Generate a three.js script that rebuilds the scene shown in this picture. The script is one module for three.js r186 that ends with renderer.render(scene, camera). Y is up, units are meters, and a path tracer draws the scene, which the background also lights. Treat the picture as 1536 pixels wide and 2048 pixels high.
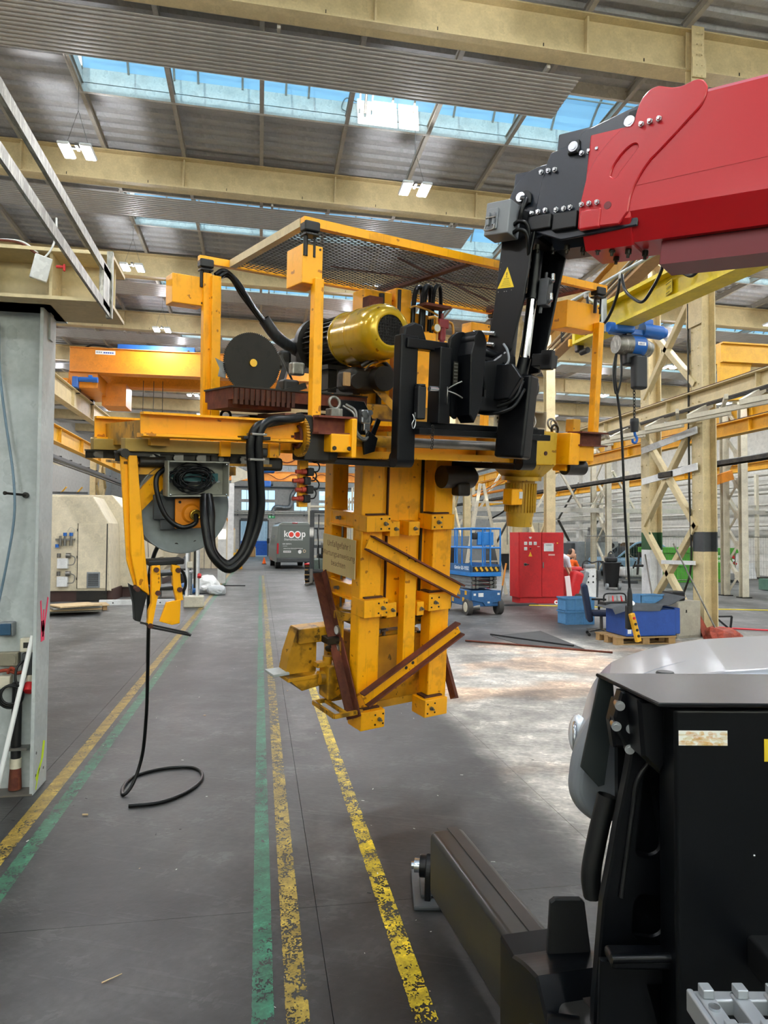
import * as THREE from 'three';
import { mergeGeometries } from 'three/addons/utils/BufferGeometryUtils.js';
import { RoundedBoxGeometry } from 'three/addons/geometries/RoundedBoxGeometry.js';
import { MarchingCubes } from 'three/addons/objects/MarchingCubes.js';
import { RectAreaLightUniformsLib } from 'three/addons/lights/RectAreaLightUniformsLib.js';

// ---------- camera, sky, sun, exposure ----------
RectAreaLightUniformsLib.init();
const scene = new THREE.Scene();
const camera = new THREE.PerspectiveCamera(71.554, 1536 / 2048, 0.05, 300);
camera.position.set(0, 1.85, 0);
camera.rotation.order = 'YXZ';
camera.rotation.set(0.03482, -0.17278, 0.006);
scene.background = new THREE.Color(0.42, 0.72, 1.0);
scene.backgroundIntensity = 1.8;
const sun = new THREE.DirectionalLight(new THREE.Color(1, 0.93, 0.80), 40);
sun.position.set(-3, 9.0, 40); sun.target.position.set(0, 0, 0);
sun.castShadow = true; sun.name = 'sun';
Object.assign(sun.shadow.camera, { left: -40, right: 40, top: 40, bottom: -40, near: 1, far: 140 });
scene.add(sun, sun.target);
const renderer = new THREE.WebGLRenderer({ antialias: true });
renderer.toneMapping = THREE.LinearToneMapping;
renderer.toneMappingExposure = 1.0;
renderer.shadowMap.enabled = true;
const LAMP = 170, GLOW = 8;          // strength of one high bay lamp, and of the point light added under it

// ---------- helpers ----------
const PI = Math.PI, V = (x, y, z) => new THREE.Vector3(x, y, z);
let _s = 7;
const rnd = (a = 0, b = 1) => { _s = (_s * 1664525 + 1013904223) >>> 0; return a + (b - a) * (_s / 4294967296); };
const clamp = (x, a = 0, b = 1) => Math.min(b, Math.max(a, x));
const smooth = (a, b, x) => { const t = clamp((x - a) / (b - a)); return t * t * (3 - 2 * t); };
function hash(ix, iy, s) { let h = Math.imul(ix, 374761393) ^ Math.imul(iy, 668265263) ^ Math.imul(s, 974711); h = Math.imul(h ^ (h >>> 13), 1274126177); return ((h ^ (h >>> 16)) >>> 0) / 4294967296; }
function noise(x, y, s = 0, p = 0) {
  const ix = Math.floor(x), iy = Math.floor(y), fx = x - ix, fy = y - iy, w = (k) => p ? ((k % p) + p) % p : k;
  const u = fx * fx * (3 - 2 * fx), v = fy * fy * (3 - 2 * fy);
  const a = hash(w(ix), w(iy), s), b = hash(w(ix + 1), w(iy), s), c = hash(w(ix), w(iy + 1), s), d = hash(w(ix + 1), w(iy + 1), s);
  return a + (b - a) * u + (c - a) * v + (a - b - c + d) * u * v;
}
function fbm(x, y, s, o, p = 0) { let t = 0, a = 0.5, n = 0; for (let i = 0; i < o; i++) { t += a * noise(x, y, s + i, p); n += a; a *= 0.5; x *= 2; y *= 2; p *= 2; } return t / n; }
function tex(w, h, fn, srgb = true) {
  const d = new Uint8Array(w * h * 4);
  for (let j = 0; j < h; j++) for (let i = 0; i < w; i++) {
    const c = fn(i / w, j / h), k = (j * w + i) * 4;
    if (typeof c === 'number') d[k] = d[k + 1] = d[k + 2] = clamp(c) * 255; else { d[k] = clamp(c[0]) * 255; d[k + 1] = clamp(c[1]) * 255; d[k + 2] = clamp(c[2]) * 255; }
    d[k + 3] = 255;
  }
  const t = new THREE.DataTexture(d, w, h); t.wrapS = t.wrapT = THREE.RepeatWrapping; t.magFilter = THREE.LinearFilter;
  if (srgb) t.colorSpace = THREE.SRGBColorSpace;
  t.needsUpdate = true; return t;
}
function rep(t, r, r2 = r) { const c = t.clone(); c.repeat.set(r, r2); c.needsUpdate = true; return c; }
function canvasTex(w, h, draw) { const c = document.createElement('canvas'); c.width = w; c.height = h; const g = c.getContext('2d'); draw(g, w, h); const t = new THREE.CanvasTexture(c); t.colorSpace = THREE.SRGBColorSpace; return t; }

// uv in metres from the position and the way a vertex faces
function uvBox(g) {
  const p = g.attributes.position, n = g.attributes.normal, uv = new Float32Array(p.count * 2);
  for (let i = 0; i < p.count; i += 3) {
    const ax = Math.abs(n.getX(i) + n.getX(i + 1) + n.getX(i + 2)), ay = Math.abs(n.getY(i) + n.getY(i + 1) + n.getY(i + 2)), az = Math.abs(n.getZ(i) + n.getZ(i + 1) + n.getZ(i + 2));
    for (let k = i; k < i + 3; k++) {
      const x = p.getX(k), y = p.getY(k), z = p.getZ(k);
      if (ax >= ay && ax >= az) { uv[2 * k] = z; uv[2 * k + 1] = y; } else if (ay >= az) { uv[2 * k] = x; uv[2 * k + 1] = z; } else { uv[2 * k] = x; uv[2 * k + 1] = y; }
    }
  }
  g.setAttribute('uv', new THREE.BufferAttribute(uv, 2)); return g;
}
function prep(g) {
  if (g.index) g = g.toNonIndexed();
  for (const k of Object.keys(g.attributes)) if (!['position', 'normal', 'uv', 'color'].includes(k)) g.deleteAttribute(k);
  if (!g.attributes.normal) g.computeVertexNormals();
  return g;
}
function geo(list) {
  if (!Array.isArray(list)) list = [list];
  list = list.flat(3).map((g) => { g = prep(g); g.deleteAttribute('uv'); g.deleteAttribute('color'); return g; });
  return uvBox(list.length === 1 ? list[0] : mergeGeometries(list));
}
const shadow = (m) => { m.castShadow = m.receiveShadow = true; return m; };
function mesh(name, list, mat, parent) { const m = shadow(new THREE.Mesh(list.isBufferGeometry && list.userData.ready ? list : geo(list), mat)); m.name = name; if (parent) parent.add(m); return m; }
const ready = (g) => { g = geo(g); g.userData.ready = true; return g; };
const keep = (g) => { g.userData.ready = true; return g; };        // keeps its own uv
const used = {};
function numbered(n) { const k = used[n] ?? 0; used[n] = k + 1; return k ? n + '_' + String(k).padStart(3, '0') : n; }
function thing(name, label, category, pos = [0, 0, 0], turn = 0, group) {
  const o = new THREE.Group(); o.name = numbered(name); scene.add(o); o.position.set(...pos);
  if (Array.isArray(turn)) { o.rotation.order = 'YXZ'; o.rotation.set(...turn); } else o.rotation.y = turn;
  o.userData = { label, category }; if (group) o.userData.group = group; return o;
}
function single(name, list, mat, label, category, pos = [0, 0, 0], turn = 0, group) {
  const m = mesh(numbered(name), list, mat); scene.add(m); m.position.set(...pos);
  if (Array.isArray(turn)) { m.rotation.order = 'YXZ'; m.rotation.set(...turn); } else m.rotation.y = turn;
  m.userData = { label, category }; if (group) m.userData.group = group; return m;
}
function structure(name, label) { const o = new THREE.Group(); o.name = name; scene.add(o); o.userData = { kind: 'structure', label, category: name.split('_')[0] }; return o; }
function copyOf(o, label, pos, turn) {
  const c = o.clone(); c.name = numbered(o.name.replace(/_\d{3}$/, '')); c.userData = { ...o.userData, label }; scene.add(c);
  if (pos) c.position.set(...pos);
  if (turn !== undefined) c.rotation.y = turn;
  return c;
}
// shapes
const mv = (g, x = 0, y = 0, z = 0) => g.translate(x, y, z);
const rot = (g, x = 0, y = 0, z = 0) => { if (x) g.rotateX(x); if (y) g.rotateY(y); if (z) g.rotateZ(z); return g; };
const box = (w, h, d, x = 0, y = 0, z = 0) => mv(new THREE.BoxGeometry(w, h, d), x, y, z);
const span = (x0, x1, y0, y1, z0, z1) => box(Math.abs(x1 - x0), Math.abs(y1 - y0), Math.abs(z1 - z0), (x0 + x1) / 2, (y0 + y1) / 2, (z0 + z1) / 2);
const rbox = (w, h, d, r, x = 0, y = 0, z = 0, s = 2) => mv(new RoundedBoxGeometry(w, h, d, s, r), x, y, z);
const rspan = (x0, x1, y0, y1, z0, z1, r = 0.006, s = 1) => rbox(Math.abs(x1 - x0), Math.abs(y1 - y0), Math.abs(z1 - z0), r, (x0 + x1) / 2, (y0 + y1) / 2, (z0 + z1) / 2, s);
function along(g, a, b, up) { // g runs along z, from 0 to its length
  a = V(...a); b = V(...b); const d = b.clone().sub(a).normalize(), u = up ? V(...up) : Math.abs(d.y) > 0.95 ? V(0, 0, 1) : V(0, 1, 0);
  const x = u.clone().cross(d).normalize(), y = d.clone().cross(x);
  return g.applyMatrix4(new THREE.Matrix4().makeBasis(x, y, d).setPosition(a));
}
const len = (a, b) => Math.hypot(a[0] - b[0], a[1] - b[1], a[2] - b[2]);
const bar = (a, b, w, h = w, up) => { const l = len(a, b); return along(box(w, h, l, 0, 0, l / 2), a, b, up); };
const cyl = (a, b, r, r2 = r, n = 16, open = false) => { const l = len(a, b); return along(mv(new THREE.CylinderGeometry(r2, r, l, n, 1, open).rotateX(PI / 2), 0, 0, l / 2), a, b); };
const ring = (c, dir, r, t, n = 24) => along(new THREE.TorusGeometry(r, t, 8, n), c, [c[0] + dir[0], c[1] + dir[1], c[2] + dir[2]]);
const ball = (r, x, y, z, n = 12) => mv(new THREE.SphereGeometry(r, n, n * 0.7 | 0), x, y, z);
const tube = (pts, r, n = 40, k = 8, closed = false) => new THREE.TubeGeometry(new THREE.CatmullRomCurve3(pts.map((p) => V(...p)), closed, 'centripetal'), n, r, k, closed);
const ibeam = (a, b, H, W, tw = 0.012, tf = 0.018, up) => { const l = len(a, b), s = (g) => along(g, a, b, up); return [s(box(W, tf, l, 0, H / 2 - tf / 2, l / 2)), s(box(W, tf, l, 0, -H / 2 + tf / 2, l / 2)), s(box(tw, H - 2 * tf, l, 0, 0, l / 2))]; };
const channel = (a, b, H, W, t = 0.012, up, side = 1) => { const l = len(a, b), s = (g) => along(g, a, b, up); return [s(box(W, t, l, side * W / 2, H / 2 - t / 2, l / 2)), s(box(W, t, l, side * W / 2, -H / 2 + t / 2, l / 2)), s(box(t, H, l, side * t / 2, 0, l / 2))]; };
const angle = (a, b, w, t = 0.01, up, sx = 1, sy = 1) => { const l = len(a, b), s = (g) => along(g, a, b, up); return [s(box(w, t, l, sx * w / 2, 0, l / 2)), s(box(t, w, l, 0, sy * w / 2, l / 2))]; };
const outline = (pts) => { const s = new THREE.Shape(); pts.forEach((p, i) => p.length === 6 ? s.bezierCurveTo(...p) : p.length === 4 ? s.quadraticCurveTo(...p) : i ? s.lineTo(...p) : s.moveTo(...p)); return s; };
const plate = (pts, t, { holes = [], bevel = 0.003, z = 0, n = 8 } = {}) => { const s = outline(pts); s.holes = holes.map((h) => h.isPath ? h : outline(h)); const g = new THREE.ExtrudeGeometry(s, { depth: t - 2 * bevel, bevelEnabled: bevel > 0, bevelSize: bevel, bevelThickness: bevel, bevelSegments: 1, curveSegments: n }); return mv(g, 0, 0, z + bevel); };
const hole = (x, y, r, ry = r) => { const p = new THREE.Path(); p.absellipse(x, y, r, ry, 0, 2 * PI, true, 0); return p; };
const hex = (c, dir, r, h) => { const b = [c[0] + dir[0] * h, c[1] + dir[1] * h, c[2] + dir[2] * h]; return cyl(c, b, r, r, 6); };
const lathe = (pts, n = 32) => new THREE.LatheGeometry(pts.map((p) => new THREE.Vector2(...p)), n);
const sign = (w, h, map, t = 0.004) => { const g = keep(prep(new THREE.PlaneGeometry(w, h))); return g; };

// ---------- materials ----------
const grunge = tex(512, 512, (u, v) => { const a = fbm(u * 6, v * 6, 3, 5, 6), b = fbm(u * 40, v * 40, 9, 3, 40), c = fbm(u * 3, v * 14, 21, 4, 1); return 0.80 + 0.16 * a + 0.08 * b - (a > 0.66 ? 0.06 : 0) + 0.03 * c; });
const chipped = tex(1024, 1024, (u, v) => {
  const a = fbm(u * 5, v * 5, 31, 5, 5), b = fbm(u * 64, v * 64, 35, 3, 64), run = fbm(u * 30, v * 3, 37, 4, 3), spot = fbm(u * 22, v * 22, 39, 4, 22);
  let k = 0.92 + 0.18 * a + 0.06 * (b - 0.5) - 0.10 * smooth(0.58, 0.78, run);
  const oil = smooth(0.6, 0.76, a) * 0.16, chip = spot > 0.80 ? 0.5 : 0;
  k -= oil; return [k * (1 - chip * 0.55), k * (1 - chip * 0.7) - oil * 0.05, k * (1 - chip * 0.6)];
});
const greasy = tex(512, 512, (u, v) => { const a = fbm(u * 5, v * 5, 51, 5, 5), r = fbm(u * 9, v * 9, 53, 5, 9), s = fbm(u * 20, v * 20, 55, 4, 20); let k = 0.62 + 0.45 * a - 0.34 * smooth(0.5, 0.72, r) + 0.12 * (s - 0.5); if (s > 0.74) k *= 0.6; return [k, k * 0.95, k * 0.84]; });
const rusty = tex(512, 512, (u, v) => { const a = fbm(u * 8, v * 8, 61, 5, 8), b = fbm(u * 50, v * 50, 63, 3, 50); const k = 0.55 + 0.5 * a + 0.2 * (b - 0.5); return [k, k * (0.72 + 0.16 * b), k * (0.58 + 0.2 * a)]; });
const galv = tex(512, 512, (u, v) => { const a = fbm(u * 30, v * 30, 71, 3, 30), b = fbm(u * 5, v * 5, 75, 4, 5), c = fbm(u * 60, v * 8, 77, 3, 8); return 0.62 + 0.25 * a + 0.25 * (b - 0.4) + (c > 0.62 ? 0.2 : 0); });
const bumpy = tex(256, 256, (u, v) => fbm(u * 24, v * 24, 81, 4, 24), false);
const mat = (color, o = {}) => new THREE.MeshStandardMaterial({ color, roughness: 0.6, metalness: 0, ...o });
const paint = (color, o = {}) => mat(color, { map: grunge, roughness: 0.5, ...o });
const M = {
  cream: paint('#d9c698'), creamPale: paint('#d3cbb4'), deck: paint('#c2c3c4', { roughness: 0.65 }), soffit: paint('#aeacA6', { roughness: 0.38 }), curb: paint('#f4f1ea', { roughness: 0.7 }),
  bar: paint('#b9b4aa', { roughness: 0.4 }), wall: paint('#d9d6cc', { roughness: 0.85 }), wallDark: paint('#b4b2ac', { roughness: 0.8 }),
  yellow: mat('#ffb000', { map: chipped, roughness: 0.42, bumpMap: rep(bumpy, 2), bumpScale: 0.0006 }), yellowOld: mat('#e0aa20', { map: greasy, roughness: 0.5 }), yellowGirder: paint('#e8ad1e'), lemon: paint('#e6cb16', { roughness: 0.4 }),
  rust: mat('#7d5040', { map: rusty, roughness: 0.8 }), rustDark: mat('#5b4238', { map: rusty, roughness: 0.7 }), galv: mat('#a9a69c', { map: galv, roughness: 0.42, metalness: 0.75 }), zinc: mat('#c5c8cc', { roughness: 0.25, metalness: 0.9 }),
  chrome: mat('#e2e4e8', { roughness: 0.08, metalness: 1 }), steel: mat('#8d8a84', { map: grunge, roughness: 0.38, metalness: 0.8 }), darkSteel: mat('#3a3936', { map: greasy, roughness: 0.5, metalness: 0.4 }), grease: mat('#26231f', { map: greasy, roughness: 0.45 }),
  blackGloss: new THREE.MeshPhysicalMaterial({ color: '#07090d', map: grunge, roughness: 0.34, specularIntensity: 0.55 }), black: mat('#0e0f11', { map: grunge, roughness: 0.5 }), rubber: mat('#131416', { roughness: 0.55 }), hose: new THREE.MeshPhysicalMaterial({ color: '#0b0c0d', roughness: 0.34, specularIntensity: 0.6 }), navyBlack: mat('#1c2430', { map: grunge, roughness: 0.34 }),
  red: new THREE.MeshPhysicalMaterial({ color: '#b80d19', roughness: 0.36, clearcoat: 0.35, clearcoatRoughness: 0.12 }), redFlat: paint('#cf1a20'), maroon: mat('#6d121c', { roughness: 0.4 }),
  greyBox: mat('#7d8084', { roughness: 0.5 }), silver: new THREE.MeshPhysicalMaterial({ color: '#8f949b', roughness: 0.38, metalness: 0.35, clearcoat: 0.6, clearcoatRoughness: 0.15 }),
  white: paint('#e9e9e6', { roughness: 0.5 }), whiteGloss: mat('#f0f0ee', { roughness: 0.3 }), columnGrey: paint('#b9bfbd', { roughness: 0.55 }), columnWhite: paint('#d6d4ca'),
  orange: mat('#e58a14', { map: grunge, roughness: 0.38 }), orangeFlat: paint('#e8902a'), blue: paint('#1f62b8'), liftBlue: paint('#1f7fcf', { roughness: 0.4 }), liftNavy: paint('#2a5f92'), crate: paint('#5b94c4', { roughness: 0.55 }), binBlue: paint('#2450a4', { roughness: 0.5 }), hoistBlue: mat('#1f5fae', { roughness: 0.35 }),
  machine: paint('#e3d6b8', { roughness: 0.5 }), brownBase: paint('#4a2f28'), green: paint('#57ab38'), greenDark: paint('#2f5a34'), grey: paint('#8b9092'), greyDark: paint('#45484a'), vanGrey: new THREE.MeshPhysicalMaterial({ color: '#6d736c', roughness: 0.35, clearcoat: 0.5 }),
  glassDark: mat('#20272b', { roughness: 0.08 }), tyre: mat('#4a4743', { map: grunge, roughness: 0.85 }), tyreDark: mat('#1d1d1e', { roughness: 0.8 }), wood: paint('#b08c5c', { roughness: 0.8 }), woodPale: paint('#d2b68a', { roughness: 0.8 }), plasticBag: mat('#dadada', { roughness: 0.35 }),
  navy: paint('#1f2b45', { roughness: 0.85 }), felt: paint('#55575a', { roughness: 0.95 }), brass: mat('#c09a3c', { roughness: 0.25, metalness: 0.8 }), copper: mat('#b4553a', { roughness: 0.6, map: rusty }), pipe: paint('#bdb9ad', { roughness: 0.45 }), duct: mat('#9fa3a5', { map: galv, roughness: 0.35, metalness: 0.7 }),
  skin: mat('#c99a7c', { roughness: 0.6 }), vest: mat('#ff6a1a', { roughness: 0.8 }), shirt: mat('#c9ced6', { roughness: 0.85 }), trousers: mat('#23283a', { roughness: 0.9 }),
};
M.pane = new THREE.MeshPhysicalMaterial({ color: '#d2edfa', roughness: 0.8, transmission: 0.55, thickness: 0, side: THREE.DoubleSide });
M.glass = new THREE.MeshPhysicalMaterial({ color: '#ffffff', roughness: 0.03, transmission: 1, thickness: 0 });
M.milk = new THREE.MeshPhysicalMaterial({ color: '#f4f6f4', roughness: 0.9, transmission: 0.95, thickness: 0 });
M.frost = new THREE.MeshPhysicalMaterial({ color: '#eef2ee', roughness: 1, transmission: 0.9, thickness: 0 });
M.led = new THREE.MeshStandardMaterial({ color: '#ffffff', emissive: '#f6faff', emissiveIntensity: 9 });
// ---------- the hall ----------
const BAY = 5.45, BEAM0 = -9.62, HX0 = -13, HX1 = 25, HZ0 = 9.5, HZ1 = -66;
// floor: concrete slabs, each with its own stains
const concrete = tex(1024, 1024, (u, v) => {
  const a = fbm(u * 4, v * 4, 101, 6, 4), b = fbm(u * 90, v * 90, 103, 3, 90), c = fbm(u * 14, v * 14, 105, 5, 14), sp = hash(u * 1024 | 0, v * 1024 | 0, 5), sc = fbm(u * 5 + v * 3, v * 70 - u * 30, 107, 3, 0);
  let k = 0.72 + 0.36 * (a - 0.5) + 0.24 * (b - 0.5) + 0.40 * (c - 0.5); if (sp > 0.9985) k += 0.25; if (sp < 0.002) k -= 0.25; if (c > 0.66 && b > 0.5) k += 0.08;
  if (sc > 0.72) k += 0.10;
  return [k, k * 0.992, k * 0.975];
});
M.floor = new THREE.MeshStandardMaterial({ map: rep(concrete, 1 / 2.6), vertexColors: true, roughness: 0.5, bumpMap: rep(concrete, 1 / 2.6), bumpScale: 0.0022 });
function floorColor(x, z) {
  const d = fbm(x * 0.35 + 40, z * 0.35, 201, 5), m = fbm(x * 1.3 + 9, z * 1.0, 205, 5), f = fbm(x * 5, z * 4, 207, 4);
  let k = 0.046 + 0.07 * (d - 0.5) + 0.085 * (m - 0.5) + 0.06 * (f - 0.5);                      // dark, oily concrete of the walkway
  let c = [k * 0.98, k, k * 1.0];
  const bare = smooth(1.75, 2.15, x + 0.25 * (m - 0.5)) * smooth(10.5, 8.5, x) * smooth(-13.2, -11.6, z + (d - 0.5) * 3) * smooth(-2.2, -4.2, z);  // bare dusty strip right of the joint
  const g = 0.72 + 0.5 * (m - 0.5) + 0.3 * (f - 0.5), r = smooth(0.53, 0.72, fbm(x * 0.9, z * 1.1, 211, 5));
  const b = [g * (1 + 0.22 * r), g * (0.95 - 0.08 * r), g * (0.86 - 0.25 * r)];
  const oil = smooth(0.55, 0.7, fbm(x * 0.8 + 3, z * 0.8, 215, 5));
  for (let i = 0; i < 3; i++) c[i] = c[i] * (1 - bare) + b[i] * bare * (1 - 0.5 * oil);
  const pale = smooth(-9, -16, z) * 0.10 + smooth(-1.7, -2.4, x) * 0.06 + smooth(4, 9, x) * smooth(-12, -15, z) * 0.05;            // far floor paler, window sheen put into the colour; also paler beside the walkway
  const w = pale * (0.5 + m); for (let i = 0; i < 3; i++) c[i] += w;
  const strip = smooth(0.13, 0.10, Math.abs(z + 3.75 - 0.02 * x)) * smooth(2.0, 1.8, x) * smooth(-1.6, -1.4, x); for (let i = 0; i < 3; i++) c[i] *= 1 - 0.5 * strip;   // filled trench
  const dusty = smooth(0.57, 0.72, fbm(x * 2.2, z * 1.6, 221, 5)) * smooth(0.25, 0.4, x) * smooth(0.75, 0.6, x) * 0.10; for (let i = 0; i < 3; i++) c[i] += dusty;
  return c;
}
const floor = structure('floor', 'dark worn concrete floor of slabs with painted walkway lines');
{
  const xs = [HX0 - 0.1, -6.5, -1.62, 0.30, 2.0, 5.4, 9.2, 13.2, 17.2, 21.2, HX1 + 0.1], zs = [HZ0 + 0.1, 4, -0.6, -3.62, -9.2, -14.6, -20, -25.5, -31, -36.5, -42, -48, -54, -60, HZ1 - 0.1];
  for (let i = 0; i + 1 < xs.length; i++) for (let j = 0; j + 1 < zs.length; j++) {
    const w = xs[i + 1] - xs[i] - 0.003, l = zs[j] - zs[j + 1] - 0.003, cx = (xs[i] + xs[i + 1]) / 2, cz = (zs[j] + zs[j + 1]) / 2, far = Math.max(0, -cz - 12), step = cz > 0 ? 0.5 : far > 0 ? 0.35 : cx > 8 || cx < -3 ? 0.25 : 0.09;
    const top = prep(new THREE.PlaneGeometry(w, l, Math.ceil(w / step), Math.ceil(l / step)).rotateX(-PI / 2)), low = prep(box(w, 0.05, l, 0, -0.0252, 0));
    const g = mergeGeometries([top, low].map((q) => { q.deleteAttribute('uv'); return q; })); mv(g, cx, 0, cz); uvBox(g);
    const p = g.attributes.position, col = new Float32Array(p.count * 3);
    for (let k = 0; k < p.count; k++) col.set(floorColor(p.getX(k), p.getZ(k)), k * 3);
    g.setAttribute('color', new THREE.BufferAttribute(col, 3)); g.translate(-cx, 0, -cz);
    const m = mesh('slab', keep(g), M.floor, floor); m.position.set(cx, 0, cz);
  }
  mesh('subfloor', span(HX0 - 0.3, HX1 + 0.3, -0.35, -0.051, HZ1 - 0.3, HZ0 + 0.3), mat('#4a4844', { roughness: 0.9 }), floor);
}
// painted lines, worn through in places
const wear = (seed, lo, hi) => tex(128, 2048, (u, v) => { const a = fbm(u * 2.2, v * 150, seed, 5, 0), b = fbm(u * 12, v * 760, seed + 7, 3, 0), e = smooth(0, 0.03, u) * smooth(1, 0.97, u), l = fbm(3, v * 9, seed + 13, 3, 0); return 0.5 * a + 0.5 * b + (e - 1) * 0.1 + lo + (hi - lo) * l > 0.5 ? 1 : 0; }, false);
function line(x0, x1, z0, z1, color, seed, lo, hi, label) {
  const m = new THREE.MeshStandardMaterial({ color, map: rep(concrete, 1 / 1.2, 1 / 1.2), roughness: 0.5, alphaMap: rep(wear(seed, lo, hi), 1, 1), alphaTest: 0.5 });
  const w = x1 - x0, l = z0 - z1, g = keep(prep(new THREE.PlaneGeometry(w, l, 1, 1).rotateX(-PI / 2))); g.translate(0, 0.0016, 0);
  m.alphaMap.repeat.set(1, l / 7); m.map = rep(concrete, w / 1.1, l / 1.1);
  const o = mesh(numbered('floor_line'), g, m); scene.add(o); o.position.set((x0 + x1) / 2, 0, (z0 + z1) / 2); o.userData = { label, category: 'floor marking', kind: 'structure' };
}
line(-1.51, -1.405, 2, -64, '#bb9c34', 301, -0.04, 0.22, 'worn yellow line along the left edge of the walkway');
line(-1.355, -1.262, 2, -64, '#34805f', 311, 0.0, 0.24, 'green line inside the left yellow line of the walkway');
line(-0.010, 0.077, 2, -34, '#2e8062', 321, -0.02, 0.26, 'green line down the middle of the walkway');
line(0.120, 0.212, 2, -34, '#c4a83e', 331, -0.12, 0.14, 'yellow line beside the middle green line');
line(0.605, 0.697, -1.2, -9.4, '#f6d628', 341, -0.06, 0.22, 'bright flaking yellow line running under the hanging machine');

// ceiling: beams across the hall, flat corrugated deck, vaulted skylights; the roof falls a little to the right
const ceiling = structure('ceiling', 'corrugated roof on deep cream beams with vaulted skylights'); ceiling.rotation.z = -0.02;
const beamZ = []; for (let k = -3; BEAM0 - k * BAY > HZ1; k++) beamZ.push(BEAM0 - k * BAY);
const DECK = 9.63, RX0 = HX0 - 0.4, RX1 = HX1 + 0.4, SKY = [[-3.4, 7.6], [10.6, 21.5]];
function trapezoid(z0, z1, y, x0, x1, pitch, depth, t) { // corrugated sheet, ribs along x
  const pts = []; const n = Math.round(Math.abs(z1 - z0) / pitch), d = (z1 - z0) / n;
  for (let i = 0; i < n; i++) { const z = z0 + i * d; pts.push([z, y], [z + d * 0.34, y], [z + d * 0.46, y + depth], [z + d * 0.88, y + depth]); }
  pts.push([z1, y]);
  const s = new THREE.Shape(); pts.forEach((p, i) => i ? s.lineTo(-p[0], p[1]) : s.moveTo(-p[0], p[1])); pts.reverse().forEach((p) => s.lineTo(-p[0], p[1] + t));
  return mv(new THREE.ExtrudeGeometry(s, { depth: x1 - x0, bevelEnabled: false }).rotateY(PI / 2), x0, 0, 0);
}
const rafterX = []; for (let x = -12.85; x < HX1; x += 1.575) rafterX.push(x);
const paneG = {};
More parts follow.
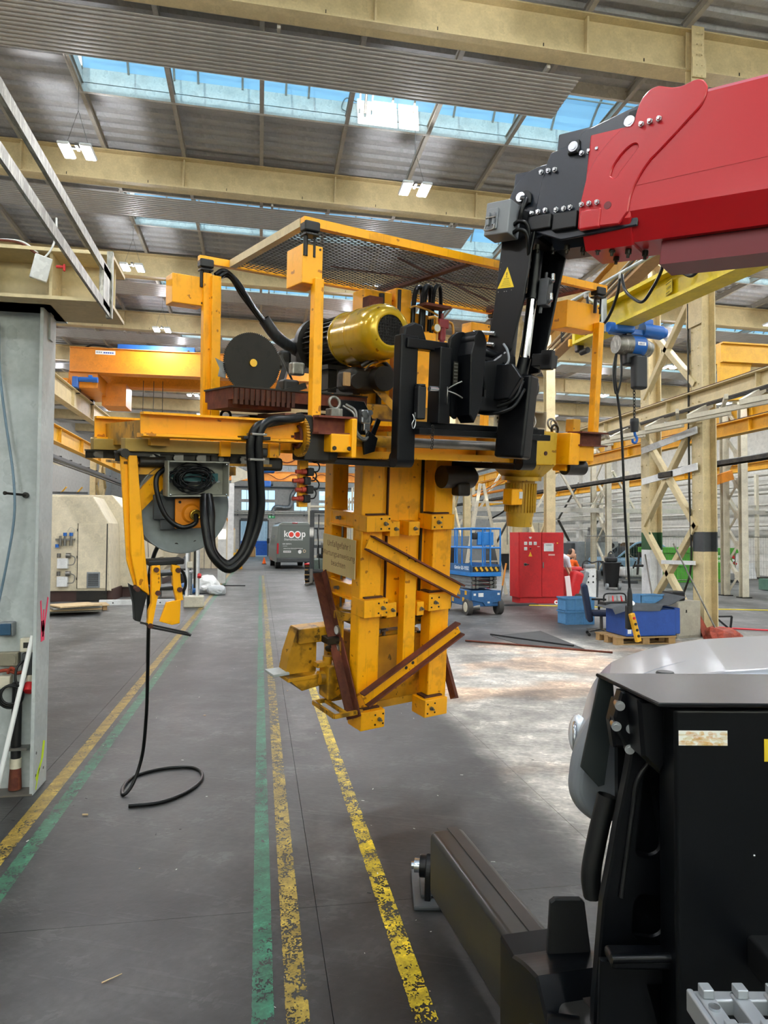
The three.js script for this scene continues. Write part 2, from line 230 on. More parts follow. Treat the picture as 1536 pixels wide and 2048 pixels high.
beamZ.forEach((bz, k) => {
  // beam: deep riveted plate girder with stiffeners
  const b = mesh('roof_beam', ibeam([RX0, 9.31, bz], [RX1, 9.31, bz], 0.64, 0.3, 0.014, 0.022), M.cream, ceiling);
  if (bz < 4 && bz > -42) for (let x = -11.28; x < 20; x += 3.15) mesh('stiffener', box(0.03, 0.58, 0.1, x, 9.31, bz + 0.06), M.cream, b);
  for (let x = -10.4; bz < -8 && bz > -30 && x < 12; x += 1.575) mesh('clip', box(0.012, 0.05, 0.012, x, 9.05, bz + 0.13), M.grease, b);
  if (k + 1 >= beamZ.length) return;
  const nz = beamZ[k + 1], s0 = bz - 1.72, s1 = bz - 3.42, near = bz < 6 && bz > -40;
  // deck sheets beside and between the skylights
  const sheet = (z0, z1, x0, x1) => mesh('deck_sheet', trapezoid(z0, z1, DECK + 0.16, x0, x1, 0.33, 0.06, 0.012), M.deck, ceiling);
  sheet(bz, s0, RX0, RX1); sheet(s1, nz, RX0, RX1);
  sheet(s0, s1, RX0, SKY[0][0]); sheet(s0, s1, SKY[0][1], SKY[1][0]); sheet(s0, s1, SKY[1][1], RX1);
  for (const x of rafterX) { const r = mesh('rafter', ibeam([x, DECK + 0.08, bz - 0.02], [x, DECK + 0.08, nz + 0.02], 0.16, 0.075, 0.008, 0.012), M.bar, ceiling); if (x > 9 && !near) r.visible = true; }
  // soffit sheet hung under the beam
  mesh('soffit_sheet', trapezoid(bz - 0.28, bz - 1.36, 8.93, RX0, 4.55, 0.09, 0.011, 0.006), M.soffit, ceiling);
  mesh('soffit_sheet', trapezoid(bz - 0.28, bz - 1.36, 8.93, 11.5, RX1, 0.09, 0.011, 0.006), M.soffit, ceiling);
  for (const x of [-10, -5, 0, 4]) mesh('soffit_hanger', box(0.05, 0.07, 1.2, x, 8.99, bz - 0.8), M.bar, ceiling);
  // skylights: white upstand, blue translucent vault on bars
  for (const [x0, x1] of SKY) {
    const c = mesh('skylight_curb', [span(x0, x1, DECK, 10.06, s0, s0 + 0.06), span(x0, x1, DECK, 10.06, s1 - 0.06, s1), span(x0 - 0.06, x0, DECK, 10.06, s0 + 0.06, s1 - 0.06), span(x1, x1 + 0.06, DECK, 10.06, s0 + 0.06, s1 - 0.06)], M.curb, ceiling);
    const w = s0 - s1, R = w * 0.62, cz = (s0 + s1) / 2, cy = 10.06 - Math.sqrt(R * R - w * w / 4), a0 = Math.asin(w / 2 / R), N = near ? 8 : 3;
    const at = (t) => { const a = -a0 + 2 * a0 * t; return [cy + R * Math.cos(a), cz + R * Math.sin(a)]; };   // t 0 far side, 1 near side
    const strips = [];
    for (let xx = x0, i = 0; xx < x1 - 0.1; i++) { const step = i % 3 === 2 ? 0.42 : 0.79; strips.push([xx, Math.min(x1, xx + step)]); xx += step; }
    const all = near ? strips : [[x0, x1]];
    for (const [a, b] of all) {
      const open = Math.abs(bz - BEAM0) < 0.01 && a < 2.3 && b > 1.6;             // one smoke vent of the nearest skylight stands open
      const q = []; const tMax = open ? 0.72 : 1;
      for (let i = 0; i < N; i++) { const [y0, z0] = at(tMax * i / N), [y1, z1] = at(tMax * (i + 1) / N); q.push(bar([(a + b) / 2, y0, z0], [(a + b) / 2, y1, z1], b - a - 0.03, 0.004)); }
      mesh('pane', q, M.pane, c);
    }
    const bars = near ? strips.map((s) => s[0]).concat([x1]) : [x0, x1];
    for (const x of bars) { const q = []; for (let i = 0; i < N; i++) { const [y0, z0] = at(i / N), [y1, z1] = at((i + 1) / N); q.push(bar([x, y0 - 0.02, z0], [x, y1 - 0.02, z1], 0.035, 0.045)); } mesh('glazing_bar', q, M.bar, c); }
    if (near) { for (const t of [0.35, 0.62]) { const [y, z] = at(t); mesh('purlin', cyl([x0, y - 0.1, z], [x1, y - 0.1, z], 0.016, 0.016, 6), M.bar, c); } }
    for (const x of [x0, x1]) { const pts = [[-s0, 10.06]]; for (let i = 0; i <= 6; i++) { const [y, z] = at(1 - i / 6); pts.push([-z, y]); } mesh('end_gable', mv(plate(pts, 0.02, { bevel: 0 }).rotateY(PI / 2), x, 0, 0), M.milk, c); }
  }
  if (Math.abs(bz - BEAM0) < 0.01) { // opener of the smoke vent
    mesh('vent_opener', [bar([1.55, 9.9, s1 + 0.1], [1.55, 10.35, s1 + 0.3], 0.03), bar([1.78, 9.9, s1 + 0.1], [1.78, 10.35, s1 + 0.3], 0.03), bar([1.55, 10.15, s1 + 0.2], [1.78, 10.15, s1 + 0.2], 0.02), cyl([1.66, 9.84, s1 + 0.08], [1.66, 10.3, s1 + 0.26], 0.025), tube([[1.5, 10.05, s1 + 0.06], [1.3, 10.1, s1 + 0.05], [1.22, 9.9, s1 + 0.04], [1.34, 9.86, s1 + 0.04], [1.42, 10.0, s1 + 0.05]], 0.01, 24, 6)], M.steel, ceiling);
  }
});
mesh('roof_post', [...ibeam([6.15, 8.1, -9.45], [6.15, 9.6, -9.45], 0.16, 0.2, 0.012, 0.014), box(0.22, 0.3, 0.02, 6.15, 8.95, -9.34)], M.cream, ceiling);
for (let y = 8.5; y < 9.5; y += 0.16) for (const s of [-0.04, 0.04]) mesh('rivet', ball(0.014, 6.15 + s, y, -9.33, 6), M.cream, ceiling);

// walls
const wl = structure('wall_left', 'grey side wall of the hall far left'); mesh('wall_panel', span(HX0 - 0.3, HX0, 0, 10.2, HZ1, HZ0), M.wallDark, wl);
const wr = structure('wall_right', 'white painted brick wall on the far right');
mesh('wall_panel', span(HX1, HX1 + 0.3, 0, 10.2, HZ1, HZ0), M.wall, wr);
for (let z = -58; z < -12; z += 5.45) mesh('pilaster', span(HX1 - 0.35, HX1, 0, 9.2, z - 0.25, z + 0.25), M.wall, wr);
for (let y = 0.6; y < 5; y += 0.42) mesh('wall_course', span(HX1 - 0.012, HX1, y, y + 0.4, -60, -14), M.wall, wr);
const wf = structure('wall_front', 'rear hall wall behind the camera'); mesh('wall_panel', span(HX0, HX1, 0, 4.2, HZ0, HZ0 + 0.3), M.wall, wf); mesh('wall_panel', span(HX0, HX1, 6.6, 10.3, HZ0, HZ0 + 0.3), M.wall, wf);
{ // unseen frosted window band behind the camera, added to light the machine from the front
  const xs = [-10, -7, -4, -1, 2, 5, 8, 11, 14, 17, 20]; mesh('wall_panel', span(HX0, xs[0], 4.2, 6.6, HZ0, HZ0 + 0.3), M.wall, wf); mesh('wall_panel', span(xs[10], HX1, 4.2, 6.6, HZ0, HZ0 + 0.3), M.wall, wf);
  for (let i = 0; i < 10; i++) { const o = structure('window_' + (20 + i), 'added frosted window ' + (i + 1) + ' behind the camera, unseen, giving frontal light'); mesh('frame', [span(xs[i] - 0.1, xs[i] + 0.1, 4.2, 6.6, HZ0, HZ0 + 0.25), span(xs[i] + 0.1, xs[i + 1] - 0.1, 4.2, 4.28, HZ0, HZ0 + 0.2), span(xs[i] + 0.1, xs[i + 1] - 0.1, 6.52, 6.6, HZ0, HZ0 + 0.2), span(xs[i] + 1.46, xs[i] + 1.54, 4.28, 6.52, HZ0, HZ0 + 0.2)], M.bar, o); mesh('pane', span(xs[i] + 0.1, xs[i] + 1.46, 4.28, 6.52, HZ0 + 0.1, HZ0 + 0.104), M.frost, o); mesh('pane', span(xs[i] + 1.54, xs[i + 1] - 0.1, 4.28, 6.52, HZ0 + 0.1, HZ0 + 0.104), M.frost, o); }
}
const wb = structure('wall_back', 'far end wall of the hall with windows and gate');
{
  const wins = [[-5.4, -4.3], [-3.5, -2.4], [-1.68, -0.75], [0.1, 1.32], [3.1, 4.3], [5.4, 6.5], [8, 9.1]], rows = [[4.18, 4.98], [5.18, 6.08]], gate = [-1.72, 0.68, 3.2];
  const Z = HZ1, put = (x0, x1, y0, y1) => mesh('wall_panel', span(x0, x1, y0, y1, Z - 0.3, Z), M.wallDark, wb);
  put(HX0 - 0.3, gate[0], 0, 4.18); put(gate[1], HX1 + 0.3, 0, 4.18); put(gate[0], gate[1], gate[2], 4.18); put(HX0 - 0.3, HX1 + 0.3, 6.08, 10.4);
  let x = HX0 - 0.3; for (const w of wins) { put(x, w[0], 4.18, 6.08); put(w[0], w[1], 4.98, 5.18); x = w[1]; } put(x, HX1 + 0.3, 4.18, 6.08);
  let n = 1;
  for (const w of wins) { const o = structure('window_' + n, 'bright window pair number ' + n + ' from the left in the far wall'); n++; for (const r of rows) { const mx = (w[0] + w[1]) / 2; mesh('frame', [span(mx - 0.03, mx + 0.03, r[0], r[1], Z - 0.12, Z - 0.06), span(w[0], w[1], r[0], r[0] + 0.05, Z - 0.12, Z - 0.06), span(w[0], w[1], r[1] - 0.05, r[1], Z - 0.12, Z - 0.06)], M.white, o); for (const [a, b] of [[w[0], mx - 0.03], [mx + 0.03, w[1]]]) mesh('pane', span(a, b, r[0] + 0.05, r[1] - 0.05, Z - 0.095, Z - 0.09), M.glass, o); } }
  const d = structure('door_1', 'open gate in the far wall'); mesh('frame', [span(gate[0] - 0.12, gate[0], 0, 3.32, Z, Z + 0.1), span(gate[1], gate[1] + 0.12, 0, 3.32, Z, Z + 0.1), span(gate[0], gate[1], gate[2], 3.45, Z, Z + 0.1)], M.greyDark, d);
  const yd = structure('ground', 'paved yard outside the gate'); mesh('yard', span(-30, 30, -0.3, -0.02, Z - 40, Z - 0.31), mat('#a8a6a0', { roughness: 0.9 }), yd);
}

// high bay lamps
function lamp(x, z, label) {
  const y = 8.42 - 0.02 * x, o = thing('high_bay_lamp', label, 'lamp', [x, y, z], 0, 'twin LED lamps under the roof');
  for (const s of [-1, 1]) { const h = mesh('housing', rbox(0.2, 0.05, 0.52, 0.02, s * 0.18, 0.035, 0), M.white, o); mesh('led_panel', rbox(0.16, 0.012, 0.46, 0.005, s * 0.18, 0.004, 0), M.led, h); }
  mesh('yoke', [box(0.4, 0.03, 0.05, 0, 0.08, 0), box(0.05, 0.05, 0.2, 0, 0.1, 0)], M.steel, o);
  mesh('wire', [cyl([-0.2, 0.08, 0], [0, 0.75, 0], 0.005, 0.005, 5), cyl([0.2, 0.08, 0], [0, 0.75, 0], 0.005, 0.005, 5), cyl([0, 0.75, 0], [0, 1.2, 0], 0.005, 0.005, 5)], M.steel, o);
  const l = new THREE.RectAreaLight('#f7f8fc', LAMP, 0.56, 0.5); l.position.set(0, -0.006, 0); l.rotation.x = -PI / 2; o.add(l);
  const p = new THREE.PointLight('#f7f8fc', GLOW); p.position.set(0, -0.085, 0); p.castShadow = true; o.add(p);   // added point light to brighten the roof beams; the flat panels shine down only
}
const rowName = { '-9.2': 'leftmost row', '-3.2': 'row left of the aisle', '2.8': 'row right of the aisle', '9.4': 'row above the lattice columns', '14.8': 'row in the right nave', '20.8': 'row by the right wall' };
const ord = ['behind the camera', 'nearest', 'second', 'third', 'fourth', 'fifth', 'sixth', 'seventh', 'eighth', 'ninth', 'tenth', 'eleventh', 'twelfth'];
for (const x of [-9.2, -3.2, 2.8, 9.4, 14.8, 20.8]) for (let k = 0; k < 12; k++) lamp(x, 3.4 - k * 5.42, 'twin white LED lamp in the ' + rowName[x] + ', ' + (k ? ord[k] + ' ahead of the camera' : ord[0]));
// ---------- the hanging yellow machine ----------
const rig = thing('hanging_machine', 'large worn yellow machine with tall mast and mesh roof, hanging from the crane forks', 'machine', [0.71, 0.468, -5.207], [0.11, 0.40, 0.04]);
{
  const Y = M.yellow, YO = M.yellowOld, P = (n, g, m = Y, p = rig) => mesh(n, g, m, p);
  const bolt = (p, x, y, z, r = 0.011) => P('bolt', [hex([x, y, z], [0, 0, 1], r, r * 0.9), cyl([x, y, z], [x, y, z + r * 2.4], r * 0.5, r * 0.5, 8)], M.steel, p);
  // mast legs
  for (const x of [0, 0.64]) {
    const l = P('mast_leg', [rspan(x, x + 0.18, -0.03, 2.0, -0.13, 0, 0.012, 2)]);
    for (const [y0, y1] of [[1.43, 1.545], [0.81, 0.94], [-0.02, 0.115]]) {
      const bx = x ? [x - 0.075, x + 0.14] : [-0.005, 0.2];
      const b = P('clamp_block', [rspan(bx[0], bx[1], y0, y1, -0.1, 0.075, 0.005)], Y);
      P('block_seat', span(bx[0] + 0.03, bx[1] - 0.02, y1, y1 + 0.012, -0.08, 0.03), M.rustDark, b);
      const cx = x ? bx[0] + 0.06 : bx[1] - 0.05, cy = (y0 + y1) / 2;
      bolt(b, cx, cy, 0.075, 0.016);
      for (const [dx, dy] of [[-0.034, 0.036], [0.034, 0.036], [-0.034, -0.036], [0.034, -0.036]]) P('screw', cyl([cx + dx, cy + dy, 0.075], [cx + dx, cy + dy, 0.079], 0.007, 0.007, 8), M.darkSteel, b);
    }
  }
  for (const x of [0, 0.68]) P('rear_leg', rspan(x, x + 0.14, 0.72, 2.0, -0.58, -0.45, 0.01));
  // small stop blocks
  for (const [x0, x1, y0, y1] of [[0.21, 0.295, 1.39, 1.5], [0.375, 0.475, 1.39, 1.495], [0.205, 0.29, 0.79, 0.9], [0.475, 0.54, 0.78, 0.885]]) { const b = P('stop_block', rspan(x0, x1, y0, y1, -0.1, 0.05, 0.004)); bolt(b, (x0 + x1) / 2 + 0.005, (y0 + y1) / 2, 0.05, 0.015); }
  // sliding carriage between the legs: sheets with seams
  P('carriage_panel', span(0.19, 0.63, 0.78, 2.05, -0.12, -0.105)); P('carriage_panel', span(0.28, 0.52, 0.80, 2.05, -0.104, -0.085));
  for (const x of [0.215, 0.585]) P('guide_rail', span(x - 0.008, x + 0.008, 0.78, 2.05, -0.1, -0.08), M.darkSteel);
  P('edge_seam', span(0.268, 0.278, 0.85, 2.05, -0.103, -0.082), M.rustDark);
  P('inner_column', span(0.22, 0.6, 0.7, 2.2, -0.42, -0.2), M.grease);
  // struts on the front
  const strut = (n, a, b, w) => { const s = P(n, channel(a, b, w, 0.055, 0.012, [0, 0, 1], -1).map((g) => g), Y); return s; };
  const brace = (n, a, b) => { const dx = b[0] - a[0], dy = b[1] - a[1], l = Math.hypot(dx, dy), nx = -dy / l, ny = dx / l, w = 0.05; const s = P(n, bar([a[0], a[1], 0.085], [b[0], b[1], 0.085], 2 * w, 0.012, [0, 0, 1]), Y); for (const k of [1, -1]) P('flange', bar([a[0] + nx * w * k, a[1] + ny * w * k, 0.11], [b[0] + nx * w * k, b[1] + ny * w * k, 0.012, 0.06].slice(0, 2).concat([0.11]), 0.012, 0.062, [0, 0, 1]), M.rust, s); for (const t of [0.36, 0.43]) P('hole', cyl([a[0] + dx * t + 0.06, a[1] + dy * t + 0.025, 0.0912], [a[0] + dx * t + 0.06, a[1] + dy * t + 0.025, 0.0925], 0.013, 0.013, 12), M.grease, s); return s; };
  brace('diagonal_brace', [0.0, 1.36], [0.835, 0.95]); brace('diagonal_brace', [0.0, 0.225], [0.85, 0.66]);
  P('centre_bar', rspan(0.35, 0.455, 0.32, 1.2, -0.02, 0.06, 0.005));
  // brown angle irons on both sides
  for (const [x, s] of [[-0.02, -1], [0.85, 1]]) P('angle_iron', angle([x, 0.07, 0.03], [x + s * 0.02, s < 0 ? 1.05 : 0.62, s < 0 ? -0.52 : -0.3], 0.075, 0.01, [s, 0, 0], s, 1), M.rust);
  // left side: cross members, adjuster rod, warning board
  for (const [y, n] of [[1.50, 0], [0.97, 0]]) { const c = P('cross_member', [span(0.005, 0.02, y - 0.05, y + 0.05, -0.46, -0.12), span(-0.02, 0.08, y + 0.045, y + 0.055, -0.46, -0.12), span(-0.02, 0.08, y - 0.06, y - 0.05, -0.46, -0.12)], Y); P('adjuster', [cyl([0.0, y, -0.32], [-0.035, y, -0.32], 0.012, 0.012, 8), cyl([-0.01, y, -0.3], [-0.02, y, -0.3], 0.016, 0.016, 6)], M.steel, c); }
  P('adjuster_rod', cyl([0.03, 0.8, -0.33], [0.03, 1.45, -0.33], 0.009, 0.009, 8), M.steel);
  const board = canvasTex(1024, 588, (g, w, h) => { g.fillStyle = '#d8c08a'; g.fillRect(0, 0, w, h); for (let i = 0; i < 260; i++) { g.fillStyle = `rgba(${120 + (i * 37) % 90},${95 + (i * 53) % 80},40,0.05)`; g.fillRect((i * 97) % w, 0, 3 + (i % 5), h); } g.fillStyle = '#5f3216'; g.textAlign = 'center'; g.font = '122px sans-serif'; g.fillText('Unfallgefahr !', w / 2, 175); g.font = '112px sans-serif'; g.fillText('Wartungsanweisung', w / 2, 325); g.fillText('beachten', w / 2, 470); g.fillStyle = '#3a2c18'; for (const x of [16, w - 16]) { g.beginPath(); g.arc(x, h / 2, 10, 0, 7); g.fill(); } });
  const bd = P('warning_board', span(-0.028, -0.022, 1.075, 1.36, -0.53, -0.035), mat('#d8c08a', { roughness: 0.6 }));
  const face = keep(prep(new THREE.PlaneGeometry(0.493, 0.283).rotateY(-PI / 2))); mv(face, -0.0286, 1.2175, -0.2825); P('board_print', face, new THREE.MeshStandardMaterial({ map: board, roughness: 0.6 }), bd);
  // drilling head between the legs
  P('head_plate', [plate([[0.1, 0.08], [0.66, 0.02], [0.74, 0.16], [0.74, 0.58], [0.12, 0.58]], 0.03, { z: -0.22 })], YO);
  P('head_housing', rspan(0.14, 0.72, 0.12, 0.6, -0.5, -0.24, 0.02, 2), YO);
  P('head_top_plate', [span(0.14, 0.74, 0.66, 0.70, -0.5, -0.14), span(0.16, 0.72, 0.70, 0.74, -0.16, -0.13)], YO);
  P('turntable', [cyl([0.16, 0.74, -0.3], [0.16, 0.80, -0.3], 0.2, 0.2, 28), cyl([0.16, 0.80, -0.3], [0.16, 0.815, -0.3], 0.16, 0.16, 28)], YO);
  P('valve_cluster', [[0.24, 0.63], [0.3, 0.64], [0.34, 0.62], [0.52, 0.63], [0.6, 0.64]].map(([x, y], i) => [cyl([x, y - 0.03, -0.19], [x, y + 0.04, -0.19], 0.014, 0.014, 8), cyl([x - 0.03, y + 0.01, -0.18], [x + 0.03, y + 0.01, -0.18], 0.009, 0.009, 8)]), M.steel);
  P('head_hose', [tube([[0.62, 0.7, -0.15], [0.69, 0.66, -0.12], [0.68, 0.6, -0.12], [0.62, 0.6, -0.14]], 0.011, 16, 6), tube([[0.55, 0.72, -0.15], [0.66, 0.73, -0.11], [0.7, 0.68, -0.13]], 0.009, 16, 6)], M.hose);
  const gp = P('gauge_panel', rspan(-0.035, -0.015, 0.42, 0.74, -0.3, -0.19, 0.004), YO);
  for (const y of [0.66, 0.52]) { P('gauge', [cyl([-0.035, y, -0.245], [-0.05, y, -0.245], 0.036, 0.036, 20)], M.steel, gp); P('gauge_face', cyl([-0.05, y, -0.245], [-0.0515, y, -0.245], 0.03, 0.03, 20), M.white, gp); }
  P('rear_frame', [span(0.02, 0.78, 0.3, 0.36, -0.56, -0.5), span(0.02, 0.08, 0.06, 0.74, -0.56, -0.5), span(0.72, 0.78, 0.06, 0.74, -0.56, -0.5)], YO);
  P('tray', [span(0.18, 0.62, 0.055, 0.075, -0.42, -0.1), span(0.18, 0.62, 0.075, 0.11, -0.11, -0.1), span(0.18, 0.62, 0.075, 0.11, -0.42, -0.41)], YO);
  // gear motor low on the left
  P('side_gearbox', [rspan(-0.13, 0.0, 0.14, 0.40, -0.36, -0.2, 0.02, 2), cyl([-0.17, 0.3, -0.28], [-0.08, 0.3, -0.28], 0.052, 0.052, 20), cyl([-0.1, 0.4, -0.28], [-0.1, 0.46, -0.28], 0.035, 0.035, 16), rspan(-0.2, -0.09, 0.385, 0.425, -0.32, -0.25, 0.006)], YO);
  P('side_fitting', [tube([[-0.06, 0.5, -0.27], [-0.12, 0.52, -0.24], [-0.15, 0.55, -0.2], [-0.13, 0.56, -0.18]], 0.014, 14, 7), rspan(-0.13, -0.02, 0.56, 0.61, -0.33, -0.22, 0.005)], M.darkSteel);
  // angle frame low on the left
  P('step_frame', [bar([-0.21, 0.12, -0.28], [-0.21, 0.12, 0.05], 0.02, 0.03), bar([-0.21, 0.12, 0.05], [0.02, 0.12, 0.05], 0.02, 0.03), bar([-0.21, 0.12, -0.28], [0.06, 0.12, -0.28], 0.02, 0.03), bar([-0.11, 0.12, -0.26], [-0.11, 0.12, 0.04], 0.03, 0.02)], YO);
  // cranked foot on the left
  const foot = P('outrigger_arm', rspan(-0.31, 0.06, 0.555, 0.67, -0.5, -0.34, 0.008), YO);
  P('arm_end', [span(-0.314, -0.312, 0.565, 0.66, -0.48, -0.36)], M.rustDark, foot);
  const sole = P('outrigger_foot', [plate([[-0.31, 0.66], [-0.21, 0.66], [-0.15, 0.56], [-0.15, 0.32], [-0.40, 0.32], [-0.37, 0.48]], 0.13, { z: -0.5 }), rspan(-0.42, -0.13, 0.3, 0.33, -0.54, -0.28, 0.004), plate([[-0.39, 0.3], [-0.13, 0.3], [-0.15, 0.24], [-0.30, 0.22]], 0.22, { z: -0.51 })], YO);
  P('pad', rspan(-0.51, -0.38, 0.335, 0.355, -0.5, -0.34, 0.004), M.columnGrey, sole);

  // long frame beams
  const nb = P('front_beam', channel([-1.67, 2.10, 0.5], [-0.76, 2.10, 0.5], 0.125, 0.07, 0.012, null, -1));
  P('lower_rail', rspan(-1.67, -0.76, 2.03, 2.055, 0.43, 0.52, 0.004), Y, nb);
  for (const x of [-0.98, -1.25]) P('tape_mark', span(x, x + 0.008, 2.05, 2.163, 0.5, 0.503), M.white, nb);
  P('main_beam', [...ibeam([-1.2, 2.07, 0.24], [1.72, 2.07, 0.24], 0.2, 0.12, 0.012, 0.02)]); P('main_beam_cap', span(-0.3, 1.5, 2.17, 2.2, 0.18, 0.36));
  P('rear_beam', channel([-1.67, 2.10, -0.72], [1.76, 2.10, -0.72], 0.15, 0.08, 0.014, null, -1));
  for (const x of [-1.55, -0.72, -0.05, 0.87, 1.66]) P('cross_beam', span(x - 0.05, x + 0.05, 1.99, 2.13, -0.7, 0.45), YO);
  P('deck_plate', span(-0.7, 1.5, 2.2, 2.225, -0.62, 0.18), M.rustDark);
  // travelling rail below the left end with roller plates
  for (const z of [0.34, -0.52]) {
    P('trolley_rail', rspan(-1.72, -0.82, 1.955, 2.025, z - 0.05, z + 0.05, 0.004), paint('#a8883c')); P('trolley_clamp', rspan(-1.2, -1.14, 1.94, 2.03, z - 0.06, z + 0.075, 0.004)); P('trolley_clamp', rspan(-0.9, -0.84, 1.94, 2.03, z - 0.06, z + 0.075, 0.004));
    const rp = P('roller_plate', [span(-1.76, -0.88, 1.90, 1.95, z - 0.005, z + 0.005), span(-1.76, -0.88, 1.945, 1.955, z - 0.03, z + 0.03)], M.darkSteel);
    for (let x = -1.7; x < -0.9; x += 0.13) P('roller', [cyl([x, 1.925, z + 0.006], [x, 1.925, z + 0.03], 0.016, 0.016, 10), box(0.05, 0.05, 0.006, x + 0.02, 1.925, z + 0.009)], M.steel, rp);
  }
  P('trolley_frame', [span(-1.72, -0.86, 1.885, 1.90, -0.1, 0.36), span(-1.68, -1.08, 1.83, 1.88, 0.3, 0.34), span(-1.3, -1.2, 1.82, 1.95, -0.02, 0.06)], YO);
  P('trolley_motor', rbox(0.12, 0.09, 0.12, 0.02, -1.18, 1.93, 0.3), M.grease); P('trolley_gear', rbox(0.16, 0.08, 0.1, 0.02, -0.86, 1.9, 0.3), M.grease); P('trolley_roller', cyl([-1.64, 1.9, 0.36], [-1.5, 1.9, 0.36], 0.03, 0.03, 12), M.grease);
  P('cable_chain', tube([[-1.7, 1.9, 0.33], [-1.65, 1.94, 0.35], [-1.55, 1.93, 0.35], [-1.48, 1.89, 0.34]], 0.014, 20, 6), M.hose);

  // corner posts, boxes, mesh roof
  const post = (n, x, z, y1, w = 0.06) => P(n, rspan(x - w / 2, x + w / 2, 2.17, y1, z - w / 2, z + w / 2, 0.005));
  const cornerBox = (x0, x1, y0, y1, z0, z1) => { const b = P('counterweight_box', rspan(x0, x1, y0, y1, z0, z1, 0.006)); for (const y of [y0 + 0.02, y1 - 0.02]) P('screw', cyl([x1 - 0.02, y, z1], [x1 - 0.02, y, z1 + 0.004], 0.007, 0.007, 8), M.darkSteel, b); return b; };
  post('corner_post', -0.655, 0.5, 3.0); cornerBox(-0.755, -0.622, 2.965, 3.19, 0.28, 0.5);
  post('corner_post', -0.922, -0.7, 3.22); post('corner_post', -0.872, -0.66, 3.2, 0.066); cornerBox(-1.165, -0.935, 2.99, 3.19, -0.86, -0.7);
  post('corner_post', 1.785, 0.5, 3.05); cornerBox(1.46, 1.825, 2.985, 3.19, 0.3, 0.47);
  post('corner_post', 1.66, -0.66, 3.1); cornerBox(1.5, 1.72, 2.99, 3.19, -0.84, -0.7);
  const tubeBar = (n, a, b, m = Y) => P(n, [bar(a, b, 0.05, 0.05)], m);
  tubeBar('roof_tube', [-0.76, 3.31, 0.5], [1.83, 3.31, 0.5]); tubeBar('roof_tube', [-0.98, 3.31, -0.7], [1.83, 3.31, -0.7]);
  tubeBar('roof_cross_tube', [-0.74, 3.31, 0.47], [-0.74, 3.31, -0.67], M.cream); tubeBar('roof_cross_tube', [1.66, 3.31, 0.47], [1.66, 3.31, -0.67], M.rust); tubeBar('roof_cross_tube', [0.5, 3.305, 0.47], [0.5, 3.305, -0.67], M.rustDark);
  for (const [x, z] of [[-0.71, 0.5], [-0.93, -0.7], [1.76, 0.5], [1.76, -0.7]]) P('tube_clamp', [rbox(0.1, 0.06, 0.075, 0.012, x, 3.285, z), rbox(0.09, 0.012, 0.08, 0.003, x, 3.24, z), cyl([x - 0.028, 3.12, z], [x - 0.028, 3.26, z], 0.014, 0.014, 10), cyl([x + 0.03, 3.12, z], [x + 0.03, 3.26, z], 0.008, 0.008, 8)], M.black);
  { // expanded metal: two sets of slanted strands
    const q = [], x0 = -0.71, x1 = 1.64, z0 = -0.67, z1 = 0.47, s = 0.036, run = 1.75;
    for (const k of [1, -1]) for (let c = x0 - (z1 - z0) * run; c < x1 + (z1 - z0) * run; c += s * 2) {
      // line x = c + k*run*(z - z0) (k=1) or x = c - run*(z - z0) + offset
      let za = z0, zb = z1; const fx = (z) => c + k * run * (z - z0);
      const t0 = (x0 - c) / (k * run) + z0, t1 = (x1 - c) / (k * run) + z0; za = Math.max(za, Math.min(t0, t1)); zb = Math.min(zb, Math.max(t0, t1));
      if (zb - za > 0.01) q.push(bar([fx(za), 3.3 + k * 0.0015, za], [fx(zb), 3.3 + k * 0.0015, zb], 0.0062, 0.004));
    }
    const w = P('roof_mesh', q, M.darkSteel); w.userData.kind = 'stuff';
    P('mesh_stiffener', [bar([0.05, 3.29, 0.28], [1.35, 3.285, -0.3], 0.012), bar([-0.2, 3.29, -0.2], [1.6, 3.29, 0.1], 0.008)], M.rustDark);
  }

  // big motor with a polished yellow hood, axis along z
  const mo = P('motor_hood', [mv(lathe([[0.10, 0.345], [0.118, 0.352], [0.15, 0.335], [0.178, 0.29], [0.186, 0.22], [0.186, 0.05], [0.189, 0.045], [0.189, 0.03], [0.186, 0.025], [0.186, -0.16], [0.192, -0.165], [0.192, -0.185], [0.17, -0.185]], 48).rotateX(PI / 2), -0.03, 2.80, 0)], new THREE.MeshPhysicalMaterial({ color: '#c9a312', map: chipped, roughness: 0.22, metalness: 0.35, clearcoat: 0.5, clearcoatRoughness: 0.2 }));
  const gr = []; for (let i = -5; i <= 5; i++) { const h = Math.sqrt(0.108 * 0.108 - (i * 0.0195) ** 2); gr.push(box(0.004, 2 * h, 0.006, -0.03 + i * 0.0195, 2.8, 0.337), box(2 * h, 0.004, 0.006, -0.03, 2.8 + i * 0.0195, 0.339)); }
  for (let i = -10; i <= 10; i++) { const h = Math.sqrt(0.108 * 0.108 - (i * 0.0099) ** 2); gr.push(box(0.0022, 2 * h, 0.004, -0.03 + i * 0.0099, 2.8, 0.334), box(2 * h, 0.0022, 0.004, -0.03, 2.8 + i * 0.0099, 0.3345)); }
  P('fan_grille', gr, M.grease, mo); P('fan_cowl', cyl([-0.03, 2.8, 0.3], [-0.03, 2.8, 0.31], 0.112, 0.112, 32), M.grease, mo);
  P('hood_hatch', [cyl([0.005, 2.66, 0.12], [0.02, 2.6, 0.16], 0.035, 0.035, 20), ring([0.02, 2.6, 0.16], [0.2, -0.9, 0.4], 0.038, 0.006)], Y, mo);
  P('earth_wire', tube([[0.03, 2.61, 0.17], [-0.05, 2.6, 0.16], [-0.09, 2.53, 0.08], [-0.12, 2.52, 0.0]], 0.006, 20, 6), M.steel, mo);
